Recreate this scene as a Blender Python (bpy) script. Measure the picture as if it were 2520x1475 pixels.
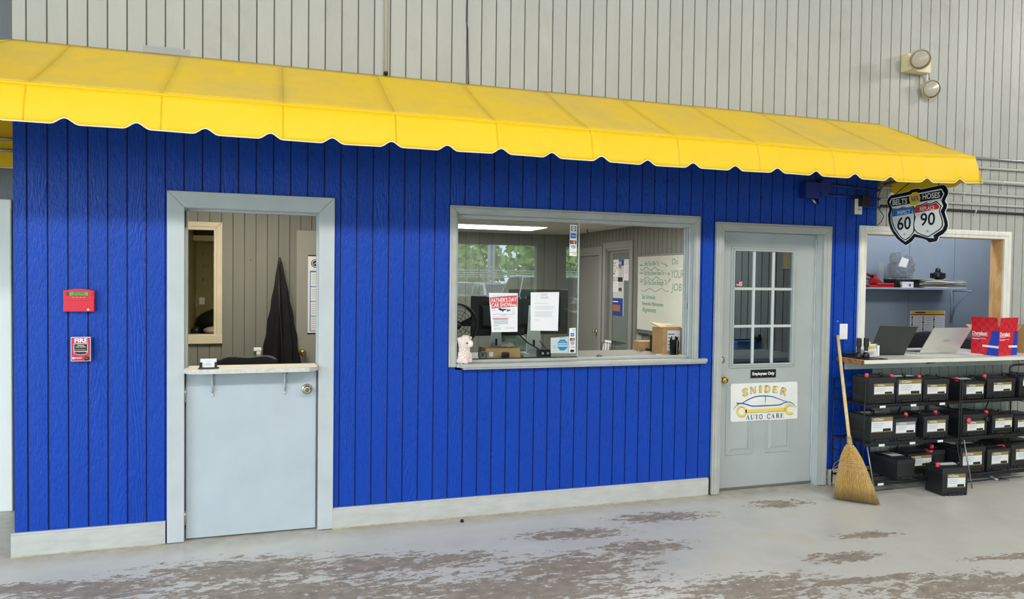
import bpy, bmesh, math, random
from mathutils import Vector, Matrix, Euler

for _o in list(bpy.data.objects):
    bpy.data.objects.remove(_o)
SC = bpy.context.scene
COL = SC.collection
R = math.radians

# ------------------------------------------------------------------ camera
FPX, YAW, PITCH, ROLL = 1800.0, 0.313373, -0.027079, 0.013287
CAM = Vector((1.33251, -4.77545, 1.61121))
_fw = Vector((math.sin(YAW) * math.cos(PITCH), math.cos(YAW) * math.cos(PITCH), math.sin(PITCH)))
_rt = Vector((math.cos(YAW), -math.sin(YAW), 0))
_up = _rt.cross(_fw)
RT = _rt * math.cos(ROLL) + _up * math.sin(ROLL)
UP = _up * math.cos(ROLL) - _rt * math.sin(ROLL)
cam_d = bpy.data.cameras.new('camera')
cam_d.sensor_fit = 'HORIZONTAL'
cam_d.sensor_width = 36.0
cam_d.lens = 36.0 * FPX / 2520.0
cam_d.clip_end = 400
cam = bpy.data.objects.new('camera', cam_d)
COL.objects.link(cam)
_m = Matrix((RT, UP, -_fw)).transposed().to_4x4()
_m.translation = CAM
cam.matrix_world = _m
SC.camera = cam

# ------------------------------------------------------------------ world, lamps, exposure
world = bpy.data.worlds.new('overcast_sky')
SC.world = world
world.use_nodes = True
_bg = world.node_tree.nodes['Background']
_bg.inputs[0].default_value = (0.70, 0.855, 1.0, 1)
_bg.inputs[1].default_value = 17.5


def area_light(name, loc, target, sx, sy, power, col=(1, 1, 1), portal=False):
    d = bpy.data.lights.new(name, 'AREA')
    d.shape = 'RECTANGLE'
    d.size, d.size_y, d.energy, d.color = sx, sy, power, col
    o = bpy.data.objects.new(name, d)
    COL.objects.link(o)
    o.location = loc
    o.rotation_euler = (Vector(target) - Vector(loc)).to_track_quat('-Z', 'Y').to_euler()
    if portal:
        d.cycles.is_portal = True
    return o


# shop lamps under the high ceiling
area_light('shop_lamp', (10.5, -1.9, 4.7), (7.0, -0.4, 2.2), 0.7, 0.16, 112, (1.0, 0.95, 0.86))
area_light('shop_lamp', (6.8, -6.8, 5.2), (6.3, -0.6, 1.2), 2.4, 0.5, 250, (1.0, 0.96, 0.88))
area_light('shop_lamp', (1.8, -6.8, 5.2), (2.0, -0.6, 1.2), 2.4, 0.5, 248, (1.0, 0.96, 0.90))
area_light('shop_lamp', (-2.8, -6.8, 5.2), (-1.8, -0.6, 1.2), 2.4, 0.5, 196, (1.0, 0.97, 0.92))
area_light('nook_lamp', (7.6, 0.34, 2.76), (7.6, 0.9, 1.4), 2.4, 0.15, 34, (0.96, 0.98, 1.0))
# daylight sampling portals in the bay openings
area_light('bay_portal', (-5.98, -5.3, 2.1), (0, -5.3, 2.1), 4.6, 4.2, 1, portal=True)
area_light('bay_portal', (-3.75, -11.98, 2.1), (-3.75, 0, 2.1), 2.5, 4.2, 1, portal=True)

SC.view_settings.view_transform = 'Standard'
SC.view_settings.look = 'None'
SC.view_settings.gamma = 1.0
SC.view_settings.exposure = -0.42
SC.view_settings.use_curve_mapping = False


# ------------------------------------------------------------------ helpers
def ray(x, y):
    return RT * ((x - 1260) / FPX) - UP * ((y - 737.5) / FPX) + _fw


def PY(x, y, Y=0.0):
    d = ray(x, y)
    return CAM + d * ((Y - CAM.y) / d.y)


def PX(x, y, X):
    d = ray(x, y)
    return CAM + d * ((X - CAM.x) / d.x)


def PZ(x, y, Z=0.0):
    d = ray(x, y)
    return CAM + d * ((Z - CAM.z) / d.z)


WM = {}


def _link(o, parent):
    COL.objects.link(o)
    if parent is not None:
        o.parent = parent
    return o


def tag(o, label=None, cat=None, group=None, kind=None):
    if label:
        o['label'] = label
    if cat:
        o['category'] = cat
    if group:
        o['group'] = group
    if kind:
        o['kind'] = kind
    return o


def thing(name, label, cat, loc=(0, 0, 0), rot=(0, 0, 0), group=None, kind=None):
    o = bpy.data.objects.new(name, None)
    o.empty_display_size = 0.05
    _link(o, None)
    o.location = loc
    o.rotation_euler = rot
    WM[o] = Matrix.Translation(Vector(loc)) @ Euler(rot).to_matrix().to_4x4()
    return tag(o, label, cat, group, kind)


def wm(o):
    return WM.get(o, Matrix.Identity(4))


class MB:
    def __init__(s):
        s.v = []
        s.f = []

    def add(s, vs, fs):
        n = len(s.v)
        s.v += [Vector(v) for v in vs]
        s.f += [tuple(i + n for i in f) for f in fs]
        return s

    def box(s, a, b, M=None):
        x0, y0, z0 = a
        x1, y1, z1 = b
        vs = [(x0, y0, z0), (x1, y0, z0), (x1, y1, z0), (x0, y1, z0), (x0, y0, z1), (x1, y0, z1), (x1, y1, z1), (x0, y1, z1)]
        if M is not None:
            vs = [M @ Vector(v) for v in vs]
        return s.add(vs, [(3, 2, 1, 0), (4, 5, 6, 7), (0, 1, 5, 4), (1, 2, 6, 5), (2, 3, 7, 6), (3, 0, 4, 7)])

    def frustum(s, a, b, ix, iy, M=None):
        """box whose top face is inset by ix, iy"""
        x0, y0, z0 = a
        x1, y1, z1 = b
        vs = [(x0, y0, z0), (x1, y0, z0), (x1, y1, z0), (x0, y1, z0), (x0 + ix, y0 + iy, z1), (x1 - ix, y0 + iy, z1), (x1 - ix, y1 - iy, z1), (x0 + ix, y1 - iy, z1)]
        if M is not None:
            vs = [M @ Vector(v) for v in vs]
        return s.add(vs, [(3, 2, 1, 0), (4, 5, 6, 7), (0, 1, 5, 4), (1, 2, 6, 5), (2, 3, 7, 6), (3, 0, 4, 7)])

    def prism(s, pts, off):
        """closed polygon pts (3D) extruded by vector off"""
        n = len(pts)
        off = Vector(off)
        vs = [Vector(p) for p in pts] + [Vector(p) + off for p in pts]
        fs = [tuple(range(n)), tuple(range(2 * n - 1, n - 1, -1))]
        fs += [((i + 1) % n, i, i + n, (i + 1) % n + n) for i in range(n)]
        return s.add(vs, fs)

    def tube(s, pts, r, n=8, cap=True):
        pts = [Vector(p) for p in pts]
        rs = r if isinstance(r, (list, tuple)) else [r] * len(pts)
        vs, fs = [], []
        ref = None
        for i, p in enumerate(pts):
            d = (pts[min(i + 1, len(pts) - 1)] - pts[max(i - 1, 0)]).normalized()
            if ref is None:
                ref = Vector((0, 0, 1)) if abs(d.z) < 0.9 else Vector((1, 0, 0))
            a = (ref - d * ref.dot(d)).normalized()
            ref = a
            b = d.cross(a)
            for k in range(n):
                t = 2 * math.pi * k / n
                vs.append(p + (a * math.cos(t) + b * math.sin(t)) * rs[i])
        for i in range(len(pts) - 1):
            for k in range(n):
                fs.append((i * n + k, i * n + (k + 1) % n, (i + 1) * n + (k + 1) % n, (i + 1) * n + k))
        if cap:
            fs.append(tuple(range(n - 1, -1, -1)))
            fs.append(tuple((len(pts) - 1) * n + k for k in range(n)))
        return s.add(vs, fs)

    def lathe(s, prof, n=20, M=None, cap=True):
        """prof list of (r, h) around local z; M places it"""
        vs, fs = [], []
        for r, h in prof:
            for k in range(n):
                t = 2 * math.pi * k / n
                v = Vector((r * math.cos(t), r * math.sin(t), h))
                vs.append(M @ v if M is not None else v)
        for i in range(len(prof) - 1):
            for k in range(n):
                fs.append((i * n + k, i * n + (k + 1) % n, (i + 1) * n + (k + 1) % n, (i + 1) * n + k))
        if cap:
            fs.append(tuple(range(n - 1, -1, -1)))
            fs.append(tuple((len(prof) - 1) * n + k for k in range(n)))
        return s.add(vs, fs)

    def grid(s, nx, ny, fn):
        vs = [fn(i / nx, j / ny) for j in range(ny + 1) for i in range(nx + 1)]
        fs = [(j * (nx + 1) + i, j * (nx + 1) + i + 1, (j + 1) * (nx + 1) + i + 1, (j + 1) * (nx + 1) + i) for j in range(ny) for i in range(nx)]
        return s.add(vs, fs)

    def ell(s, c, r, nu=14, nv=9):
        c = Vector(c)
        vs, fs = [], []
        for j in range(nv + 1):
            p = math.pi * j / nv
            for i in range(nu):
                t = 2 * math.pi * i / nu
                vs.append(c + Vector((r[0] * math.sin(p) * math.cos(t), r[1] * math.sin(p) * math.sin(t), r[2] * math.cos(p))))
        for j in range(nv):
            for i in range(nu):
                fs.append((j * nu + i, (j + 1) * nu + i, (j + 1) * nu + (i + 1) % nu, j * nu + (i + 1) % nu))
        return s.add(vs, fs)

    def build(s, name, mat, parent=None, smooth=False, bevel=0, solid=0, label=None, loc=None, fixn=True, seg=2):
        me = bpy.data.meshes.new(name)
        o = bpy.data.objects.new(name, me)
        if parent is None:
            if loc is None:
                xs = [v.x for v in s.v]
                ys = [v.y for v in s.v]
                zs = [v.z for v in s.v]
                loc = Vector(((min(xs) + max(xs)) / 2, (min(ys) + max(ys)) / 2, min(zs)))
            M = Matrix.Translation(Vector(loc))
            o.location = loc
            WM[o] = M
        else:
            M = wm(parent)
            WM[o] = M
        inv = M.inverted()
        me.from_pydata([inv @ v for v in s.v], [], s.f)
        if fixn:
            bm = bmesh.new()
            bm.from_mesh(me)
            bmesh.ops.recalc_face_normals(bm, faces=bm.faces)
            bm.to_mesh(me)
            bm.free()
        if mat is not None:
            for m_ in (mat if isinstance(mat, (list, tuple)) else [mat]):
                me.materials.append(m_)
        if smooth:
            for p in me.polygons:
                p.use_smooth = True
        if solid:
            md = o.modifiers.new('solid', 'SOLIDIFY')
            md.thickness = solid
            md.offset = 0
        if bevel:
            md = o.modifiers.new('bevel', 'BEVEL')
            md.width = bevel
            md.segments = seg
            md.limit_method = 'ANGLE'
        _link(o, parent)
        if label:
            o['label'] = label
        return o


def bx(a, b):
    return MB().box(a, b)


def tagb(mb, name, mat, label, cat, group=None, **k):
    return tag(mb.build(name, mat, None, **k), label, cat, group)


def struct(mb, name, mat, label, cat, **k):
    return tag(mb.build(name, mat, None, **k), label, cat, None, 'structure')


def copy_tree(o, parent=None, loc=None):
    c = o.copy()
    COL.objects.link(c)
    c.parent = parent
    if loc is not None:
        c.location = loc
    for ch in o.children:
        copy_tree(ch, c)
    return c


FR = Matrix(((1, 0, 0), (0, 0, -1), (0, 1, 0)))            # text facing -Y
FL = Matrix(((0, 0, -1), (-1, 0, 0), (0, 1, 0)))           # text facing -X (reads towards -Y)


FIT = {}


def text(body, size, loc, mat, parent, basis=FR, fit=None, name='lettering', align='CENTER', xs=1.0, roll=0.0, ext=0.0003, bold=0.0, shear=0.0, space=1.0):
    c = bpy.data.curves.new(name, 'FONT')
    c.body = body
    c.size = size
    c.align_x = align
    c.align_y = 'CENTER'
    c.extrude = ext
    c.offset = bold
    c.shear = shear
    c.space_character = space
    c.resolution_u = 3
    c.materials.append(mat)
    o = bpy.data.objects.new(name, c)
    M = basis.to_4x4() @ Matrix.Rotation(roll, 4, 'Z') @ Matrix.Diagonal((xs, 1, 1, 1))
    M.translation = Vector(loc)
    o.matrix_local = (wm(parent).inverted() @ M) if parent is not None else M
    _link(o, parent)
    WM[o] = M
    if fit:
        FIT[o] = fit
    return o


# ------------------------------------------------------------------ materials
def lin(c):
    c = c / 255.0
    return c / 12.92 if c <= 0.04045 else ((c + 0.055) / 1.055) ** 2.4


def rgb(r, g, b):
    return (lin(r), lin(g), lin(b), 1.0)


class NT:
    def __init__(s, mat):
        s.t = mat.node_tree
        s.n = s.t.nodes
        s.bsdf = s.n['Principled BSDF']

    def node(s, typ, **kw):
        n = s.n.new(typ)
        for k, v in kw.items():
            setattr(n, k, v)
        return n

    def l(s, a, b):
        s.t.links.new(a, b)

    def val(s, sock, v):
        if hasattr(v, 'is_linked') or hasattr(v, 'links'):
            s.l(v, sock)
        else:
            sock.default_value = v

    def math(s, op, a, b=0.0, c=None, clamp=False):
        n = s.node('ShaderNodeMath', operation=op, use_clamp=clamp)
        s.val(n.inputs[0], a)
        s.val(n.inputs[1], b)
        if c is not None:
            s.val(n.inputs[2], c)
        return n.outputs[0]

    def coord(s, scale=(1, 1, 1), rnd=False, space='Object'):
        tc = s.node('ShaderNodeTexCoord')
        mp = s.node('ShaderNodeMapping')
        mp.inputs['Scale'].default_value = scale
        s.l(tc.outputs[space], mp.inputs['Vector'])
        out = mp.outputs[0]
        if rnd:
            oi = s.node('ShaderNodeObjectInfo')
            va = s.node('ShaderNodeVectorMath', operation='SCALE')
            va.inputs[0].default_value = (37.0, 11.0, 53.0)
            s.l(oi.outputs['Random'], va.inputs['Scale'])
            ad = s.node('ShaderNodeVectorMath', operation='ADD')
            s.l(out, ad.inputs[0])
            s.l(va.outputs[0], ad.inputs[1])
            out = ad.outputs[0]
        return out

    def noise(s, vec, scale, detail=3.0, rough=0.55, dist=0.0):
        n = s.node('ShaderNodeTexNoise')
        n.inputs['Scale'].default_value = scale
        n.inputs['Detail'].default_value = detail
        n.inputs['Roughness'].default_value = rough
        n.inputs['Distortion'].default_value = dist
        s.l(vec, n.inputs['Vector'])
        return n.outputs['Fac']

    def ramp(s, fac, stops):
        n = s.node('ShaderNodeValToRGB')
        e = n.color_ramp.elements
        while len(e) < len(stops):
            e.new(0.5)
        for i, (p, c) in enumerate(stops):
            e[i].position = p
            e[i].color = c if len(c) == 4 else (*c, 1)
        s.l(fac, n.inputs[0])
        return n.outputs[0]

    def mix(s, fac, a, b, mode='MIX'):
        n = s.node('ShaderNodeMix', data_type='RGBA', blend_type=mode)
        s.val(n.inputs[0], fac)
        s.val(n.inputs[6], a)
        s.val(n.inputs[7], b)
        return n.outputs[2]

    def bump(s, h, strength=0.3, dist=0.003):
        n = s.node('ShaderNodeBump')
        n.inputs['Strength'].default_value = strength
        n.inputs['Distance'].default_value = dist
        s.l(h, n.inputs['Height'])
        s.l(n.outputs[0], s.bsdf.inputs['Normal'])


MATS = {}


def pm(name, c, rough=0.5, metal=0.0, var=0.0, vscale=6.0, bump=0.0, bscale=60.0, bdist=0.002, stretch=(1, 1, 1), spec=0.5, coat=0.0):
    """plain painted / plastic / metal material with a little procedural mottling and relief"""
    if name in MATS:
        return MATS[name]
    m = bpy.data.materials.new(name)
    m.use_nodes = True
    nt = NT(m)
    b = nt.bsdf
    b.inputs['Base Color'].default_value = rgb(*c)
    b.inputs['Roughness'].default_value = rough
    b.inputs['Metallic'].default_value = metal
    b.inputs['Specular IOR Level'].default_value = spec
    b.inputs['Coat Weight'].default_value = coat
    vec = nt.coord(stretch)
    base = rgb(*c)
    f = nt.noise(vec, vscale, 4.0)
    v = max(var, 0.02)
    lo = tuple(x * (1 - v) for x in base[:3])
    hi = tuple(min(1, x * (1 + v)) for x in base[:3])
    nt.l(nt.ramp(f, [(0.3, lo), (0.7, hi)]), b.inputs['Base Color'])
    if bump:
        nt.bump(nt.noise(vec, bscale, 3.0), bump, bdist)
    MATS[name] = m
    return m


def emit(name, c, strength):
    m = bpy.data.materials.new(name)
    m.use_nodes = True
    b = m.node_tree.nodes['Principled BSDF']
    b.inputs['Base Color'].default_value = rgb(*c)
    b.inputs['Emission Color'].default_value = rgb(*c)
    b.inputs['Emission Strength'].default_value = strength
    return m


def siding(name, c, rough=0.42, strength=0.5, wear=None, dirt=None):
    """painted plywood siding embossed with cedar grain; grain differs from board to board"""
    m = bpy.data.materials.new(name)
    m.use_nodes = True
    nt = NT(m)
    b = nt.bsdf
    vec = nt.coord((1, 1, 0.16), rnd=True)
    n2 = nt.noise(vec, 7.5, 2.0, 0.5, 0.4)
    rings = nt.math('SINE', nt.math('MULTIPLY', n2, 105.0))
    rings = nt.math('MULTIPLY_ADD', rings, 0.5, 0.5)
    msk = nt.noise(vec, 4.0, 1.0)
    msk = nt.math('MULTIPLY', nt.math('SUBTRACT', msk, 0.50), 6.0, clamp=True)
    fine = nt.noise(nt.coord((1, 1, 0.30), rnd=True), 150.0, 3.0, 0.6, 0.3)
    lump = nt.noise(nt.coord((1, 1, 0.5), rnd=True), 45.0, 2.0)
    h = nt.math('ADD', nt.math('MULTIPLY', rings, nt.math('MULTIPLY_ADD', msk, 0.36, 0.04)), nt.math('ADD', nt.math('MULTIPLY', fine, 0.85), nt.math('MULTIPLY', lump, 0.75)))
    nt.bump(h, strength, 0.0042)
    b.inputs['Specular IOR Level'].default_value = 0.30
    base = rgb(*c)
    big = nt.noise(nt.coord((1, 1, 0.4), rnd=True), 3.0, 4.0)
    v = 0.06
    col = nt.ramp(big, [(0.3, tuple(x * (1 - v) for x in base[:3])), (0.7, tuple(x * (1 + v) for x in base[:3]))])
    if dirt:
        w = nt.node('ShaderNodeTexCoord')
        g = nt.node('ShaderNodeNewGeometry')
        d = nt.noise(g.outputs['Position'], 2.2, 6.0, 0.65)
        d = nt.math('MULTIPLY', nt.math('SUBTRACT', d, 0.56), 4.0, clamp=True)
        col = nt.mix(nt.math('MULTIPLY', d, 0.6), col, rgb(*dirt))
    if wear:
        g = nt.node('ShaderNodeNewGeometry')
        d = nt.noise(g.outputs['Position'], 24.0, 5.0, 0.7)
        d = nt.math('MULTIPLY', nt.math('SUBTRACT', d, 0.745), 40.0, clamp=True)
        col = nt.mix(d, col, rgb(*wear))
    nt.l(col, b.inputs['Base Color'])
    nt.l(nt.math('MULTIPLY_ADD', lump, 0.25, rough - 0.12), b.inputs['Roughness'])
    return m


M_BLUE = siding('blue_siding', (7, 64, 172), 0.30, 0.95, wear=(170, 180, 200))
M_GREY = siding('grey_siding', (174, 176, 172), 0.5, 0.6, dirt=(150, 146, 132))
M_GREY2 = siding('dark_grey_siding', (120, 124, 130), 0.5, 0.4)
M_INGREY = siding('office_siding', (132, 133, 127), 0.38, 0.5)
M_GROOVE = pm('groove_blue', (14, 30, 92), 0.6)
M_GROOVEG = pm('groove_grey', (112, 112, 106), 0.7)
M_GROOVEI = pm('groove_office', (92, 92, 88), 0.7)
M_TRIM = pm('trim_paint_daylit', (190, 196, 200), 0.42, var=0.06, vscale=5, bump=0.08, bscale=40)  # trim paint with the bluish daylight from the left put into its colour
M_TRIMW = pm('trim_paint_dim', (176, 178, 175), 0.36, var=0.07, vscale=8, bump=0.1, bscale=60, stretch=(1, 1, 1))  # the same trim paint, toned as it looks away from the daylight
M_DOOR = pm('door_paint', (182, 192, 200), 0.4, var=0.05, vscale=4, bump=0.05, bscale=200)
M_DOOR2 = pm('door_paint_steel', (172, 178, 178), 0.42, var=0.05, vscale=4, bump=0.08, bscale=260)
M_BASE = pm('baseboard_paint', (190, 190, 186), 0.5, var=0.09, vscale=7, bump=0.25, bscale=30, stretch=(1, 1, 3))
M_DARK = pm('dark_gap', (28, 26, 24), 0.8)
M_WHITE = pm('white_paint', (238, 240, 240), 0.4, var=0.02)
M_CREAM = pm('cream_trim', (214, 204, 180), 0.4, var=0.05)
M_WTRIM = pm('whitewashed_trim', (232, 230, 222), 0.5, var=0.09, vscale=12, stretch=(3, 1, 0.4))
M_STEEL = pm('galvanised_tube', (168, 170, 170), 0.35, 0.9, var=0.1)
M_SATIN = pm('satin_nickel', (190, 180, 160), 0.28, 1.0)
M_BRASS = pm('brass', (206, 170, 90), 0.2, 1.0)
M_BLACK = pm('black_plastic', (28, 28, 30), 0.42, bump=0.1, bscale=300)
M_BLACKM = pm('black_wire', (26, 26, 28), 0.4, 0.3)
M_RED = pm('red_plastic', (214, 36, 62), 0.35)
M_REDCAP = pm('red_cap', (240, 74, 92), 0.4)
M_PAPER = pm('white_paper', (236, 236, 240), 0.6)
M_INK = pm('black_ink', (30, 30, 34), 0.6)
M_GREYINK = pm('grey_ink', (128, 130, 138), 0.6)
M_CARD = pm('cardboard', (190, 152, 108), 0.7, var=0.08, vscale=14)
M_GOLD = pm('gold_label', (142, 124, 72), 0.5)
M_LABEL = pm('label_white', (226, 228, 230), 0.4)
M_SILVER = pm('silver_plastic', (200, 202, 200), 0.35, 0.4)
M_PBLUE = pm('blue_painted_metal', (16, 40, 128), 0.42, bump=0.1, bscale=80)
M_CREAMPL = pm('cream_plastic', (226, 216, 178), 0.45)
M_OLIVE = pm('olive_wall', (150, 144, 104), 0.6, var=0.04)
M_CEIL = pm('ceiling_tile', (196, 192, 180), 0.8, var=0.05, vscale=40)
M_NOOK = pm('slate_blue_panel', (144, 158, 176), 0.5, var=0.05, vscale=3, bump=0.06, bscale=120)
M_SHOP = pm('shop_wall', (150, 149, 144), 0.7, var=0.08)


def glass_mat(name, tint=(1, 1, 1), rough=0.0, ior=1.5):
    m = bpy.data.materials.new(name)
    m.use_nodes = True
    nt = NT(m)
    out = nt.n['Material Output']
    nt.n.remove(nt.bsdf)
    g = nt.node('ShaderNodeBsdfGlossy')
    g.inputs['Roughness'].default_value = rough
    t = nt.node('ShaderNodeBsdfTransparent')
    t.inputs[0].default_value = (*tint, 1)
    ge = nt.node('ShaderNodeNewGeometry')
    dt = nt.node('ShaderNodeVectorMath', operation='DOT_PRODUCT')
    nt.l(ge.outputs['Incoming'], dt.inputs[0])
    nt.l(ge.outputs['Normal'], dt.inputs[1])
    f0 = ((ior - 1) / (ior + 1)) ** 2
    inv = nt.math('SUBTRACT', 1.0, nt.math('ABSOLUTE', dt.outputs['Value']), clamp=True)
    fac = nt.math('MULTIPLY_ADD', nt.math('POWER', inv, 5.0), 1 - f0, f0)
    mx = nt.node('ShaderNodeMixShader')
    nt.l(fac, mx.inputs[0])
    nt.l(t.outputs[0], mx.inputs[1])
    nt.l(g.outputs[0], mx.inputs[2])
    nt.l(mx.outputs[0], out.inputs[0])
    return m


M_GLASS = glass_mat('window_glass', (0.93, 0.96, 0.95))
M_GLASS2 = glass_mat('door_glass', (0.54, 0.60, 0.65))  # tint puts the dim room and dark reflections into the pane colour
M_LENS = pm('lamp_lens', (206, 202, 192), 0.08, bump=0.5, bscale=90, bdist=0.004, stretch=(1, 1, 0.1), spec=0.9)
M_LENS.node_tree.nodes['Principled BSDF'].inputs['Alpha'].default_value = 0.6


def yellow_mat(name, c, dust, dcol):
    m = bpy.data.materials.new(name)
    m.use_nodes = True
    nt = NT(m)
    b = nt.bsdf
    g = nt.node('ShaderNodeNewGeometry')
    big = nt.noise(g.outputs['Position'], 1.7, 6.0, 0.6)
    st = nt.math('MULTIPLY', nt.math('SUBTRACT', big, 0.40), 3.0, clamp=True)
    base = rgb(*c)
    col = nt.mix(nt.math('MULTIPLY', st, dust), base, rgb(*dcol))
    sp = nt.noise(g.outputs['Position'], 26.0, 4.0, 0.6)
    sp = nt.math('MULTIPLY', nt.math('SUBTRACT', sp, 0.73), 14.0, clamp=True)
    col = nt.mix(nt.math('MULTIPLY', sp, dust), col, rgb(150, 118, 62))
    nt.l(col, b.inputs['Base Color'])
    b.inputs['Roughness'].default_value = 0.55
    w = nt.noise(g.outputs['Position'], 4.0, 3.0)
    nt.bump(nt.math('ADD', nt.math('MULTIPLY', w, 3.0), nt.noise(g.outputs['Position'], 300.0, 1.0)), 0.25, 0.004)
    out = nt.n['Material Output']
    tr = nt.node('ShaderNodeBsdfTranslucent')
    nt.l(col, tr.inputs[0])
    mx = nt.node('ShaderNodeMixShader')
    mx.inputs[0].default_value = 0.06
    nt.l(b.outputs[0], mx.inputs[1])
    nt.l(tr.outputs[0], mx.inputs[2])
    nt.l(mx.outputs[0], out.inputs[0])
    return m


M_YTOP = yellow_mat('awning_fabric_dusty', (252, 212, 40), 0.7, (222, 196, 112))
M_YVAL = yellow_mat('awning_fabric', (246, 204, 6), 0.12, (230, 190, 40))
M_PIPING = pm('white_piping', (238, 234, 214), 0.6)


def floor_mat():
    m = bpy.data.materials.new('worn_painted_concrete')
    m.use_nodes = True
    nt = NT(m)
    b = nt.bsdf
    g = nt.node('ShaderNodeNewGeometry')
    pos = g.outputs['Position']
    # streaked wear: texture space turned to run along the traffic direction
    mp = nt.node('ShaderNodeMapping')
    mp.inputs['Rotation'].default_value = (0, 0, R(-14))
    mp.inputs['Scale'].default_value = (1.0, 2.3, 1.0)
    nt.l(pos, mp.inputs['Vector'])
    v = mp.outputs[0]
    edge = nt.noise(v, 9.0, 8.0, 0.68, 0.25)
    # places where the paint has worn through
    blobs = [(1.15, -0.56, 0.62, 0.20), (0.45, -0.62, 0.55, 0.16), (1.85, -0.68, 0.5, 0.17), (2.3, -0.72, 0.35, 0.12), (3.15, -0.52, 0.42, 0.10),
             (3.85, -0.37, 0.42, 0.10), (4.85, -0.34, 0.28, 0.10), (2.95, -1.02, 0.5, 0.22), (2.5, -1.25, 0.9, 0.28), (1.35, -1.0, 1.1, 0.30), (3.75, -1.55, 0.6, 0.18),
             (4.9, -1.85, 0.75, 0.16), (4.55, -1.32, 0.3, 0.08), (4.95, -1.05, 0.25, 0.06), (0.1, -0.5, 0.5, 0.08), (3.45, -0.85, 0.35, 0.12), (4.35, -1.62, 0.7, 0.05), (5.6, -1.6, 0.5, 0.04), (0.5, -1.1, 1.0, 0.3), (2.0, -2.2, 4.0, 0.6)]
    tot = None
    for (cx, cy, rx, ry) in blobs:
        q = nt.node('ShaderNodeMapping', vector_type='TEXTURE')
        q.inputs['Location'].default_value = (cx, cy, 0)
        q.inputs['Rotation'].default_value = (0, 0, R(-6))
        q.inputs['Scale'].default_value = (rx * 1.5, ry * 1.7, 1)
        nt.l(pos, q.inputs['Vector'])
        gr = nt.node('ShaderNodeTexGradient', gradient_type='SPHERICAL')
        nt.l(q.outputs[0], gr.inputs[0])
        tot = gr.outputs['Fac'] if tot is None else nt.math('MAXIMUM', tot, gr.outputs['Fac'])
    fl = nt.noise(v, 26.0, 6.0, 0.7)
    s = nt.math('ADD', nt.math('MULTIPLY', nt.math('SUBTRACT', edge, 0.5), 1.25), nt.math('MULTIPLY', nt.math('SUBTRACT', fl, 0.5), 0.75))
    s = nt.math('ADD', s, nt.math('MULTIPLY', nt.math('POWER', tot, 0.6), 0.62))
    wear = nt.math('MULTIPLY', nt.math('SUBTRACT', s, 0.40), 30.0, clamp=True)
    cl = nt.noise(pos, 2.5, 5.0)
    paint = nt.ramp(cl, [(0.3, rgb(198, 198, 193)), (0.55, rgb(210, 210, 205)), (0.75, rgb(206, 202, 188))])
    haze = nt.noise(v, 3.2, 5.0, 0.6)
    paint = nt.mix(nt.math('MULTIPLY', nt.math('SUBTRACT', haze, 0.5), 1.6, clamp=True), paint, rgb(216, 218, 218))
    bare = nt.ramp(nt.noise(pos, 14.0, 5.0), [(0.3, rgb(138, 128, 118)), (0.7, rgb(168, 158, 147))])
    col = nt.mix(wear, paint, bare)
    # grime along the foot of the wall
    sx = nt.node('ShaderNodeSeparateXYZ')
    nt.l(pos, sx.inputs[0])
    near = nt.math('MULTIPLY_ADD', sx.outputs[1], 6.0, 1.35, clamp=True)
    gr = nt.math('MULTIPLY', near, nt.noise(pos, 11.0, 5.0))
    col = nt.mix(nt.math('MULTIPLY', gr, 0.9), col, rgb(138, 126, 100))
    nt.l(col, b.inputs['Base Color'])
    nt.l(nt.math('MULTIPLY_ADD', wear, 0.25, nt.math('MULTIPLY_ADD', cl, 0.15, 0.30)), b.inputs['Roughness'])
    nt.bump(nt.math('SUBTRACT', nt.math('MULTIPLY', nt.noise(pos, 5.0, 3.0), 0.6), nt.math('MULTIPLY', wear, 0.35)), 0.25, 0.003)
    return m


M_FLOOR = floor_mat()


def wood_mat(name, c0, c1, scale=14.0, axis=(1, 1, 0.1), rough=0.5):
    m = bpy.data.materials.new(name)
    m.use_nodes = True
    nt = NT(m)
    v = nt.coord(axis, rnd=True)
    n = nt.noise(v, scale, 5.0, 0.6, 0.6)
    r = nt.math('MULTIPLY_ADD', nt.math('SINE', nt.math('MULTIPLY', n, 30.0)), 0.5, 0.5)
    nt.l(nt.ramp(r, [(0.1, rgb(*c0)), (0.9, rgb(*c1))]), nt.bsdf.inputs['Base Color'])
    nt.bsdf.inputs['Roughness'].default_value = rough
    return m


M_PINE = wood_mat('raw_pine', (206, 160, 104), (224, 184, 132))
M_BLOCK = wood_mat('rough_wood_block', (132, 78, 42), (182, 116, 66), 10, (0.1, 1, 1))
M_HANDLE = wood_mat('broom_handle_wood', (222, 190, 130), (236, 208, 152), 12, (1, 1, 0.06), 0.35)
M_SHELFW = wood_mat('bare_shelf_wood', (196, 188, 170), (214, 208, 194), 8, (0.15, 1, 1))
M_COUNTER = pm('white_worktop', (226, 226, 220), 0.35, var=0.05, vscale=9, stretch=(0.2, 1, 1))

# ================================================================== STRUCTURE
S = 0.1016                      # siding groove spacing
AWZ = 2.914                     # where the awning meets the wall
BLUE_X = 59 * S
GAP = 0.0042
D1 = (0.815, 1.595, 0.0, 2.015)
W1 = (2.492, 4.290, 1.000, 2.045)
D2 = (4.545, 5.462, 0.0, 2.003)
NK = (5.887, 7.385, 0.985, 2.020)
OPEN = [D1, W1, D2, NK]

struct(bx((-6, -12, -0.1), (15, 10, 0)), 'floor', M_FLOOR, 'worn grey painted concrete shop floor with bare brown patches', 'floor')


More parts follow.
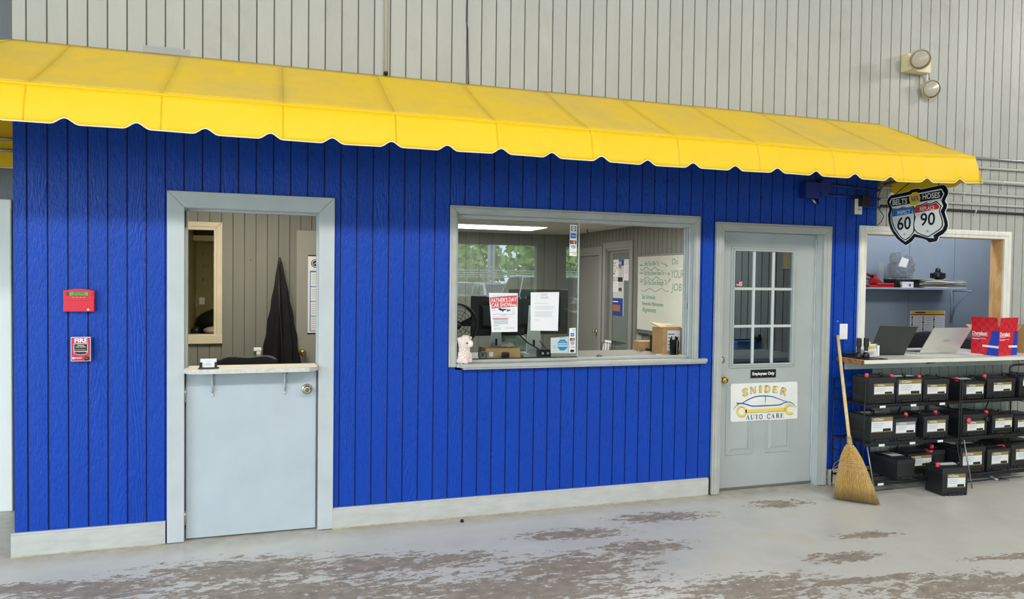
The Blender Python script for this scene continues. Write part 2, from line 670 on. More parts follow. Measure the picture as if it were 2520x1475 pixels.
def cells(xb, zb, opens, y0, y1, mb):
    for i in range(len(xb) - 1):
        for k in range(len(zb) - 1):
            cx, cz = (xb[i] + xb[i + 1]) / 2, (zb[k] + zb[k + 1]) / 2
            if any(o[0] < cx < o[1] and o[2] < cz < o[3] for o in opens):
                continue
            mb.box((xb[i], y0, zb[k]), (xb[i + 1], y1, zb[k + 1]))
    return mb


wall_front = thing('wall_front', 'grooved plywood siding wall, blue below the awning and grey above', 'wall', (0, 0, 0), kind='structure')
JB = 0.012
OPENB = [(o[0] - JB, o[1] + JB, o[2], o[3] + JB) for o in OPEN]
_z = sorted({0.0, 0.985, 1.0, 2.003 + JB, 2.015 + JB, 2.02 + JB, 2.045 + JB, AWZ})
cells([-0.067, 0.815 - JB, 1.595 + JB, 2.492 - JB, 4.29 + JB, 4.545 - JB, 5.462 + JB, 5.887 - JB, BLUE_X], _z, OPENB, 0.0075, 0.11, MB()).build('blue_backing', M_GROOVE, wall_front)
_g = MB()
_g.box((-0.067, 0.0075, AWZ), (15, 0.11, 6.0))
cells([BLUE_X, 7.385 + JB, 15], _z, OPENB, 0.0075, 0.11, _g).build('grey_backing', M_GROOVEG, wall_front)

_bm_cache = {}


def board(x0, x1, z0, z1, mat, parent, y0=0.0, y1=0.008, key=''):
    w, h = round(x1 - x0, 4), round(z1 - z0, 4)
    k = (w, h, mat.name, y1 - y0)
    if k not in _bm_cache:
        me = bpy.data.meshes.new('board')
        b = MB().box((-w / 2, y0, 0), (w / 2, y1, h))
        me.from_pydata(b.v, [], b.f)
        me.materials.append(mat)
        _bm_cache[k] = me
    o = bpy.data.objects.new('board', _bm_cache[k])
    o.location = ((x0 + x1) / 2, 0, z0)
    _link(o, parent)
    return o


OPENW = [(o[0] - 0.007, o[1] + 0.007, o[2], o[3] + 0.007) for o in OPEN]
for i in range(-1, 84):
    a = -0.067 if i == -1 else i * S + GAP
    b = -GAP if i == -1 else (i + 1) * S - GAP
    blue = i < 59
    if blue:
        board(a, b, AWZ + 0.001, 6.0, M_GREY, wall_front)
    zb = {0.133 if blue else 0.0, AWZ if blue else 6.0}
    for o in OPENW:
        if o[0] < b and o[1] > a:
            zb |= {o[2], o[3]}
    zb = sorted(z for z in zb if z >= (0.133 if blue else 0.0))
    runs = []
    for z0, z1 in zip(zb[:-1], zb[1:]):
        xa, xb_ = a, b
        zc = (z0 + z1) / 2
        for o in OPENW:
            if o[0] < xb_ and o[1] > xa and o[2] < zc < o[3]:
                if o[0] <= xa and o[1] >= xb_:
                    xa = xb_
                elif o[0] > xa:
                    xb_ = o[0]
                else:
                    xa = o[1]
        if xb_ - xa > 0.004:
            if runs and runs[-1][:2] == (xa, xb_) and abs(runs[-1][3] - z0) < 1e-6:
                runs[-1] = (xa, xb_, runs[-1][2], z1)
            else:
                runs.append((xa, xb_, z0, z1))
    for xa, xb_, z0, z1 in runs:
        board(xa, xb_, z0, z1, M_BLUE if blue else M_GREY, wall_front)
bx((-0.0668, 0.0085, 0), (-0.060, 0.95, 6)).build('corner_board', M_GREY2, wall_front)

# painted-over patches on the upper wall just above the awning
for k, (px0, py0, px1, py1) in enumerate([(352, 118, 468, 134)]):
    p, q = PY(px0, py0), PY(px1, py1)
    bx((p.x, -0.0008, q.z - 0.012), (q.x, 0.0, q.z + 0.028)).build('paint_patch', pm('patch_grey', (156, 159, 160), 0.5), wall_front)


def baseboard(name, x0, x1, label, z1=0.133):
    o = thing(name, label, 'baseboard', (x0, 0, 0), kind='structure')
    bx((x0, -0.019, 0.002), (x1, 0.006, z1 - 0.012)).build('plinth', M_BASE, o, bevel=0.002)
    bx((x0, -0.016, z1 - 0.012), (x1, 0.007, z1)).build('cap_edge', M_BASE, o, bevel=0.002)
    # caulk bead along the floor
    random.seed(int(x0 * 100) + 7)
    n = max(3, int((x1 - x0) / 0.05))
    MB().tube([(x0 + (x1 - x0) * t / n, -0.021 + random.uniform(-.002, .002), 0.003) for t in range(n + 1)], [0.003 + random.uniform(0, .0035) for _ in range(n + 1)], 6).build('caulk_bead', pm('old_caulk', (176, 168, 146), 0.8, var=0.2, vscale=30), o, smooth=True)
    return o


baseboard('baseboard_left', -0.082, 0.714, 'grey painted baseboard under the blue wall beside the dutch door', 0.138)
baseboard('baseboard_front', 1.687, 4.455, 'long grey painted baseboard under the blue wall and service window', 0.134)
baseboard('baseboard_right', 5.565, BLUE_X, 'short grey baseboard piece behind the broom', 0.12)
bx((4.455, -0.006, 0.0), (4.478, 0.009, 0.14)).build('dark_gap', M_DARK, wall_front)

# side return of the office and the recessed wall with the white door
wall_recess = thing('wall_recess', 'dark grey textured wall behind the office corner with a white door', 'wall', (-3, 0.95, 0), kind='structure')
cells([-6, -1.42, -0.50, -0.05], [0, 2.04, 6], [(-1.42, -0.50, 0, 2.04)], 0.958, 1.1, MB()).build('backing', M_GROOVEG, wall_recess)
for i in range(0, 4):
    x1 = -0.068 - i * 0.2032
    board(x1 - 0.2032 + GAP, x1 - (0.012 if i == 0 else GAP), 2.10, 6.0, M_GREY2, wall_recess, 0.0, 0.008)
for c in wall_recess.children:
    if c.name.startswith('board'):
        c.location.x += 3
        c.location.y = 0
trim_4 = thing('trim_4', 'white moulded casing around the white door at the far side', 'door casing', (-0.45, 0.95, 0), kind='structure')
bx((-0.50, 0.930, 0.0), (-0.352, 0.958, 2.10)).build('casing_side', M_WHITE, trim_4, bevel=0.006)
bx((-0.485, 0.922, 0.0), (-0.44, 0.94, 2.06)).build('casing_bead', M_WHITE, trim_4, bevel=0.006)
bx((-1.5, 0.9285, 2.041), (-0.350, 0.957, 2.104)).build('casing_head', M_WHITE, trim_4, bevel=0.006)
door_3 = thing('door_3', 'white door with a black framed glass panel beyond the blue corner', 'door', (-0.96, 0.96, 0), kind='structure')
bx((-1.42, 0.965, 0.012), (-0.50, 1.005, 2.035)).build('slab', M_WHITE, door_3, bevel=0.004)
bx((-1.25, 0.958, 1.40), (-0.53, 0.966, 1.95)).build('lite_frame', M_BLACK, door_3)
bx((-1.22, 0.955, 1.43), (-0.555, 0.959, 1.92)).build('pane', pm('dark_pane', (30, 34, 40), 0.1), door_3)
bx((-1.42, 0.957, 0.0), (-0.50, 1.0, 0.012)).build('sweep', M_DARK, door_3)

# ------------------------------------------------------------------ door 1: dutch door with casing
def mitre_casing(t, x0, x1, z0, z1, w, y0, y1, mat, bev=0.003, wr=None, wh=None):
    """side pieces and head cut with mitres; x0..x1, ..z1 is the outer edge"""
    wr = w if wr is None else wr
    wh = w if wh is None else wh
    MB().prism([(x0, y0, z0), (x0 + w, y0, z0), (x0 + w, y0, z1 - wh), (x0, y0, z1)], (0, y1 - y0, 0)).build('casing_side', mat, t, bevel=bev)
    MB().prism([(x1 - wr, y0, z0), (x1, y0, z0), (x1, y0, z1), (x1 - wr, y0, z1 - wh)], (0, y1 - y0, 0)).build('casing_side', mat, t, bevel=bev)
    MB().prism([(x0 + 0.0006, y0, z1), (x0 + w + 0.0006, y0, z1 - wh), (x1 - wr - 0.0006, y0, z1 - wh), (x1 - 0.0006, y0, z1)], (0, y1 - y0, 0)).build('casing_head', mat, t, bevel=bev)


trim_1 = thing('trim_1', 'wide flat pale grey casing around the dutch door', 'door casing', (1.2, 0, 0), kind='structure')
mitre_casing(trim_1, 0.722, 1.690, 0.004, 2.113, 0.095, -0.020, 0.0, M_TRIM)
# jambs and stops
bx((0.797, -0.004, 0.0), (0.815, 0.115, 2.03)).build('jamb', M_TRIM, trim_1)
bx((1.595, -0.004, 0.0), (1.613, 0.115, 2.03)).build('jamb', M_TRIM, trim_1)
bx((0.797, -0.004, 2.015), (1.613, 0.115, 2.033)).build('head_jamb', M_TRIM, trim_1)
bx((0.815, 0.060, 0.0), (0.826, 0.100, 2.015)).build('stop', M_TRIM, trim_1)
bx((1.583, 0.060, 0.0), (1.595, 0.100, 2.015)).build('stop', M_TRIM, trim_1)
bx((0.8262, 0.0602, 2.003), (1.5828, 0.0998, 2.0149)).build('stop', M_TRIM, trim_1)
bx((0.8155, 0.02, 1.9), (0.8175, 0.06, 2.0)).build('hinge_mortise', M_DARK, trim_1)

door_1 = thing('door_1', 'pale grey dutch door lower half with a shelf on top', 'door', (1.2, 0.03, 0), kind='structure')
bx((0.8235, 0.016, 0.010), (1.5830, 0.058, 1.028)).build('slab', M_DOOR, door_1, bevel=0.002)
_sh = [(0.820, 0.016), (0.820, -0.062), (0.873, -0.125), (1.535, -0.125), (1.590, -0.062), (1.590, 0.016), (1.581, 0.016), (1.581, 0.115), (0.830, 0.115), (0.830, 0.016)]
MB().prism([(x, y, 1.028) for x, y in _sh], (0, 0, 0.026)).build('shelf', M_SHELFW, door_1, bevel=0.003)
_fe = [(0.8185, -0.0625), (0.8715, -0.1265), (1.5365, -0.1265), (1.5915, -0.0625)]
for p, q in zip(_fe[:-1], _fe[1:]):
    MB().prism([(p[0], p[1], 1.029), (q[0], q[1], 1.029), (q[0], q[1], 1.052), (p[0], p[1], 1.052)], (0, 0.0016, 0)).build('edge_paint', pm('worn_shelf_edge', (206, 206, 200), 0.5, var=0.18, vscale=26), door_1)
for bxx in (0.972, 1.393):
    MB().box((bxx - 0.006, -0.085, 1.020), (bxx + 0.006, 0.014, 1.028)).box((bxx - 0.005, 0.006, 0.885), (bxx + 0.005, 0.016, 1.028)).build('bracket', M_TRIM, door_1, bevel=0.002)
    MB().tube([(bxx, 0.010, 0.892), (bxx, -0.01, 0.94), (bxx, -0.075, 1.018)], 0.004, 8).build('bracket_strut', M_TRIM, door_1, smooth=True)
    MB().lathe([(0.010, 0), (0.010, 0.004), (0.006, 0.007)], 14, Matrix.Translation((bxx, 0.016, 0.882)) @ Matrix.Rotation(R(90), 4, 'X')).build('bracket_foot', M_TRIM, door_1, smooth=True)
    for dx, dz in ((-0.012, 0), (0.012, -0.006)):
        MB().lathe([(0.006, 0), (0.006, 0.003), (0.003, 0.005)], 10, Matrix.Translation((bxx + dx, 0.016, 1.008 + dz)) @ Matrix.Rotation(R(90), 4, 'X')).build('screw_head', M_SATIN, door_1, smooth=True)
_k = Matrix.Translation((1.527, 0.016, 0.902)) @ Matrix.Rotation(R(90), 4, 'X')
_kn = MB().lathe([(0.033, 0), (0.033, 0.004), (0.029, 0.008), (0.015, 0.011), (0.012, 0.022), (0.018, 0.030), (0.0245, 0.040), (0.0255, 0.050), (0.023, 0.058), (0.016, 0.062), (0.012, 0.0615), (0.011, 0.058)], 28, _k).build('knob', M_SATIN, door_1, smooth=True)
MB().lathe([(0.0105, 0.0575), (0.0105, 0.0605), (0.009, 0.061)], 16, _k).build('lock_face', pm('knob_grey', (140, 136, 126), 0.35, 0.9), _kn, smooth=True)
for hz in (0.89, 0.14):
    MB().tube([(0.8185, 0.010, hz - 0.045), (0.8185, 0.010, hz + 0.045)], 0.0062, 12).build('hinge', M_SATIN, door_1, smooth=True)
# ------------------------------------------------------------------ window 1: sliding service window
trim_2 = thing('trim_2', 'grey moulded casing around the sliding service window', 'window casing', (3.39, 0, 1.0), kind='structure')
mitre_casing(trim_2, 2.437, 4.345, 1.020, 2.102, 0.055, -0.018, 0.0, M_TRIMW, 0.004)
mitre_casing(trim_2, 2.452, 4.330, 1.020, 2.088, 0.030, -0.026, -0.015, M_TRIMW, 0.004)
bx((2.474, -0.002, 1.02), (2.492, 0.130, 2.06)).build('jamb', M_TRIMW, trim_2)
bx((4.290, -0.002, 1.02), (4.308, 0.130, 2.06)).build('jamb', M_TRIM, trim_2)
bx((2.474, -0.002, 2.045), (4.308, 0.130, 2.063)).build('head_jamb', M_TRIMW, trim_2)
for k, yy in enumerate((0.028, 0.058, 0.092)):
    bx((4.277, yy, 1.05), (4.290, yy + 0.012, 2.045)).build('jamb_track', M_TRIM, trim_2, bevel=0.003)
bx((2.45, 0.018, 2.020), (4.29, 0.122, 2.045)).build('head_track', M_TRIMW, trim_2, bevel=0.003)
_wl = MB().lathe([(0.016, 0), (0.016, 0.004), (0.011, 0.005), (0.009, 0.002)], 18, Matrix.Translation((4.2895, 0.048, 1.43)) @ Matrix.Rotation(R(-90), 4, 'Y') @ Matrix.Diagonal((1.5, 1, 1, 1)))
_wl.build('lock_keeper', M_BLACK, trim_2, smooth=True)
MB().lathe([(0.004, 0), (0.004, 0.003)], 10, Matrix.Translation((4.2895, 0.04, 1.62)) @ Matrix.Rotation(R(-90), 4, 'Y')).build('screw_head', M_SILVER, trim_2)

window_1 = thing('window_1', 'sliding service window with one glass pane and a grey sill', 'window', (3.39, 0, 1.0), kind='structure')
_st = [(2.500, -0.022), (2.520, -0.052), (4.405, -0.052), (4.405, -0.0), (4.29, 0.0), (4.29, 0.35), (2.492, 0.35), (2.492, -0.022)]
MB().prism([(x, y, 1.016) for x, y in _st], (0, 0, 0.026)).build('sill', M_TRIMW, window_1, bevel=0.005, seg=3)
bx((2.53, -0.046, 1.004), (4.40, 0.0, 1.017)).build('sill_moulding', M_TRIMW, window_1, bevel=0.004)
bx((2.492, 0.035, 1.042), (4.290, 0.075, 1.062)).build('sill_track', M_TRIMW, window_1, bevel=0.003)
GE = PY(1423, 700, 0.052).x
bx((2.492, 0.045, 1.061), (GE, 0.057, 1.068)).build('bottom_rail', M_BLACK, window_1)
bx((2.492, 0.049, 1.066), (GE, 0.054, 2.026)).build('pane', M_GLASS, window_1)
bx((GE - 0.004, 0.047, 1.066), (GE + 0.003, 0.056, 2.026)).build('pane_edge', pm('glass_edge', (190, 206, 200), 0.15), window_1)

# ------------------------------------------------------------------ door 2: half glazed steel door
trim_3 = thing('trim_3', 'grey casing around the employees only door', 'door casing', (5.0, 0, 0), kind='structure')
mitre_casing(trim_3, 4.476, 5.537, 0.004, 2.067, 0.069, -0.026, 0.0, M_TRIMW, 0.003, 0.075, 0.064)
mitre_casing(trim_3, 4.492, 5.522, 0.004, 2.052, 0.030, -0.033, -0.02, M_TRIMW, 0.003)
bx((4.527, -0.002, 0), (4.545, 0.115, 2.02)).build('jamb', M_TRIM, trim_3)
bx((5.462, -0.002, 0), (5.480, 0.115, 2.02)).build('jamb', M_TRIM, trim_3)
bx((4.527, -0.002, 2.003), (5.480, 0.115, 2.021)).build('head_jamb', M_TRIM, trim_3)
random.seed(3)
_ws = MB()
_zz = [0.02 + 1.95 * k / 40 for k in range(41)]
_ws.tube([(5.4585 - random.uniform(0, .003), 0.062, z) for z in _zz], [0.0025 + random.uniform(0, .003) for _ in _zz], 6)
_ws.build('weatherstrip', pm('old_weatherstrip', (210, 212, 210), 0.6), trim_3, smooth=True)

door_2 = thing('door_2', 'grey steel door with nine glass panes above two raised panels', 'door', (5.0, 0.07, 0), kind='structure')
LX0, LX1, LZ0, LZ1 = 4.668, 5.268, 0.950, 1.888      # lite surround, outer
DY = 0.066                                            # door face
_c = MB()
cells([4.549, LX0 + 0.02, LX1 - 0.02, 5.456], [0.016, LZ0 + 0.02, LZ1 - 0.02, 1.998], [(LX0, LX1, LZ0, LZ1)], DY, DY + 0.042, _c).build('slab', M_DOOR2, door_2)
for k, (ins, yy) in enumerate(((0.0, 0.010), (0.016, 0.016))):
    t = 0.016
    a0, a1, c0, c1 = LX0 + ins, LX1 - ins, LZ0 + ins, LZ1 - ins
    for q in [((a0, c0), (a1, c0), (a1 - t, c0 + t), (a0 + t, c0 + t)), ((a0, c1), (a0 + t, c1 - t), (a1 - t, c1 - t), (a1, c1)), ((a0, c0), (a0 + t, c0 + t), (a0 + t, c1 - t), (a0, c1)), ((a1, c0), (a1, c1), (a1 - t, c1 - t), (a1 - t, c0 + t))]:
        MB().prism([(x, DY - yy, z) for x, z in q], (0, yy + 0.012, 0)).build('lite_frame', M_DOOR2, door_2, bevel=0.004)
gx0, gx1, gz0, gz1 = LX0 + 0.032, LX1 - 0.032, LZ0 + 0.032, LZ1 - 0.032
for i in range(3):
    for j in range(3):
        w, h = (gx1 - gx0) / 3, (gz1 - gz0) / 3
        bx((gx0 + i * w, DY + 0.010, gz0 + j * h), (gx0 + (i + 1) * w, DY + 0.014, gz0 + (j + 1) * h)).build('pane', M_GLASS2, door_2)
for i in (1, 2):
    x = gx0 + (gx1 - gx0) * i / 3
    bx((x - 0.011, DY - 0.008, gz0), (x + 0.011, DY + 0.010, gz1)).build('muntin', pm('muntin_white', (198, 204, 204), 0.4), door_2, bevel=0.005)
    z = gz0 + (gz1 - gz0) * i / 3
    bx((gx0, DY - 0.007, z - 0.011), (gx1, DY + 0.009, z + 0.011)).build('muntin', pm('muntin_white', (198, 204, 204), 0.4), door_2, bevel=0.005)
for (x0, x1) in ((4.650, 4.895), (5.015, 5.262)):
    z0, z1 = 0.272, 0.805
    _p = MB()
    # recessed groove ring and raised field
    t = 0.012
    for q in [((x0, z0), (x1, z0), (x1 - t, z0 + t), (x0 + t, z0 + t)), ((x0, z1), (x0 + t, z1 - t), (x1 - t, z1 - t), (x1, z1)), ((x0, z0), (x0 + t, z0 + t), (x0 + t, z1 - t), (x0, z1)), ((x1, z0), (x1, z1), (x1 - t, z1 - t), (x1 - t, z0 + t))]:
        _p.prism([(x, DY - 0.006, z) for x, z in q], (0, 0.006, 0))
    _p.build('panel_moulding', M_DOOR2, door_2, bevel=0.003)
    MB().frustum((-(x1 - x0) / 2 + 0.03, -(z1 - z0) / 2 + 0.03, 0), ((x1 - x0) / 2 - 0.03, (z1 - z0) / 2 - 0.03, 0.007), 0.022, 0.022, Matrix.Translation(((x0 + x1) / 2, DY, (z0 + z1) / 2)) @ Matrix.Rotation(R(90), 4, 'X')).build('raised_panel', M_DOOR2, door_2)
bx((4.549, DY - 0.006, 0.004), (5.456, DY + 0.03, 0.018)).build('sweep', pm('grey_sweep', (110, 108, 100), 0.6), door_2)
for kz, kk in ((1.015, 0), (0.865, 1)):
    K = Matrix.Translation((4.600, DY, kz)) @ Matrix.Rotation(R(90), 4, 'X')
    if kk == 0:
        MB().lathe([(0.029, 0), (0.029, 0.006), (0.025, 0.012), (0.020, 0.014), (0.019, 0.022), (0.012, 0.023)], 24, K).build('deadbolt', M_SATIN, door_2, smooth=True)
    else:
        MB().lathe([(0.032, 0), (0.032, 0.004), (0.026, 0.010), (0.013, 0.014), (0.012, 0.030), (0.020, 0.036), (0.027, 0.050), (0.026, 0.060), (0.020, 0.068), (0.008, 0.070)], 24, K).build('knob', M_BRASS, door_2, smooth=True)

# ------------------------------------------------------------------ nook opening trim
trim_5 = thing('trim_5', 'whitewashed moulded casing around the parts counter opening', 'opening casing', (6.6, 0, 1.0), kind='structure')
mitre_casing(trim_5, 5.818, 7.467, 1.01, 2.087, 0.069, -0.020, 0.0, M_WTRIM, 0.003, 0.082, 0.066)
mitre_casing(trim_5, 5.828, 7.457, 1.01, 2.077, 0.030, -0.027, -0.016, M_WTRIM, 0.003)
bx((5.872, -0.002, 0.985), (5.887, 0.115, 2.035)).build('jamb', M_PINE, trim_5)
bx((7.385, -0.002, 0.985), (7.402, 0.115, 2.035)).build('jamb', M_PINE, trim_5)
bx((5.872, -0.002, 2.020), (7.402, 0.115, 2.037)).build('head_jamb', M_PINE, trim_5)

# ------------------------------------------------------------------ rooms behind the wall
wall_office_left = struct(bx((2.05, 0.11, 0), (2.15, 5.6, 2.42)), 'wall_office_left', M_INGREY, 'grey partition between entry room and office', 'wall')
wall_office_far = thing('wall_office_far', 'far grey siding wall of the office seen through the glass', 'wall', (3.8, 5.6, 0), kind='structure')
bx((2.15, 5.608, 0), (5.6, 5.7, 2.42)).build('backing', M_GROOVEI, wall_office_far)
for i in range(17):
    o = board(2.15 + i * 0.2032 + GAP, 2.15 + (i + 1) * 0.2032 - GAP, 0.0, 2.30, M_INGREY, wall_office_far)
    o.location.x -= 3.8
wall_office_right = thing('wall_office_right', 'grey siding side wall of the office with two doors and a whiteboard', 'wall', (5.6, 0.11, 0), kind='structure')
WX = 5.6
GD = (3.565, 4.266, 0.0, 2.045)      # glass door opening along Y
LD = (4.47, 5.30, 0.0, 2.0)
_w = MB()
_yb = [0.11, GD[0], GD[1], LD[0], LD[1], 5.7]
for i in range(5):
    for z0, z1 in ((0.0, 2.0), (2.0, 2.045), (2.045, 2.42)):
        yc, zc = (_yb[i] + _yb[i + 1]) / 2, (z0 + z1) / 2
        if any(o[0] < yc < o[1] and o[2] < zc < o[3] for o in (GD, LD)):
            continue
        _w.box((WX + 0.008, _yb[i], z0), (WX + 0.1, _yb[i + 1], z1))
_w.build('backing', M_GROOVEI, wall_office_right)
_me = {}
for i in range(54):
    y0, y1 = 0.12 + i * S + 0.005, 0.12 + (i + 1) * S - 0.005
    z0 = 0.0
    for o in (GD, LD):
        if o[0] < y1 and o[1] > y0:
            z0 = o[3]
    key = round(z0, 3)
    if key not in _me:
        me = bpy.data.meshes.new('board')
        b = MB().box((0, -(y1 - y0) / 2, 0), (0.009, (y1 - y0) / 2, 2.30 - z0))
        me.from_pydata(b.v, [], b.f)
        me.materials.append(M_INGREY)
        _me[key] = me
    o = bpy.data.objects.new('board', _me[key])
    o.location = (-0.001, (y0 + y1) / 2 - 0.11, z0)
    _link(o, wall_office_right)
ceiling_office = struct(bx((2.15, 0.11, 2.30), (5.6, 5.6, 2.42)), 'ceiling_office', M_CEIL, 'pale tiled ceiling of the office behind the service window', 'ceiling')


def side_casing(nm, label, y0, y1, z1, w):
    t = thing(nm, label, 'door casing', (WX, (y0 + y1) / 2, 0), kind='structure')
    m = pm('office_trim', (150, 151, 146), 0.4)
    bx((WX - 0.018, y0 - w, 0), (WX + 0.002, y0, z1 + w)).build('casing_side', m, t, bevel=0.003)
    bx((WX - 0.018, y1, 0), (WX + 0.002, y1 + w, z1 + w)).build('casing_side', m, t, bevel=0.003)
    bx((WX - 0.0175, y0, z1), (WX + 0.002, y1, z1 + w)).build('casing_head', m, t, bevel=0.003)
    bx((WX + 0.0, y0 - 0.001, z1 - 0.03), (WX + 0.1, y1 + 0.001, z1 + 0.001)).build('head_jamb', m, t)
    bx((WX + 0.0, y0 - 0.001, 0), (WX + 0.1, y0 + 0.014, z1)).build('jamb', m, t)
    bx((WX + 0.0, y1 - 0.014, 0), (WX + 0.1, y1 + 0.001, z1)).build('jamb', m, t)
    return t


side_casing('trim_6', 'grey casing around the glass office door with posters', GD[0], GD[1], GD[3], 0.085)
side_casing('trim_7', 'grey casing around the plain far office door', LD[0], LD[1], LD[3], 0.085)
M_ODOOR = pm('office_door_grey', (138, 139, 134), 0.45)
door_4 = thing('door_4', 'glass office door covered with taped posters', 'door', (WX + 0.03, 3.9, 0), kind='structure')
bx((WX + 0.045, GD[0] + 0.015, 0.01), (WX + 0.08, GD[0] + 0.10, 2.03)).build('stile', M_ODOOR, door_4, bevel=0.003)
bx((WX + 0.045, GD[1] - 0.10, 0.01), (WX + 0.08, GD[1] - 0.015, 2.03)).build('stile', M_ODOOR, door_4, bevel=0.003)
bx((WX + 0.045, GD[0] + 0.1, 1.98), (WX + 0.08, GD[1] - 0.1, 2.03)).build('top_rail', M_ODOOR, door_4)
bx((WX + 0.045, GD[0] + 0.1, 0.01), (WX + 0.08, GD[1] - 0.1, 0.2)).build('bottom_rail', M_ODOOR, door_4)
bx((WX + 0.058, GD[0] + 0.1, 0.2), (WX + 0.064, GD[1] - 0.1, 1.98)).build('pane', pm('grey_green_pane', (118, 128, 124), 0.15), door_4)
door_5 = thing('door_5', 'plain dark grey office door at the far end', 'door', (WX + 0.03, 4.9, 0), kind='structure')
bx((WX + 0.04, LD[0] + 0.014, 0.01), (WX + 0.08, LD[1] - 0.014, 1.985)).build('slab', M_ODOOR, door_5, bevel=0.003)
_p = PX(1468, 821, WX + 0.04)
MB().lathe([(0.026, 0), (0.026, 0.005), (0.012, 0.01), (0.012, 0.03), (0.027, 0.045), (0.022, 0.062), (0.01, 0.066)], 18, Matrix.Translation((WX + 0.04, _p.y, 0.90)) @ Matrix.Rotation(R(-90), 4, 'Y')).build('knob', M_SATIN, door_5, smooth=True)

# entry room behind the dutch door
EY = 2.55
wall_entry_back = thing('wall_entry_back', 'olive grey siding wall inside the entry room', 'wall', (0, EY, 0), kind='structure')
EW = (-0.30, 0.792, 1.066, 2.033)
_e = MB()
cells([-0.06, 0.792, 1.526, 2.05], [0, 1.066, 2.033, 2.42], [EW], EY + 0.008, EY + 0.1, _e).build('backing', M_GROOVEI, wall_entry_back)
for i in range(21):
    a, b = -0.06 + i * S + 0.004, -0.06 + (i + 1) * S - 0.004
    if b > 0.80 + 0.02 or a > 0.79:
        board(max(a, 0.795), b, 0.0, 2.42, M_INGREY, wall_entry_back)
        if a < 0.79:
            board(a, 0.794, 2.033, 2.42, M_INGREY, wall_entry_back)
            board(a, 0.794, 0.0, 1.066, M_INGREY, wall_entry_back)
    else:
        board(a, b, 0.0, 1.066, M_INGREY, wall_entry_back)
        board(a, b, 2.033, 2.42, M_INGREY, wall_entry_back)
trim_8 = thing('trim_8', 'cream moulded casing of the interior window behind the dutch door', 'window casing', (0.4, EY, 1.0), kind='structure')
mitre_casing(trim_8, -0.30, 0.864, 0.982, 2.108, 0.076, EY - 0.02, EY, M_CREAM, 0.004, 0.074, 0.076)
bx((-0.30, EY - 0.029, 0.980), (0.866, EY - 0.0, 1.066)).build('casing_foot', M_CREAM, trim_8, bevel=0.004)
mitre_casing(trim_8, -0.29, 0.848, 1.0, 2.092, 0.03, EY - 0.028, EY - 0.018, M_CREAM, 0.004)
bx((0.790, EY, 1.05), (0.803, EY + 0.11, 2.045)).build('jamb', M_CREAM, trim_8)
struct(bx((-0.06, 0.11, 2.42), (2.05, 9.6, 2.5)), 'ceiling_entry', M_CEIL, 'ceiling over the entry room', 'ceiling')
struct(bx((-0.06, 0.95, 0), (-0.02, 9.6, 2.5)), 'wall_entry_left', M_OLIVE, 'olive left wall of the entry room', 'wall')
struct(bx((-0.06, 9.5, 0), (2.05, 9.6, 2.42)), 'wall_lounge_far', M_OLIVE, 'olive wall with rows of key hooks behind the black sofa', 'wall')
struct(bx((2.05, 5.6, 0), (2.15, 9.6, 2.5)), 'wall_lounge_right', M_OLIVE, 'olive side wall of the lounge beyond the entry room', 'wall')
struct(bx((-0.02, 9.0, 2.22), (2.05, 9.5, 2.31)), 'beam_lounge', M_CREAM, 'cream soffit beam above the key hook wall', 'beam')
door_6 = thing('door_6', 'flat grey door with brass knob inside the entry room', 'door', (1.9, EY, 0), kind='structure')
bx((1.526, EY - 0.045, 0.01), (2.04, EY - 0.005, 2.055)).build('slab', pm('entry_door_grey', (152, 152, 146), 0.42), door_6, bevel=0.002)
MB().lathe([(0.03, 0), (0.03, 0.004), (0.012, 0.012), (0.012, 0.028), (0.028, 0.040), (0.032, 0.055), (0.026, 0.068), (0.01, 0.072)], 22, Matrix.Translation((1.588, EY - 0.045, 0.887)) @ Matrix.Rotation(R(90), 4, 'X')).build('knob', M_BRASS, door_6, smooth=True)

# parts nook behind the counter
NY = 1.2
wall_nook_back = thing('wall_nook_back', 'slate blue panelled back wall of the parts nook', 'wall', (7.6, NY, 0), kind='structure')
bx((5.70, NY + 0.006, 0), (9.4, NY + 0.1, 2.8)).build('backing', pm('nook_seam', (52, 58, 66), 0.7), wall_nook_back)
for i in range(7):
    x0 = 7.609 + (i - 3) * 0.613
    x0, x1 = max(x0, 5.70) + 0.003, min(x0 + 0.613, 9.4) - 0.003
    bx((x0, NY, 0), (x1, NY + 0.006, 2.8)).build('panel', M_NOOK, wall_nook_back)
struct(bx((5.62, 0.11, 0), (5.70, NY + 0.1, 2.8)), 'wall_nook_left', M_NOOK, 'slate blue left end wall of the parts nook', 'wall')
struct(bx((9.4, 0.11, 0), (9.5, NY + 0.1, 2.8)), 'wall_nook_right', M_NOOK, 'slate blue right end wall of the parts nook', 'wall')

struct(bx((5.62, 0.11, 2.8), (9.5, NY + 0.1, 2.9)), 'ceiling_nook', M_CEIL, 'plain ceiling of the parts nook', 'ceiling')
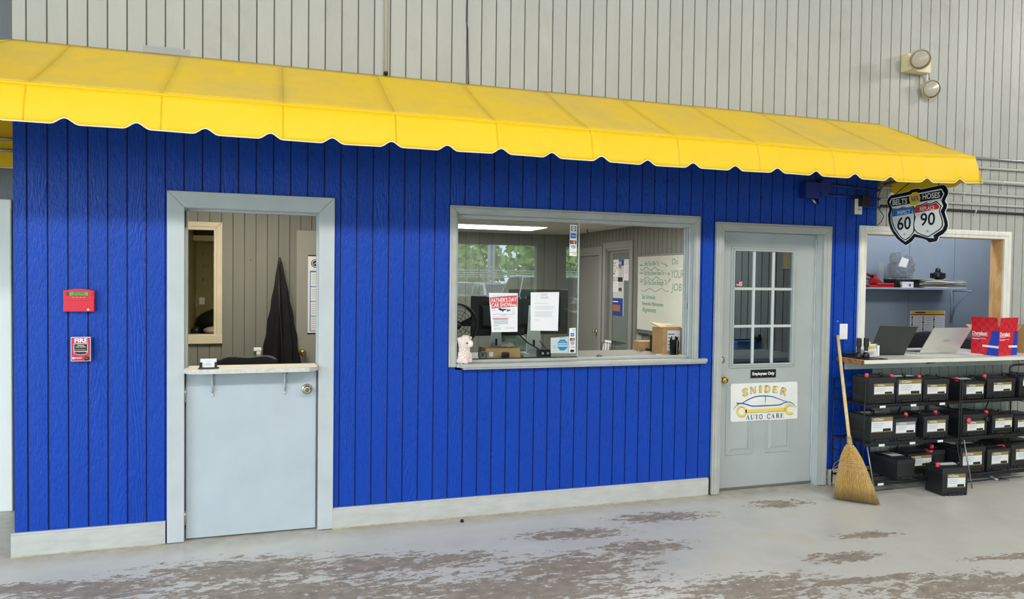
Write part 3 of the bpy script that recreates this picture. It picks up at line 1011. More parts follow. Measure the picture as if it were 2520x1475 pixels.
# the shop around the camera, with its open bays
struct(bx((-6.2, -12.2, 6.0), (15.2, 1.1, 6.2)), 'ceiling', pm('shop_ceiling', (150, 148, 142), 0.8), 'high plain ceiling of the repair shop', 'ceiling')
struct(MB().box((-6.2, -12.2, 0), (-6.0, -7.6, 6)).box((-6.2, -3.0, 0), (-6.0, 1.1, 6)).box((-6.2, -7.6, 4.2), (-6.0, -3.0, 6)), 'wall_left', M_SHOP, 'left shop wall around an open bay door', 'wall')
struct(bx((15, -12.2, 0), (15.2, 1.1, 6)), 'wall_right', M_SHOP, 'plain right wall of the shop', 'wall')
_b = MB()
cells([-6, -5.0, -2.5, 4.3, 7.43, 8.2, 12.0, 15], [0, 2.45, 3.0, 4.2, 6.0], [(-5.0, -2.5, 0, 4.2), (4.3, 7.43, 0, 2.45), (8.2, 12.0, 0, 2.45)], -12.2, -12.0, _b)
struct(_b, 'wall_rear', M_SHOP, 'rear shop wall with open bays reflected in the glass', 'wall')

# ================================================================== THE AWNING
def zf(x):
    return 2.503 + 0.035 * max(0.0, (x - 4.9) / 1.2) ** 2


random.seed(11)
awning = thing('awning', 'long yellow fabric awning with scalloped white edged valance', 'awning', (3.0, -0.4, 2.3))
RX0, RX1 = -0.067, 6.0
FX = [-0.87, -0.37, 0.22, 0.80, 1.37, 1.95, 2.52, 3.10, 3.68, 4.26, 4.84, 5.42, 6.10]
FY = -0.78


def clampx(x):
    return min(max(x, RX0), RX1)


for k in range(12):
    f0, f1 = FX[k], FX[k + 1]
    r0, r1 = clampx(f0), clampx(f1) if k < 11 else RX1
    lap = 0.0012 if k % 2 else 0.0

    def fn(u, v, f0=f0, f1=f1, r0=r0, r1=r1, lap=lap, k=k):
        xr, xf = r0 + (r1 - r0) * u, f0 + (f1 - f0) * u
        x = xr + (xf - xr) * v
        z = AWZ + (zf(xf) - AWZ) * v
        sag = 0.010 * math.sin(math.pi * v)
        wr = 0.0
        if x > 5.3:
            wr = 0.006 * math.sin(v * 26 + x * 5) * (x - 5.3) / 0.8 * math.sin(math.pi * v)
        return Vector((x, FY * v, z - sag + lap + wr))
    MB().grid(10, 14, fn).build('fabric_panel', M_YTOP, awning, smooth=True, solid=0.002)


def cusp(x, c0, per):
    d = abs((x - c0 + per / 2) % per - per / 2)
    t = max(0.0, 1 - d / 0.060)
    return 0.030 * t * t * (3 - 2 * t)


CP, C0 = 0.3075, 0.385


def vbot(x):
    return 2.314 + 0.030 * max(0.0, (x - 4.9) / 1.2) ** 2 + cusp(x, C0, CP) + 0.003 * math.sin(x * 3.1)


def vy(x, v):
    return FY - 0.045 * v - 0.005 * math.sin(x * 10.3) * v - 0.004 * math.sin(x * 4.1 + 1) * math.sin(v * 3.0) - 0.006 * math.sin(math.pi * v)


for k in range(12):
    f0, f1 = FX[k], FX[k + 1]

    def fn(u, v, f0=f0, f1=f1):
        x = f0 + (f1 - f0) * u
        zt = zf(x)
        z = zt + (vbot(x) - zt) * v
        return Vector((x, vy(x, v) - (0.0008 if f0 > 0 else 0), z))
    MB().grid(48, 8, fn).build('valance_panel', M_YVAL, awning, smooth=True, solid=0.0018)
_n = 520
MB().tube([(-0.87 + 6.97 * t / _n, vy(-0.87 + 6.97 * t / _n, 1.0), vbot(-0.87 + 6.97 * t / _n)) for t in range(_n + 1)], 0.0036, 5).build('edge_piping', M_PIPING, awning, smooth=True)
# fold where the top meets the valance
MB().tube([(-0.87 + 6.97 * t / 60, FY + 0.002, zf(-0.87 + 6.97 * t / 60) - 0.001) for t in range(61)], 0.007, 8).build('front_fold', M_YVAL, awning, smooth=True)
# end panel and its return valance over the parts counter
MB().add([(RX1, 0, AWZ), (6.10, FY, zf(6.1)), (6.10, 0.0, zf(6.1))], [(0, 1, 2)]).build('end_panel', M_YVAL, awning, solid=0.002)


def fe(u, v):
    y = FY * (1 - u)
    zt = zf(6.1)
    zb = 2.345 + cusp(y, -0.62, 0.62) * 0.9
    return Vector((6.10 + 0.03 * v + 0.006 * math.sin(u * 9), y - 0.045 * v * (1 - u), zt + (zb - zt) * v))


MB().grid(40, 8, fe).build('end_valance', M_YVAL, awning, smooth=True, solid=0.002)
MB().tube([fe(t / 40, 1.0) for t in range(41)], 0.0036, 5).build('edge_piping', M_PIPING, awning, smooth=True)
# side run around the office corner
MB().grid(8, 10, lambda u, v: Vector((RX0 + (-0.87 - RX0) * v, (0 + 0.9 * u) if v == 0 else (FY * v) + (0.9 - FY * v) * u, AWZ + (2.503 - AWZ) * v))).build('fabric_panel', M_YTOP, awning, smooth=True, solid=0.002)
MB().grid(10, 6, lambda u, v: Vector((-0.87 - 0.04 * v, -0.8 + 1.7 * u, 2.503 + (2.318 - 2.503) * v))).build('valance_panel', M_YVAL, awning, smooth=True, solid=0.002)
MB().add([(RX0, 0.9, AWZ), (-0.87, 0.9, 2.5), (-0.9, 0.9, 2.31), (RX0, 0.9, 2.31)], [(0, 1, 2, 3)]).build('end_panel', M_YVAL, awning, solid=0.002)
MB().tube([(-0.9, 0.895, 2.31), (RX0, 0.895, 2.31)], 0.0036, 6).build('edge_piping', M_PIPING, awning)
# tube frame under the fabric
for (a, b, r) in (((-0.86, 0.83, 2.49), (RX0, 0.83, 2.49), 0.012), ((-0.86, 0.83, 2.415), (RX0, 0.83, 2.415), 0.011), ((-0.84, -0.745, 2.478), (6.06, -0.745, 2.485), 0.012), ((6.05, -0.74, 2.47), (6.05, -0.01, 2.43), 0.013)):
    MB().tube([a, b], r, 10).build('frame_tube', M_STEEL, awning, smooth=True)
for x in (0.22, 1.37, 2.52, 3.68, 4.84):
    MB().tube([(x, -0.745, 2.478), (x, -0.003, 2.87)], 0.010, 8).build('frame_tube', M_STEEL, awning, smooth=True)
bx((5.985, -0.03, 2.40), (6.03, 0.0, 2.46)).build('wall_bracket', M_STEEL, awning)

# ================================================================== ON THE WALL
def wire(name, pts, r, mat, label, cat, group=None, n=8):
    return tagb(MB().tube(pts, r, n), name, mat, label, cat, group, smooth=True)


def strapped_pipe(name, label, cat, y0, zl, zr, r, mat, x0=6.02, x1=9.0, straps=(), group=None):
    """horizontal run along the wall with its clamps"""
    t = thing(name, label, cat, (x0, y0, zl), group=group)
    MB().tube([(x0, y0, zl), (x1, y0, zl + (zr - zl) / (7.6 - 6.78) * (x1 - x0) if False else zr)], r, 10).build('pipe', mat, t, smooth=True)
    for sx in straps:
        z = zl + (zr - zl) * (sx - x0) / (x1 - x0)
        MB().tube([(sx, y0, z), (sx + 0.012, y0, z)], r * 1.35, 12).build('clamp', M_SILVER, t, smooth=True)
        MB().box((sx, y0 + 0.0, z - r * 3.0), (sx + 0.014, 0.0, z - r)).build('strap', M_SILVER, t)
    return t


M_COND = pm('grey_painted_conduit', (178, 178, 172), 0.4, var=0.05)
strapped_pipe('conduit', 'uppermost bright conduit on the grey wall beside the awning end', 'conduit', -0.014, 2.70, 2.714, 0.009, M_STEEL, group='conduits on the grey wall')
strapped_pipe('conduit', 'second conduit from the top on the grey wall', 'conduit', -0.013, 2.615, 2.64, 0.010, M_COND, group='conduits on the grey wall')
strapped_pipe('conduit', 'thick grey conduit on the wall level with the awning corner', 'conduit', -0.018, 2.508, 2.513, 0.018, M_COND, straps=(7.33,), group='conduits on the grey wall')
strapped_pipe('conduit', 'upper thin grey conduit running behind the shield sign', 'conduit', -0.012, 2.404, 2.388, 0.0095, M_COND, straps=(6.9,), group='conduits on the grey wall')
strapped_pipe('conduit', 'lower thin grey conduit running behind the shield sign', 'conduit', -0.012, 2.308, 2.314, 0.0095, M_COND, group='conduits on the grey wall')
strapped_pipe('air_hose', 'black hose clipped along the wall above the parts counter', 'hose', -0.013, 2.252, 2.246, 0.011, pm('black_rubber', (38, 36, 36), 0.6), straps=(7.03,))
strapped_pipe('painted_conduit', 'upper conduit painted blue leading to the round junction box', 'conduit', -0.013, 2.395, 2.378, 0.011, M_PBLUE, 5.46, 6.0, group='blue painted conduits')
strapped_pipe('painted_conduit', 'lower conduit painted blue leading to the square junction box', 'conduit', -0.013, 2.315, 2.306, 0.011, M_PBLUE, 5.36, 6.0, group='blue painted conduits')
_p = PY(2101, 512)
strapped_pipe('painted_conduit', 'short blue painted cable running from the black adapter', 'conduit', -0.012, 2.245, 2.24, 0.009, M_PBLUE, 5.79, 6.02, group='blue painted conduits')
_v = thing('vertical_conduit', 'grey conduit dropping down the upper wall to the awning', 'conduit', (2.002, -0.012, 2.93))
MB().tube([(1.996, -0.013, 6.0), (2.003, -0.013, 2.922)], 0.0125, 12).build('pipe', M_COND, _v, smooth=True)
MB().tube([(2.003, -0.013, 2.935), (2.003, -0.013, 2.918)], 0.0145, 12).build('end_collar', M_BLACK, _v, smooth=True)
random.seed(5)
wire('black_cable', [(2.541 + 0.006 * math.sin(z * 5.2) + (0.008 if z < 3.3 else 0), -0.007, z) for z in [2.905 + 3.0 * k / 50 for k in range(51)]], 0.0038, pm('cable_black', (52, 52, 50), 0.6), 'thin black cable hanging down the upper grey wall', 'cable')

# blue junction boxes
_j = thing('square_junction_box', 'blue painted square junction box under the awning', 'junction box', (5.297, 0, 2.28))
bx((5.232, -0.075, 2.278), (5.368, 0.0, 2.402)).build('body', M_PBLUE, _j, bevel=0.006)
MB().tube([(5.315, -0.04, 2.28), (5.33, -0.05, 2.255), (5.345, -0.05, 2.24)], 0.011, 8).build('connector', M_SATIN, _j, smooth=True)
MB().tube([(5.345, -0.05, 2.245), (5.375, -0.04, 2.235), (5.39, -0.02, 2.27), (5.385, -0.015, 2.30)], 0.006, 8).build('whip_cable', M_BLACK, _j, smooth=True)
_j = thing('round_junction_box', 'blue painted round junction box under the awning', 'junction box', (5.435, 0, 2.31))
MB().lathe([(0.062, 0), (0.062, 0.052), (0.058, 0.056), (0.0, 0.056)], 28, Matrix.Translation((5.435, 0, 2.372)) @ Matrix.Rotation(R(90), 4, 'X')).build('body', M_PBLUE, _j, smooth=False, bevel=0.002)
MB().lathe([(0.004, 0), (0.004, 0.002)], 10, Matrix.Translation((5.432, -0.056, 2.37)) @ Matrix.Rotation(R(90), 4, 'X')).build('screw', M_DARK, _j)

# outlet with plug-in adapter
_o = thing('wall_outlet', 'white outlet plate on a surface box below the blue conduits', 'outlet', (5.77, 0, 2.17))
bx((5.728, -0.045, 2.172), (5.800, 0.0, 2.292)).build('box', pm('box_slate', (70, 84, 110), 0.4), _o, bevel=0.003)
bx((5.728, -0.051, 2.170), (5.800, -0.045, 2.294)).build('plate', M_PAPER, _o, bevel=0.002)
MB().lathe([(0.017, 0), (0.017, 0.003), (0.015, 0.004)], 20, Matrix.Translation((5.766, -0.051, 2.204)) @ Matrix.Rotation(R(90), 4, 'X')).build('socket', M_CREAMPL, _o, smooth=True)
for dx in (-0.006, 0.006):
    bx((5.766 + dx - 0.001, -0.0556, 2.201), (5.766 + dx + 0.001, -0.0545, 2.210)).build('slot', M_INK, _o)
_a = thing('power_adapter', 'black power adapter plugged into the outlet under the awning', 'adapter', (5.79, -0.08, 2.23))
bx((5.755, -0.105, 2.232), (5.818, -0.052, 2.318)).build('body', M_BLACK, _a, bevel=0.005)
MB().tube([(5.79, -0.08, 2.318), (5.80, -0.06, 2.345), (5.93, -0.02, 2.33), (6.01, -0.02, 2.40)], 0.003, 6).build('cord', M_BLACK, _a, smooth=True)
wire('loose_cable', [(6.015, -0.03, 2.41), (6.0, -0.012, 2.34), (5.995, -0.01, 2.25), (6.015, -0.012, 2.215), (6.05, -0.02, 2.17), (6.03, -0.012, 2.12), (5.995, -0.008, 2.09)], 0.0028, M_BLACK, 'thin black cable looping down beside the blue paint edge', 'cable')

# blank cover plate behind the broom handle
_b = thing('blank_cover_plate', 'white blank switch plate on the blue wall behind the broom handle', 'cover plate', (5.687, 0, 1.165))
bx((5.650, -0.007, 1.166), (5.727, 0.0, 1.292)).build('plate', M_PAPER, _b, bevel=0.002)
for z in (1.19, 1.268):
    MB().lathe([(0.003, 0), (0.003, 0.001)], 8, Matrix.Translation((5.689, -0.007, z)) @ Matrix.Rotation(R(90), 4, 'X')).build('screw', M_SILVER, _b)
# nail head
tagb(MB().lathe([(0.006, 0), (0.006, 0.004), (0.003, 0.006)], 10, Matrix.Translation((5.63, 0, 1.312)) @ Matrix.Rotation(R(90), 4, 'X')), 'nail_head', M_SILVER, 'pale nail head on blue wall above the blank plate', 'nail')

# alarm keypad
_k = thing('alarm_keypad', 'red alarm keypad with green display on the blue wall', 'keypad', (0.262, 0, 1.39))
n = 12
pts = [(0.184, -0.001, 1.394), (0.342, -0.001, 1.394), (0.342, -0.001, 1.515)]
pts += [(0.342 - 0.158 * t / n, -0.001, 1.515 + 0.012 * math.sin(math.pi * t / n)) for t in range(1, n)] + [(0.184, -0.001, 1.515)]
MB().prism(pts, (0, -0.026, 0)).build('body', M_RED, _k, bevel=0.003)
low = [(0.186, -0.027, 1.396), (0.340, -0.027, 1.396), (0.340, -0.027, 1.466)] + [(0.340 - 0.154 * t / n, -0.027, 1.466 - 0.008 * math.sin(math.pi * t / n)) for t in range(1, n)] + [(0.186, -0.027, 1.466)]
MB().prism(low, (0, -0.004, 0)).build('flip_cover', M_RED, _k, bevel=0.0015)
bx((0.199, -0.0282, 1.485), (0.310, -0.0268, 1.508)).build('display_bezel', pm('dark_red', (150, 20, 40), 0.4), _k)
kd_ = bx((0.216, -0.0288, 1.486), (0.310, -0.0275, 1.507)).build('display', pm('lcd_green', (96, 178, 74), 0.25), _k)
text('System Ready', 0.0105, (0.264, -0.0292, 1.502), M_INK, kd_, xs=0.95)
text('Enter code to arm', 0.0105, (0.263, -0.0292, 1.491), M_INK, kd_, xs=0.9)
for z in (1.4915, 1.5015):
    MB().lathe([(0.0055, 0), (0.0055, 0.002), (0.003, 0.003)], 14, Matrix.Translation((0.331, -0.027, z)) @ Matrix.Rotation(R(90), 4, 'X')).build('button', pm('keypad_button', (186, 60, 80), 0.4), _k, smooth=True)
for i in range(4):
    bx((0.229 + i * 0.019, -0.0282, 1.4755), (0.241 + i * 0.019, -0.0268, 1.4785)).build('soft_key', pm('keypad_pale', (240, 150, 160), 0.4), _k)
MB().lathe([(0.006, 0), (0.006, 0.001)], 18, Matrix.Translation((0.311, -0.031, 1.407)) @ Matrix.Rotation(R(90), 4, 'X')).build('lamp_dot', M_PAPER, _k)

# fire alarm pull station
_f = thing('fire_pull_station', 'red and white fire alarm pull station below the keypad', 'fire alarm', (0.272, 0, 1.105))
bx((0.226, -0.032, 1.112), (0.322, 0.0, 1.248)).build('body', pm('dark_red_body', (130, 22, 38), 0.4), _f, bevel=0.004)
bx((0.223, -0.0345, 1.110), (0.325, -0.030, 1.250)).build('white_border', M_PAPER, _f, bevel=0.005)
bx((0.2265, -0.0362, 1.1135), (0.3215, -0.034, 1.2465)).build('face', pm('fire_red', (196, 52, 74), 0.4), _f, bevel=0.004)
text('FIRE', 0.034, (0.2745, -0.0365, 1.2285), M_PAPER, _f, xs=1.08, bold=0.0011)
bx((0.2385, -0.0372, 1.166), (0.3095, -0.036, 1.2125)).build('recess_border', M_PAPER, _f, bevel=0.003)
bx((0.2415, -0.0378, 1.169), (0.3065, -0.037, 1.2095)).build('recess', M_INK, _f)
bx((0.2455, -0.043, 1.172), (0.3025, -0.0375, 1.183)).build('pull_bar', pm('pull_grey', (120, 92, 96), 0.4), _f, bevel=0.002)
text('PUSH IN', 0.0088, (0.274, -0.0382, 1.2015), M_PAPER, _f, bold=0.0002)
text('PULL DOWN', 0.0088, (0.274, -0.0382, 1.193), M_PAPER, _f, bold=0.0002)
_tr = [(0.240, 1.168), (0.308, 1.168), (0.308, 1.158), (0.300, 1.152), (0.274, 1.146), (0.248, 1.152), (0.240, 1.158)]
MB().prism([(x, -0.0361, z) for x, z in _tr], (0, -0.0012, 0)).build('lower_border', M_PAPER, _f)
_tr = [(0.243, 1.165), (0.305, 1.165), (0.305, 1.159), (0.298, 1.154), (0.274, 1.149), (0.250, 1.154), (0.243, 1.159)]
MB().prism([(x, -0.0373, z) for x, z in _tr], (0, -0.0012, 0)).build('lower_recess', M_INK, _f)
MB().lathe([(0.012, 0), (0.012, 0.004), (0.010, 0.005), (0.004, 0.0055)], 20, Matrix.Translation((0.304, -0.036, 1.127)) @ Matrix.Rotation(R(90), 4, 'X')).build('key_lock', M_BLACK, _f, smooth=True)
bx((0.303, -0.0425, 1.1255), (0.310, -0.041, 1.1285)).build('key_slot', M_SILVER, _f)
bx((0.246, -0.0367, 1.1272), (0.279, -0.0361, 1.1312)).build('maker_name', M_PAPER, _f)
MB().lathe([(0.0065, 0), (0.0065, 0.0008)], 16, Matrix.Translation((0.2375, -0.0361, 1.129)) @ Matrix.Rotation(R(90), 4, 'X')).build('maker_mark', M_PAPER, _f)

# emergency light with one head hanging off
_e = thing('emergency_light', 'cream emergency light box with a tilted lamp head, high on the grey wall', 'emergency light', (6.31, 0, 3.34))
bx((6.200, -0.075, 3.350), (6.440, 0.0, 3.490)).build('housing', M_CREAMPL, _e, bevel=0.004)
MB().prism([(6.20, -0.075, 3.350), (6.30, -0.075, 3.350), (6.30, -0.075, 3.365), (6.20, -0.115, 3.372)], (0, 0.001, 0)).build('skirt_lip', M_CREAMPL, _e)
MB().prism([(6.195, -0.074, 3.350), (6.195, -0.118, 3.352), (6.285, -0.074, 3.352)], (0, 0, 0.022)).build('lamp_bracket', M_CREAMPL, _e)
M_REFL = pm('lamp_reflector', (214, 206, 188), 0.35, 0.35)


def lamp_head(t, c, d, r):
    d = Vector(d).normalized()
    Mx = Matrix.Translation(Vector(c)) @ d.to_track_quat('Z', 'Y').to_matrix().to_4x4()
    MB().lathe([(0.02, -0.045), (r * 0.7, -0.035), (r * 0.98, -0.012), (r, 0.0), (r, 0.012), (r * 0.95, 0.014)], 32, Mx).build('lamp_shell', M_CREAMPL, t, smooth=True)
    MB().lathe([(r * 0.3, -0.018), (r * 0.7, -0.006), (r * 0.95, 0.0142)], 28, Mx).build('reflector', M_REFL, t, smooth=True)
    MB().lathe([(0.012, -0.02), (0.012, 0.004), (0.006, 0.009)], 12, Mx).build('bulb', pm('bulb_yellow', (226, 190, 110), 0.2), t, smooth=True)
    MB().lathe([(r * 0.95, 0.013), (r * 0.7, 0.019), (r * 0.3, 0.022), (0.001, 0.0225)], 28, Mx).build('lens', M_LENS, t, smooth=True)
    MB().lathe([(r * 0.93, 0.010), (r * 1.03, 0.010), (r * 1.03, 0.017), (r * 0.93, 0.017)], 32, Mx, cap=False).build('rim', pm('rim_tan', (176, 160, 120), 0.4), t, smooth=True)


lamp_head(_e, (6.235, -0.155, 3.42), (-0.55, -0.8, -0.42), 0.078)
_h = thing('hanging_lamp_head', 'round emergency lamp head dangling by its wires below the light box', 'lamp head', (6.47, -0.06, 3.15))
lamp_head(_h, (6.455, -0.062, 3.225), (-0.35, -0.9, -0.25), 0.074)
MB().tube([(6.445, -0.03, 3.35), (6.448, -0.03, 3.31), (6.452, -0.03, 3.28)], 0.012, 6).build('strap', pm('strap_white', (214, 214, 210), 0.5), _h)
for k in range(3):
    MB().tube([(6.45, -0.02, 3.34), (6.47 + 0.006 * k, -0.03, 3.32), (6.46, -0.03, 3.305 - 0.004 * k), (6.475 + 0.008 * k, -0.03, 3.295), (6.462, -0.04, 3.28)], 0.0018, 5).build('wire', M_BLACK, _h, smooth=True)

# ------------------------------------------------------------------ hanging shield sign (faces along the counter)
SX = 5.985


def sp(px, py, dx=0.0):
    """pixel of the enlarged sign detail -> point in the sign's plane"""
    p = PX(2100 + px / 6.0, 380 + py / 6.0, SX)
    return Vector((SX - dx, p.y, p.z))


sign = thing('shield_sign', 'hanging double shield sign about belts and hoses intervals', 'sign', (SX, -0.38, 1.92))
OUT = [(500, 700), (512, 660), (560, 608), (640, 590), (828, 550), (850, 525), (905, 512), (965, 508), (1000, 522), (1300, 456), (1340, 456), (1372, 478), (1400, 545), (1392, 600), (1365, 650), (1352, 690), (1366, 718), (1386, 745), (1372, 800), (1348, 852), (1368, 920), (1392, 1000), (1396, 1060), (1375, 1120), (1330, 1172), (1262, 1212), (1246, 1256), (1228, 1284), (1170, 1296), (1118, 1302), (1082, 1266), (1010, 1240), (912, 1222), (868, 1282), (822, 1318), (775, 1342), (700, 1292), (640, 1238), (590, 1170), (548, 1092), (524, 1000), (514, 890), (538, 812), (518, 770)]


def ring(pts, dx, th, name, mat, grow=0.0):
    q = [sp(x, y, dx) for x, y in pts]
    if grow:
        c = sum(q, Vector()) / len(q)
        q = [p + (p - c).normalized() * grow for p in q]
    return MB().prism(q, (-th, 0, 0)).build(name, mat, sign)


M_SB = pm('sign_black', (20, 20, 22), 0.35)
M_SW = pm('sign_white', (244, 246, 246), 0.35)
ring(OUT, -0.004, 0.004, 'white_back', M_SW, 0.005)
ring(OUT, 0.0, 0.0012, 'black_border', M_SB)
ring([(532, 706), (562, 652), (620, 640), (1304, 506), (1348, 580), (1300, 690), (1330, 762), (1290, 842), (1336, 960), (1350, 1040), (1320, 1110), (1240, 1160), (1180, 1200), (1200, 1240), (1110, 1236), (960, 1190), (900, 1172), (840, 1240), (770, 1292), (690, 1232), (600, 1120), (556, 1000), (552, 900), (578, 800)], 0.0012, 0.0008, 'white_field', M_SW)
ring([(550, 724), (572, 668), (1304, 530), (1330, 590), (1296, 652), (574, 775)], 0.002, 0.0006, 'banner', M_SB)
ring([(575, 815), (592, 798), (650, 806), (740, 778), (800, 790), (858, 772), (888, 762), (925, 820), (915, 900), (905, 1140), (870, 1190), (830, 1236), (765, 1272), (700, 1226), (620, 1120), (572, 1010), (564, 930)], 0.002, 0.0006, 'shield_outline', M_SB)
ring([(590, 822), (602, 808), (652, 818), (742, 790), (802, 802), (880, 774), (910, 830), (900, 900), (888, 1140), (858, 1186), (824, 1222), (766, 1258), (708, 1214), (632, 1112), (586, 1004), (578, 930)], 0.0026, 0.0006, 'shield_face', M_SW)
ring([(592, 826), (604, 812), (652, 820), (742, 792), (802, 804), (884, 778), (896, 800), (868, 838), (886, 870), (584, 922)], 0.0032, 0.0005, 'blue_band', pm('sign_blue', (30, 116, 206), 0.35))
ring([(880, 830), (940, 760), (1024, 738), (1084, 708), (1130, 732), (1180, 716), (1228, 688), (1308, 760), (1282, 836), (1328, 990), (1326, 1060), (1290, 1110), (1220, 1156), (1110, 1226), (1010, 1194), (940, 1160), (900, 1110), (890, 1040), (912, 930)], 0.0032, 0.0006, 'shield_outline', M_SB)
ring([(898, 836), (952, 772), (1028, 752), (1086, 722), (1132, 746), (1182, 730), (1228, 706), (1292, 764), (1268, 838), (1314, 990), (1312, 1056), (1280, 1100), (1214, 1144), (1110, 1210), (1016, 1182), (950, 1150), (914, 1104), (904, 1040), (926, 930)], 0.0038, 0.0006, 'shield_face', M_SW)
ring([(904, 832), (956, 776), (1030, 756), (1086, 730), (1132, 752), (1182, 738), (1228, 718), (1280, 768), (1266, 806), (914, 868)], 0.0044, 0.0005, 'red_band', pm('sign_red', (214, 52, 40), 0.35))
ring([(824, 650), (852, 592), (880, 564), (950, 556), (975, 590), (998, 640), (985, 700), (962, 740), (890, 756), (848, 740)], 0.0032, 0.0008, 'yellow_hexagon', pm('sign_yellow', (248, 214, 28), 0.35))
_sl = (sp(1300, 600) - sp(700, 712))
_roll = math.atan2(_sl.z, -_sl.y)


def st(s, px, py, h, mat, wpx=100, bold=0.0, dx=0.0036, sh=0.0):
    fw_ = (sp(px - wpx / 2, py) - sp(px + wpx / 2, py)).length
    a, b = sp(px, py - h / 2), sp(px, py + h / 2)
    text(s, (a - b).length / 0.70, sp(px, py, dx), mat, sign, FL, fit=fw_, roll=0, ext=0.0003, bold=bold, shear=sh)


st('BELTS', 690, 706, 78, M_SW, 214, 0.0014)
st('HOSES', 1152, 618, 80, M_SW, 256, 0.0014)
st('NAPA', 912, 658, 84, pm('sign_blue_dark', (24, 62, 160), 0.35), 112, 0.0010, 0.0044)
st('INSPECT', 748, 857, 56, M_SW, 188, 0.0004, 0.0042)
st('REPLACE', 1096, 800, 56, M_SW, 214, 0.0004, 0.0054)
st('60', 752, 1030, 186, M_SB, 196, 0.0012, 0.0038)
st('90', 1104, 968, 184, M_SB, 214, 0.0012, 0.0050)
st('- K -', 760, 1184, 34, M_SB, 76, 0.0, 0.0038)
st('- K -', 1108, 1138, 34, M_SB, 80, 0.0, 0.0050)
for (tx, ty, bx_, by_) in ((770, 395, 620, 592), (1140, 345, 1270, 462)):
    a, b = sp(tx, ty, 0.002), sp(bx_, by_, 0.002)
    a.x = 6.04
    L = (b - a).length
    nl = max(4, int(L / 0.016))
    d = (b - a).normalized()
    for q in range(nl):
        c = a + (b - a) * ((q + 0.5) / nl)
        side = d.cross(Vector((1, 0, 0))).normalized() if q % 2 else Vector((1, 0, 0))
        lk = [c + d * (0.011 * math.cos(t)) + side * (0.0042 * math.sin(t)) for t in [2 * math.pi * j / 10 for j in range(11)]]
        MB().tube(lk, 0.0016, 5, cap=False).build('chain_link', M_BLACKM, sign, smooth=True)

# ================================================================== ON THE EMPLOYEES' DOOR
def rrect(x0, x1, z0, z1, r, n=5):
    out = []
    for cx, cz, a0 in ((x1 - r, z1 - r, 0), (x0 + r, z1 - r, 90), (x0 + r, z0 + r, 180), (x1 - r, z0 + r, 270)):
        for k in range(n + 1):
            a = R(a0 + 90 * k / n)
            out.append((cx + r * math.cos(a), cz + r * math.sin(a)))
    return out


_s = thing('employees_only_sign', 'small black sign with white lettering on the grey door', 'sign', (4.975, DY, 0.83))
_a, _c = PY(1847, 912, DY), PY(1908, 930, DY)
ex0, ex1, ez0, ez1 = _a.x, _c.x, 0.868, 0.932
ep_ = bx((ex0, DY - 0.004, ez0), (ex1, DY, ez1)).build('plate', pm('sign_gloss_black', (16, 16, 18), 0.25), _s, bevel=0.002)
for (q0, q1) in (((ex0, ez0), (ex1, ez0 + .004)), ((ex0, ez1 - .004), (ex1, ez1)), ((ex0, ez0), (ex0 + .005, ez1)), ((ex1 - .005, ez0), (ex1, ez1))):
    bx((q0[0], DY - 0.006, q0[1]), (q1[0], DY - 0.003, q1[1])).build('frame_edge', pm('sign_frame', (60, 58, 58), 0.3, 0.6), _s)
text('Employees Only', 0.0335, ((ex0 + ex1) / 2, DY - 0.0045, (ez0 + ez1) / 2), M_SW, ep_, xs=0.93, bold=0.0009)

# magnetic company sign
ms = thing('company_sign', 'white magnetic sign with blue car outline and yellow wrench', 'sign', (4.98, DY, 0.5))
MY = DY - 0.0085


def mp_(px, py, dy=0.0):
    """pixel of the enlarged sign detail -> point in the sign's plane"""
    p = PY(1790 + px / 12.29, 930 + py / 12.29, MY)
    return Vector((p.x, MY - dy, p.z))


_q = [(100, 250), (108, 205), (140, 184), (1600, 140), (2080, 114), (2112, 126), (2126, 160), (2124, 1190), (2112, 1226), (2080, 1242), (150, 1340), (112, 1326), (98, 1290)]
msp = MB().prism([mp_(x, y, -0.0012) for x, y in _q], (0, 0.0012, 0)).build('plate', pm('magnet_white', (232, 233, 230), 0.3, var=0.04, vscale=9), ms)


def mpoly(pts, dy, name, mat):
    return MB().prism([mp_(x, y, dy) for x, y in pts], (0, -0.0004, 0)).build(name, mat, msp)


def mstroke(pts, ws, dy, name, mat):
    up, dn = [], []
    P = [mp_(x, y, dy) for x, y in pts]
    for i, p in enumerate(P):
        d = (P[min(i + 1, len(P) - 1)] - P[max(i - 1, 0)]).normalized()
        nrm = Vector((-d.z, 0, d.x))
        up.append(p + nrm * ws[i])
        dn.append(p - nrm * ws[i])
    mb = MB()
    n = len(P)
    off = Vector((0, -0.0004, 0))
    vs = up + dn + [v + off for v in up] + [v + off for v in dn]
    fs = []
    for i in range(n - 1):
        fs += [(2 * n + i, 2 * n + i + 1, 3 * n + i + 1, 3 * n + i), (i, n + i, n + i + 1, i + 1)]
    mb.add(vs, fs)
    return mb.build(name, mat, msp)


M_NAVY = pm('print_navy', (36, 78, 156), 0.4)
M_MUST = pm('print_mustard', (240, 208, 84), 0.4)
M_MUSTD = pm('print_mustard_shade', (120, 104, 60), 0.4)


def arc(pts, n=14):
    """Catmull-Rom through pts"""
    out = []
    P = [pts[0]] + list(pts) + [pts[-1]]
    for i in range(1, len(P) - 2):
        for k in range(n):
            t = k / n
            out.append(tuple(0.5 * ((2 * P[i][j]) + (-P[i - 1][j] + P[i + 1][j]) * t + (2 * P[i - 1][j] - 5 * P[i][j] + 4 * P[i + 1][j] - P[i + 2][j]) * t * t + (-P[i - 1][j] + 3 * P[i][j] - 3 * P[i + 1][j] + P[i + 2][j]) * t ** 3) for j in (0, 1)))
    out.append(pts[-1])
    return out


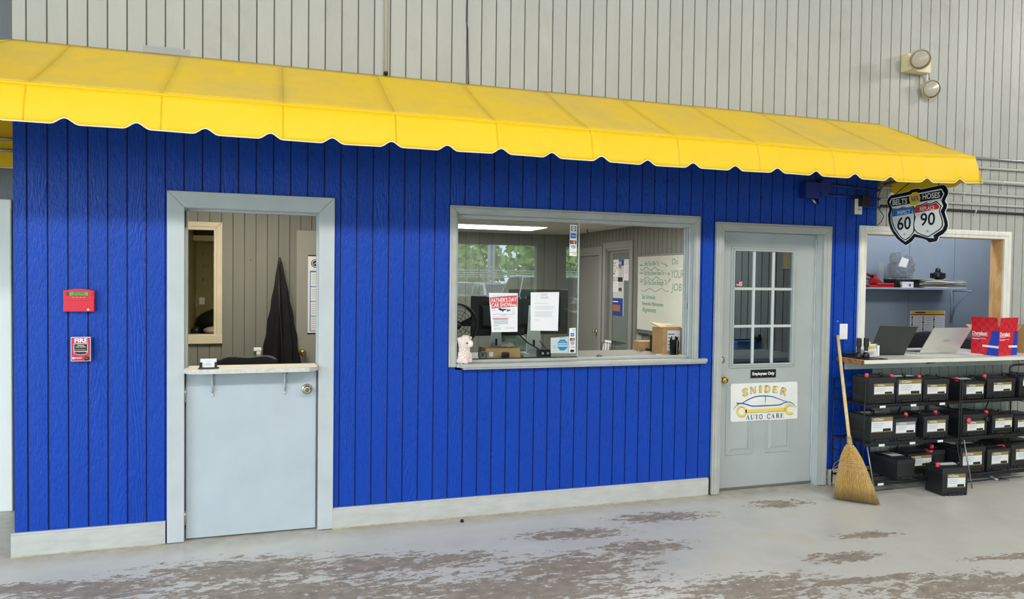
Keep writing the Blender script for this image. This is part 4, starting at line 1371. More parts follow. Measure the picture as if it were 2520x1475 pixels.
def taper(n, a, b, c):
    return [a + (b - a) * min(1, 2 * i / (n - 1)) + (c - b) * max(0, 2 * i / (n - 1) - 1) for i in range(n)]


_r = arc([(460, 765), (640, 660), (860, 575), (1140, 552), (1380, 580), (1580, 650), (1800, 730)])
mstroke(_r, taper(len(_r), 0.0035, 0.0042, 0.0018), 0.0003, 'car_outline', M_NAVY)
_r = arc([(300, 780), (460, 780), (600, 815), (760, 858), (1140, 848), (1560, 822), (1680, 775), (1800, 735), (1900, 742), (1990, 790), (2040, 850), (2070, 915)])
mstroke(_r, taper(len(_r), 0.0045, 0.0042, 0.0006), 0.0006, 'car_outline', M_NAVY)
_r = arc([(1152, 560), (1152, 680), (1132, 800)])
mstroke(_r, taper(len(_r), 0.003, 0.002, 0.0004), 0.0009, 'car_outline', M_NAVY)
_r = arc([(340, 800), (260, 860), (205, 930), (178, 990)])
mstroke(_r, taper(len(_r), 0.003, 0.0018, 0.0004), 0.0009, 'car_outline', M_NAVY)
mpoly([(262, 745), (300, 768), (330, 770), (330, 805), (300, 800)], 0.0011, 'car_outline', M_NAVY)
for dy, mat, ox, oy in ((0.0012, M_MUSTD, 6, 10), (0.0016, M_MUST, 0, 0)):
    # ring spanner head with a hexagonal hole
    mb = MB()
    cx, cy, n = 428 + ox, 1018 + oy, 36
    hexp = [(-118, -4), (-56, -118), (50, -122), (112, -16), (60, 108), (-48, 112)]

    def hexr(a):
        best = None
        for i in range(6):
            (x1, y1), (x2, y2) = hexp[i], hexp[(i + 1) % 6]
            dx, dy_ = math.cos(a), math.sin(a)
            den = dx * (y2 - y1) - dy_ * (x2 - x1)
            if abs(den) < 1e-9:
                continue
            t = (x1 * (y2 - y1) - y1 * (x2 - x1)) / den
            u = (x1 * dy_ - y1 * dx) / den
            if t > 0 and -1e-6 <= u <= 1 + 1e-6:
                best = t
        return best or 110
    vs, fs = [], []
    for k in range(n):
        a = 2 * math.pi * k / n
        vs.append(mp_(cx + 158 * math.cos(a), cy + 172 * math.sin(a), dy))
        hr = hexr(a)
        vs.append(mp_(cx + hr * math.cos(a), cy + hr * math.sin(a), dy))
    for k in range(n):
        fs.append((2 * k, 2 * k + 1, 2 * ((k + 1) % n) + 1, 2 * ((k + 1) % n)))
    mb.add(vs, fs)
    mb.add([mp_(545 + ox, 966 + oy, dy), mp_(1745 + ox, 908 + oy, dy), mp_(1745 + ox, 1006 + oy, dy), mp_(545 + ox, 1062 + oy, dy)], [(0, 1, 2, 3)])
    # open jaw
    cx, cy = 1880 + ox, 948 + oy
    vs, fs = [], []
    n = 30
    for k in range(n + 1):
        a = R(48 + 264 * k / n)
        vs.append(mp_(cx + 150 * math.cos(a), cy + 172 * math.sin(a), dy))
        vs.append(mp_(cx + (92 if 6 < k < n - 6 else 100) * math.cos(a) + 8, cy + 100 * math.sin(a), dy))
    for k in range(n):
        fs.append((2 * k, 2 * k + 1, 2 * k + 3, 2 * k + 2))
    mb.add(vs, fs)
    mb.build('wrench_print', mat, msp, fixn=False)
# serifed lettering: each glyph as strokes, (x, y) in a unit cell, thick and thin
GL = {
    'S': [([(0.85, 0.80), (0.72, 0.95), (0.5, 1.0), (0.25, 0.93), (0.17, 0.76), (0.30, 0.60), (0.62, 0.44), (0.82, 0.28), (0.74, 0.08), (0.5, 0.0), (0.25, 0.06), (0.12, 0.24)], 0.085), ([(0.86, 0.99), (0.86, 0.70)], 0.03), ([(0.11, 0.30), (0.11, 0.01)], 0.03)],
    'N': [([(0.15, 0.0), (0.15, 1.0)], 0.035), ([(0.15, 1.0), (0.85, 0.02)], 0.10), ([(0.85, 0.0), (0.85, 1.0)], 0.035), ([(0.0, 0.98), (0.25, 0.98)], 0.03), ([(0.0, 0.02), (0.3, 0.02)], 0.03), ([(0.7, 0.98), (1.0, 0.98)], 0.03)],
    'I': [([(0.5, 0.0), (0.5, 1.0)], 0.115), ([(0.27, 0.98), (0.73, 0.98)], 0.03), ([(0.27, 0.02), (0.73, 0.02)], 0.03)],
    'D': [([(0.25, 0.0), (0.25, 1.0)], 0.105), ([(0.2, 0.97), (0.5, 0.97), (0.78, 0.82), (0.88, 0.5), (0.78, 0.18), (0.5, 0.03), (0.2, 0.03)], 0.07), ([(0.08, 0.98), (0.4, 0.98)], 0.03), ([(0.08, 0.02), (0.4, 0.02)], 0.03)],
    'E': [([(0.28, 0.0), (0.28, 1.0)], 0.105), ([(0.1, 0.97), (0.84, 0.97)], 0.035), ([(0.84, 0.98), (0.86, 0.74)], 0.025), ([(0.28, 0.52), (0.66, 0.52)], 0.03), ([(0.66, 0.66), (0.66, 0.38)], 0.025), ([(0.1, 0.03), (0.86, 0.03)], 0.035), ([(0.86, 0.02), (0.9, 0.28)], 0.025)],
    'R': [([(0.25, 0.0), (0.25, 1.0)], 0.105), ([(0.2, 0.97), (0.55, 0.97), (0.78, 0.86), (0.80, 0.66), (0.6, 0.52), (0.25, 0.50)], 0.065), ([(0.5, 0.50), (0.70, 0.25), (0.86, 0.03), (1.0, 0.02)], 0.08), ([(0.08, 0.98), (0.4, 0.98)], 0.03), ([(0.08, 0.02), (0.44, 0.02)], 0.03)],
    'A': [([(0.12, 0.0), (0.5, 1.0)], 0.035), ([(0.5, 1.0), (0.86, 0.0)], 0.10), ([(0.25, 0.34), (0.72, 0.34)], 0.03), ([(0.0, 0.02), (0.26, 0.02)], 0.03), ([(0.68, 0.02), (1.02, 0.02)], 0.03)],
    'U': [([(0.2, 1.0), (0.2, 0.3), (0.32, 0.06), (0.52, 0.0)], 0.10), ([(0.50, 0.0), (0.72, 0.06), (0.84, 0.3), (0.84, 1.0)], 0.035), ([(0.04, 0.98), (0.38, 0.98)], 0.03), ([(0.7, 0.98), (0.98, 0.98)], 0.03)],
    'T': [([(0.5, 0.0), (0.5, 1.0)], 0.10), ([(0.08, 0.97), (0.92, 0.97)], 0.035), ([(0.09, 0.98), (0.07, 0.74)], 0.025), ([(0.91, 0.98), (0.93, 0.74)], 0.025), ([(0.3, 0.02), (0.7, 0.02)], 0.03)],
    'O': [([(0.5, 1.0), (0.22, 0.88), (0.1, 0.5), (0.22, 0.12), (0.5, 0.0), (0.78, 0.12), (0.9, 0.5), (0.78, 0.88), (0.5, 1.0)], 0.075)],
    'C': [([(0.86, 0.78), (0.7, 0.96), (0.5, 1.0), (0.24, 0.88), (0.12, 0.5), (0.24, 0.12), (0.5, 0.0), (0.74, 0.05), (0.88, 0.24)], 0.075), ([(0.87, 1.0), (0.87, 0.7)], 0.025)],
}


def glyph(ch, M, w, h, mat, parent, k=1.0, name='letter'):
    mb = MB()
    for pts, t in GL[ch]:
        P = arc(pts, 6) if len(pts) > 2 else pts
        P = [Vector((x * w, y * h)) for x, y in P]
        n = len(P)
        vs = []
        for i, p in enumerate(P):
            d = (P[min(i + 1, n - 1)] - P[max(i - 1, 0)]).normalized()
            q = Vector((-d.y, d.x)) * (t * w * k)
            vs += [M @ Vector((p.x + q.x, p.y + q.y, 0)), M @ Vector((p.x - q.x, p.y - q.y, 0))]
        mb.add(vs, [(2 * i, 2 * i + 1, 2 * i + 3, 2 * i + 2) for i in range(n - 1)])
    return mb.build(name, mat, parent, fixn=False)


for ch, cx, cy, rl in (('S', 540, 440, 9), ('N', 780, 378, 5), ('I', 996, 350, 2), ('D', 1208, 345, -2), ('E', 1450, 358, -7), ('R', 1692, 412, -14)):
    c = mp_(cx, cy, 0.0014)
    h = (mp_(cx, cy - 105) - mp_(cx, cy + 105)).length * 0.95
    w = (mp_(cx - 95, cy) - mp_(cx + 95, cy)).length
    for dy, mat, kk in ((0.0, M_MUSTD, 1.45), (0.0004, M_MUST, 0.95)):
        Mx = Matrix.Translation(c + Vector((0, -dy, 0))) @ FR.to_4x4() @ Matrix.Rotation(R(rl), 4, 'Z') @ Matrix.Translation((-w / 2, -h / 2, 0))
        glyph(ch, Mx, w, h, mat, msp, kk)
for ch, cx, cy in (('A', 615, 1203), ('U', 757, 1190), ('T', 885, 1184), ('O', 1012, 1180), ('C', 1248, 1168), ('A', 1372, 1160), ('R', 1520, 1150), ('E', 1650, 1145)):
    c = mp_(cx, cy, 0.0014)
    h = (mp_(cx, cy - 70) - mp_(cx, cy + 70)).length * 0.95
    w = (mp_(cx - 55, cy) - mp_(cx + 55, cy)).length
    Mx = Matrix.Translation(c) @ FR.to_4x4() @ Matrix.Rotation(R(-1), 4, 'Z') @ Matrix.Translation((-w / 2, -h / 2, 0))
    glyph(ch, Mx, w, h, pm('print_dark_navy', (34, 48, 104), 0.4), msp, 0.9)

# small flag sticker on the top-left pane
_f = thing('flag_sticker', 'little waving stars and stripes sticker on the door glass', 'sticker', PY(1818, 699, DY + 0.009))
a = PY(1812, 693, DY + 0.009)
for k in range(7):
    z1 = a.z + 0.002 - k * 0.0053
    n = 6
    top = [(a.x + 0.054 * t / n, DY + 0.0095, z1 + 0.003 * math.sin(t * 1.1)) for t in range(n + 1)]
    bot = [(x, y, z - 0.0053) for x, y, z in reversed(top)]
    MB().prism(top + bot, (0, -0.0006, 0)).build('stripe', pm('flag_red', (226, 92, 84), 0.5) if k % 2 == 0 else pm('flag_white', (236, 206, 200), 0.5), _f)
bx((a.x, DY + 0.0082, a.z - 0.019), (a.x + 0.024, DY + 0.0092, a.z + 0.003)).build('canton', pm('flag_blue', (70, 70, 130), 0.5), _f)

# ================================================================== SERVICE WINDOW: PAPERS AND STICKERS ON THE GLASS
GY = 0.0485


def sheet(name, label, cat, quad, mat, y=GY, th=0.0006, plane='Y', off=0.0):
    """paper stuck to the glass: quad = 4 pixels (TL, TR, BR, BL)"""
    P = [PY(px, py, y) for px, py in quad]
    base = (P[2] + P[3]) / 2
    t = thing(name, label, cat, base)
    sh_ = MB().prism(P, (0, -th, 0)).build('sheet', mat, t)
    return sh_, P


def uv(P, u, v, dy):
    """point on a sheet; u right 0..1, v down 0..1"""
    t = P[0] + (P[1] - P[0]) * u
    b = P[3] + (P[2] - P[3]) * u
    p = t + (b - t) * v
    return Vector((p.x, p.y - dy, p.z))


def bar(t, P, u0, u1, v0, v1, mat, dy=0.0008, name='print_block'):
    MB().prism([uv(P, u0, v0, dy), uv(P, u1, v0, dy), uv(P, u1, v1, dy), uv(P, u0, v1, dy)], (0, -0.0002, 0)).build(name, mat, t)


def lines(t, P, u0, u1, vs, mat, h=0.006, jit=0.1, seed=1, name='text_line'):
    random.seed(seed)
    for v in vs:
        bar(t, P, u0, u1 - random.uniform(0, jit) * (u1 - u0), v, v + h, mat, 0.0008, name)


def ptext(t, P, s, u, v, size, mat, xs=1.0, bold=0.0, roll=0.0, align='CENTER', dy=0.0013, shear=0.0, fit=None):
    text(s, size, uv(P, u, v, dy), mat, t, xs=xs, fit=fit, bold=bold, roll=roll, align=align, ext=0.0002, shear=shear)


M_FRED = pm('flyer_red', (214, 78, 86), 0.5)
M_LNK = pm('flyer_blue_ink', (88, 92, 140), 0.5)
M_FADE = pm('faded_print', (176, 178, 190), 0.5)
t, P = sheet('car_show_flyer', 'red and white car show flyer taped to the glass', 'flyer', [(1203, 721), (1274, 722), (1273.5, 817), (1210, 818)], M_PAPER)
MB().prism([uv(P, 0.01, 0.12, 0.0008), uv(P, 0.97, 0.055, 0.0008), uv(P, 0.985, 0.34, 0.0008), uv(P, 0.06, 0.40, 0.0008)], (0, -0.0002, 0)).build('red_banner', M_FRED, t)
ptext(t, P, "FATHER'S DAY", 0.51, 0.185, 0.040, M_PAPER, 0.70, 0.0006, 0.06)
ptext(t, P, "CAR SHOW", 0.42, 0.31, 0.038, M_PAPER, 0.72, 0.0006, 0.05)
bar(t, P, 0.72, 0.96, 0.285, 0.30, M_PAPER, 0.0012)
bar(t, P, 0.72, 0.96, 0.315, 0.33, M_PAPER, 0.0012)
lines(t, P, 0.12, 0.85, (0.065, 0.085), M_FADE, 0.007, 0.3, 4)
# racing car drawing
_cp = [(0.28, 0.41), (0.36, 0.385), (0.44, 0.41), (0.56, 0.405), (0.60, 0.43), (0.50, 0.445), (0.46, 0.465), (0.38, 0.45)]
MB().prism([uv(P, u, v, 0.0009) for u, v in _cp], (0, -0.0002, 0)).build('car_drawing', M_INK, t)
for u, v, r in ((0.64, 0.445, 0.008), (0.71, 0.44, 0.006), (0.46, 0.465, 0.005)):
    MB().lathe([(r, 0), (r, 0.0003)], 18, Matrix.Translation(uv(P, u, v, 0.0009)) @ Matrix.Rotation(R(90), 4, 'X')).build('car_drawing', M_LNK, t)
lines(t, P, 0.06, 0.22, (0.44,), M_FADE, 0.012, 0.1, 5)
lines(t, P, 0.80, 0.92, (0.40, 0.45, 0.49), M_FADE, 0.012, 0.3, 6)
lines(t, P, 0.08, 0.92, (0.535,), M_FADE, 0.014, 0.02, 7)
lines(t, P, 0.40, 0.58, (0.565,), M_FADE, 0.012, 0.02, 7)
lines(t, P, 0.08, 0.90, (0.60, 0.618), M_FADE, 0.005, 0.1, 8)
bar(t, P, 0.08, 0.64, 0.645, 0.68, pm('flyer_red_text', (206, 120, 130), 0.5))
lines(t, P, 0.10, 0.64, (0.71, 0.745, 0.78), M_LNK, 0.010, 0.0, 9)
lines(t, P, 0.08, 0.30, (0.83,), M_LNK, 0.010, 0.1, 9)
lines(t, P, 0.08, 0.42, (0.885, 0.905, 0.925), M_FADE, 0.007, 0.3, 10)
lines(t, P, 0.50, 0.94, (0.885, 0.91), M_FADE, 0.007, 0.2, 11)

t, P = sheet('notice_letter', 'white letter with a faint logo taped to the glass', 'notice', [(1306, 720), (1376, 719), (1373, 815), (1305.5, 814)], M_PAPER)
ptext(t, P, 'SNIDER', 0.48, 0.055, 0.014, M_FADE, 1.1)
_lp = [(0.34, 0.115), (0.42, 0.095), (0.48, 0.088), (0.56, 0.098), (0.63, 0.118)]
for i in range(4):
    a, b = uv(P, *_lp[i], 0.0009), uv(P, *_lp[i + 1], 0.0009)
    MB().tube([a, b], 0.0011, 5).build('logo_line', M_FADE, t)
bar(t, P, 0.37, 0.60, 0.130, 0.140, M_FADE)
ptext(t, P, 'AUTO CARE', 0.48, 0.158, 0.010, M_FADE, 1.1)
lines(t, P, 0.14, 0.62, (0.285,), M_FADE, 0.008, 0.02, 3)
lines(t, P, 0.14, 0.86, (0.365, 0.395, 0.43), M_FADE, 0.008, 0.1, 13)
lines(t, P, 0.14, 0.84, (0.505, 0.535, 0.565, 0.595, 0.625), M_FADE, 0.008, 0.14, 14)
lines(t, P, 0.14, 0.32, (0.715,), M_FADE, 0.008, 0.02, 15)

# payment stickers
def card_logo(t, P, u0, u1, v0, v1, kind):
    if kind == 'blue':
        bar(t, P, u0, u1, v0, v1, pm('card_blue', (46, 118, 200), 0.4))
        bar(t, P, u0 + 0.1, u1 - 0.1, v0 + (v1 - v0) * 0.42, v0 + (v1 - v0) * 0.62, pm('card_pale', (190, 214, 240), 0.4), 0.0011)
    elif kind == 'circles':
        bar(t, P, u0, u1, v0, v1, pm('card_navy', (40, 36, 60), 0.4))
        vc = (v0 + v1) / 2
        r = (uv(P, 0, v0, 0) - uv(P, 0, v1, 0)).length * 0.42
        for uu, mt in ((u0 + (u1 - u0) * 0.36, pm('card_red', (216, 44, 40), 0.4)), (u0 + (u1 - u0) * 0.64, pm('card_orange', (244, 158, 40), 0.4))):
            MB().lathe([(r, 0), (r, 0.0003)], 18, Matrix.Translation(uv(P, uu, vc, 0.0012)) @ Matrix.Rotation(R(90), 4, 'X')).build('logo_disc', mt, t)
    elif kind == 'visa':
        ptext(t, P, 'VISA', (u0 + u1) / 2, (v0 + v1) / 2, 0.030, pm('card_text', (36, 54, 120), 0.4), 1, 0.0004, 0, dy=0.0012, shear=0.2, fit=0.8 * (u1 - u0) * (P[1] - P[0]).length)
    elif kind == 'discover':
        ptext(t, P, 'DISCOVER', (u0 + u1) / 2, (v0 + v1) / 2, 0.014, M_GREYINK, 1, 0, 0, dy=0.0012, fit=0.95 * (u1 - u0) * (P[1] - P[0]).length)
        MB().prism([uv(P, u0 + (u1 - u0) * .55, v1 + 0.02, 0.001), uv(P, u1, v1 - 0.02, 0.001), uv(P, u1, v1 + 0.03, 0.001), uv(P, u0 + (u1 - u0) * .3, v1 + 0.03, 0.001)], (0, -0.0002, 0)).build('logo_swoosh', pm('card_orange', (244, 158, 40), 0.4), t)


t, P = sheet('payment_sticker', 'tall strip of payment card logos high on the glass edge', 'sticker', [(1403, 553), (1420, 554), (1419, 631), (1401, 630)], M_PAPER)
bar(t, P, 0.15, 0.85, 0.05, 0.20, pm('card_black', (24, 34, 64), 0.4))
MB().lathe([(0.016, 0), (0.016, 0.0003)], 8, Matrix.Translation(uv(P, 0.5, 0.125, 0.0012)) @ Matrix.Rotation(R(90), 4, 'X')).build('logo_disc', M_PAPER, t)
ptext(t, P, 'NAPA', 0.5, 0.125, 0.011, M_INK, 1.0, 0.0003)
card_logo(t, P, 0.12, 0.85, 0.27, 0.43, 'blue')
card_logo(t, P, 0.05, 0.92, 0.50, 0.62, 'circles')
bar(t, P, 0.08, 0.92, 0.66, 0.675, M_LNK)
card_logo(t, P, 0.1, 0.9, 0.68, 0.76, 'visa')
bar(t, P, 0.02, 0.98, 0.80, 0.807, pm('card_gold', (222, 196, 120), 0.4))
card_logo(t, P, 0.05, 0.9, 0.86, 0.92, 'discover')
t, P = sheet('payment_sticker', 'short strip of payment card logos low on the glass edge', 'sticker', [(1401, 808), (1417, 807), (1416.5, 869), (1400, 869)], M_PAPER)
for k in range(3):
    c = uv(P, 0.35, 0.085, 0.001)
    MB().tube([c + Vector((0.006 + k * 0.006, 0, -0.006 - k * 0.003)), c + Vector((0.010 + k * 0.006, 0, 0)), c + Vector((0.006 + k * 0.006, 0, 0.006 + k * 0.003))], 0.0011, 5).build('contactless_mark', M_GREYINK, t)
card_logo(t, P, 0.2, 0.75, 0.20, 0.34, 'blue')
card_logo(t, P, 0.12, 0.82, 0.40, 0.51, 'circles')
bar(t, P, 0.12, 0.82, 0.545, 0.555, M_GREYINK)
card_logo(t, P, 0.1, 0.85, 0.58, 0.64, 'visa')
bar(t, P, 0.12, 0.82, 0.665, 0.675, M_GREYINK)
card_logo(t, P, 0.1, 0.8, 0.74, 0.78, 'discover')
bar(t, P, 0.18, 0.78, 0.87, 0.97, M_INK)
# cash-machine style card in front of the sticker
t, P = sheet('service_hours_card', 'white card with a blue twenty four hour octagon behind the glass', 'card', [(1355, 832), (1413, 827), (1413, 869.5), (1355, 869.5)], M_PAPER, y=0.0605)
c = uv(P, 0.50, 0.50, 0.0008)
rr = (uv(P, 0.5, 0.12, 0) - uv(P, 0.5, 0.90, 0)).length / 2 * 0.88
MB().lathe([(rr * 1.06, 0), (rr * 1.06, 0.0002)], 8, Matrix.Translation(c) @ Matrix.Rotation(R(90), 4, 'X') @ Matrix.Rotation(R(22.5), 4, 'Z')).build('octagon', pm('octagon_blue', (32, 150, 216), 0.4), t)
MB().prism([c + Vector((x, -0.0006, z)) for x, z in ((-rr * .98, -rr * .32), (rr * .98, -rr * .32), (rr * .98, rr * .36), (-rr * .98, rr * .36))], (0, -0.0002, 0)).build('octagon_band', M_PAPER, t)
text('24 HOUR', rr * 0.46, c + Vector((0, -0.0011, rr * 0.05)), pm('octagon_blue', (32, 150, 216), 0.4), t, bold=0.0004)
text('metro', rr * 0.36, c + Vector((0, -0.0011, rr * 0.62)), M_PAPER, t)
lines(t, P, 0.38, 0.72, (0.03, 0.07), M_FADE, 0.02, 0.2, 5)
bar(t, P, 0.10, 0.22, 0.50, 0.70, pm('very_pale', (216, 218, 222), 0.5))

# ================================================================== ON THE SILL AND IN THE OFFICE
# plush animal on the sill
def displaced(o, strength, size, voxel):
    md = o.modifiers.new('remesh', 'REMESH')
    md.mode = 'VOXEL'
    md.voxel_size = voxel
    md.use_smooth_shade = True
    tx = bpy.data.textures.new('fluff', 'CLOUDS')
    tx.noise_scale = size
    tx.noise_depth = 3
    d = o.modifiers.new('fluff', 'DISPLACE')
    d.texture = tx
    d.strength = strength
    d.mid_level = 0.5
    d.texture_coords = 'LOCAL'


M_PLUSH = pm('pink_plush', (246, 228, 224), 0.9, var=0.09, vscale=60, bump=0.8, bscale=320, bdist=0.004)
M_MUZZ = pm('plush_muzzle', (250, 238, 228), 0.9, var=0.05, vscale=60, bump=0.6, bscale=320)
pc = PY(1142, 890, -0.012)
pz = 1.043
px = pc.x + 0.004
pl = thing('plush_llama', 'pale pink plush llama sitting on the window sill', 'plush toy', (px, -0.012, pz))
b = MB()
b.ell((px + 0.000, -0.006, pz + 0.050), (0.048, 0.036, 0.050))
b.ell((px - 0.030, -0.018, pz + 0.022), (0.026, 0.026, 0.024))
b.ell((px + 0.004, -0.026, pz + 0.020), (0.022, 0.022, 0.022))
b.ell((px + 0.036, -0.008, pz + 0.034), (0.018, 0.022, 0.036))
b.ell((px - 0.002, -0.008, pz + 0.096), (0.038, 0.030, 0.03))
b.ell((px - 0.001, -0.010, pz + 0.138), (0.046, 0.038, 0.047))
b.ell((px + 0.006, -0.010, pz + 0.174), (0.028, 0.026, 0.018))
b.ell((px - 0.040, -0.012, pz + 0.160), (0.014, 0.010, 0.015))
body = b.build('body', M_PLUSH, pl, smooth=True)
displaced(body, 0.022, 0.009, 0.0026)
b = MB().ell((px + 0.031, -0.032, pz + 0.134), (0.022, 0.018, 0.026)).build('muzzle', M_MUZZ, pl, smooth=True)
displaced(b, 0.008, 0.007, 0.0028)
MB().ell((px + 0.044, 0.004, pz + 0.170), (0.009, 0.008, 0.012)).build('ear', M_PLUSH, pl, smooth=True)
MB().ell((px + 0.006, -0.052, pz + 0.141), (0.0055, 0.004, 0.006), 12, 8).build('eye', pm('eye_black', (14, 12, 12), 0.05), pl, smooth=True)

# inner counter of the office under the window
M_OC = pm('office_counter', (150, 148, 142), 0.35, var=0.05)
oc = thing('office_counter', 'grey work counter inside the service window', 'counter', (3.4, 0.45, 0))
bx((2.16, 0.118, 0.985), (5.55, 0.80, 1.014)).build('worktop', M_OC, oc, bevel=0.004)
bx((2.16, 0.70, 0.0), (5.55, 0.73, 0.985)).build('front_panel', M_INGREY, oc)
CZ = 1.043     # sill / counter height used by small things right behind the glass
bx((2.493, 0.135, 1.0145), (4.289, 0.70, 1.0425)).build('raised_ledge', M_OC, oc, bevel=0.003)


def on_ledge(px, py, z=CZ):
    return PZ(px, py, z)


# fan
fc = PY(1136, 806, 0.30)
fan = thing('desk_fan', 'black round desk fan behind the left edge of the glass', 'fan', (fc.x - 0.04, 0.30, CZ))
fr = 0.155
fx, fz = PY(1172, 806, 0.30).x - fr, 1.285
M_FAN = pm('fan_black', (34, 34, 34), 0.4)
Mf = Matrix.Translation((fx, 0.28, fz)) @ Matrix.Rotation(R(90), 4, 'X')
MB().lathe([(fr - 0.006, -0.05), (fr, -0.04), (fr, 0.03), (fr - 0.006, 0.04), (fr - 0.014, 0.03), (fr - 0.014, -0.04)], 40, Mf, cap=False).build('shroud', M_FAN, fan, smooth=True)
for k in range(1, 6):
    r_ = fr * k / 6
    MB().tube([Mf @ Vector((r_ * math.cos(t), r_ * math.sin(t), 0.038)) for t in [2 * math.pi * j / 32 for j in range(33)]], 0.0018, 5, cap=False).build('grille_ring', M_FAN, fan, smooth=True)
for k in range(12):
    a = 2 * math.pi * k / 12
    MB().tube([Mf @ Vector((0.03 * math.cos(a), 0.03 * math.sin(a), 0.04)), Mf @ Vector((fr * math.cos(a), fr * math.sin(a), 0.036))], 0.0018, 5).build('grille_spoke', M_FAN, fan)
for k in range(3):
    a = 2 * math.pi * k / 3
    MB().add([Mf @ Vector((r_ * math.cos(a + d), r_ * math.sin(a + d), zz)) for r_, d, zz in ((0.03, -0.3, -0.01), (0.12, -0.1, -0.02), (0.13, 0.5, 0.015), (0.03, 0.6, 0.01))], [(0, 1, 2, 3)]).build('blade', M_FAN, fan, solid=0.002)
MB().lathe([(0.03, -0.06), (0.035, 0.0), (0.03, 0.042), (0.01, 0.046)], 20, Mf).build('hub', M_FAN, fan, smooth=True)
MB().lathe([(0.09, 0), (0.09, 0.012), (0.02, 0.02), (0.016, 0.09)], 24, Matrix.Translation((fx, 0.29, CZ))).build('stand', M_FAN, fan, smooth=True)


# monitors seen from behind
def monitor(name, label, x0, x1, z0, z1, y, stand, mat):
    t = thing(name, label, 'monitor', ((x0 + x1) / 2, y, CZ), group='monitors on the office counter')
    bx((x0, y, z0), (x1, y + 0.018, z1)).build('screen_back', mat, t, bevel=0.006)
    MB().frustum((x0 + 0.06, -0.0, 0), (x1 - 0.06, (z1 - z0) - 0.10, 0.022), 0.03, 0.03, Matrix.Translation((0, y, z0 + 0.05)) @ Matrix.Rotation(R(90), 4, 'X')).build('rear_bulge', mat, t, bevel=0.004)
    bx((x0 + 0.004, y + 0.018, z0 + 0.01), (x1 - 0.004, y + 0.020, z1 - 0.006)).build('display', pm('screen_black', (10, 10, 12), 0.15), t)
    cx = (x0 + x1) / 2 if stand is None else stand[0]
    w0, w1 = (0.03, 0.05) if stand is None else stand[1:]
    zt = z0 + (z1 - z0) * 0.65
    MB().prism([(cx - w1, y - 0.030, CZ), (cx + w1, y - 0.030, CZ), (cx + w0, y - 0.030, zt), (cx - w0, y - 0.030, zt)], (0, 0.012, 0)).build('stand_neck', M_SILVER, t, bevel=0.004)
    bx((cx - 0.1, y - 0.10, CZ), (cx + 0.1, y + 0.08, CZ + 0.010)).build('stand_base', M_SILVER, t, bevel=0.003)
    bx((cx - 0.008, y - 0.0315, CZ + 0.07), (cx + 0.008, y - 0.029, CZ + 0.12)).build('cable_slot', M_BLACK, t)
    return t


M_MON = pm('monitor_black', (26, 26, 28), 0.4)
a, b = PY(1160, 728, 0.55), PY(1290, 826, 0.55)
monitor('computer_monitor', 'black monitor back behind the car show flyer', a.x, b.x, b.z, a.z, 0.55, (a.x * 0.55 + b.x * 0.45, 0.03, 0.05), M_MON)
a, b = PY(1253, 712, 0.40), PY(1397, 822, 0.40)
sx_ = PY(1311, 800, 0.40).x
monitor('computer_monitor', 'black monitor back with silver stand behind the letter', a.x, b.x, b.z, a.z, 0.40, (sx_, 0.042, 0.062), M_MON)
wire('monitor_cable', [PY(1240, 775, 0.36), PY(1275, 822, 0.34), PY(1300, 845, 0.32), PY(1330, 862, 0.30), PY(1352, 869, 0.30)], 0.005, M_BLACK, 'thick black cable drooping from the monitor', 'cable')
wire('monitor_cable', [PY(1322, 832, 0.38), PY(1335, 848, 0.36), PY(1348, 864, 0.34)], 0.003, M_BLACK, 'thin black cable beside the silver stand', 'cable')
# cardboard box with crumpled bag
q = PZ(1192, 868, CZ)
cb = thing('parcel_box', 'flat brown parcel with a crumpled plastic bag on it', 'box', (q.x + 0.12, 0.36, CZ))
a, b = PY(1191, 868, 0.30), PY(1272, 868, 0.30)
MB().frustum((a.x, 0.27, CZ), (b.x + 0.02, 0.46, CZ + 0.070), 0.006, 0.004).build('carton', M_CARD, cb, bevel=0.002)
bx((a.x + 0.03, 0.267, CZ + 0.012), (a.x + 0.06, 0.271, CZ + 0.045)).build('label', M_PAPER, cb)
bag = MB().ell((b.x - 0.06, 0.35, CZ + 0.085), (0.055, 0.045, 0.022), 16, 10).build('plastic_bag', pm('milky_plastic', (214, 206, 186), 0.3), cb, smooth=True)
displaced(bag, 0.02, 0.02, 0.005)
# pale green bag behind
a = PY(1263, 838, 0.62)
g = MB().ell((a.x, 0.66, CZ + 0.075), (0.13, 0.07, 0.085), 18, 12)
g = tagb(g, 'green_bag', pm('pale_green_bag', (168, 186, 170), 0.6), 'pale green cloth bag behind the parcel', 'bag', smooth=True)
displaced(g, 0.02, 0.05, 0.01)
# tape measure and black lens-like gadgets
q = PY(1188, 862, 0.22)
t = thing('tape_roll', 'grey and black tape roll lying behind the glass near the plush', 'tape roll', (q.x, 0.22, CZ))
MB().lathe([(0.028, 0), (0.032, 0.003), (0.032, 0.022), (0.028, 0.026), (0.018, 0.026), (0.018, 0.0)], 24, Matrix.Translation((q.x, 0.235, CZ + 0.0305)) @ Matrix.Rotation(R(90), 4, 'X'), cap=False).build('roll', pm('tape_grey', (110, 110, 108), 0.4), t, smooth=True)
MB().lathe([(0.018, 0.002), (0.018, 0.024), (0.015, 0.024), (0.015, 0.002)], 20, Matrix.Translation((q.x, 0.235, CZ + 0.0305)) @ Matrix.Rotation(R(90), 4, 'X'), cap=False).build('core', M_SILVER, t, smooth=True)
q = PY(1245, 862, 0.20)
t = thing('web_camera', 'small black webcam body in front of the parcel', 'webcam', (q.x, 0.20, CZ))
bx((q.x - 0.026, 0.19, CZ + 0.006), (q.x + 0.026, 0.23, CZ + 0.048)).build('body', M_BLACK, t, bevel=0.008)
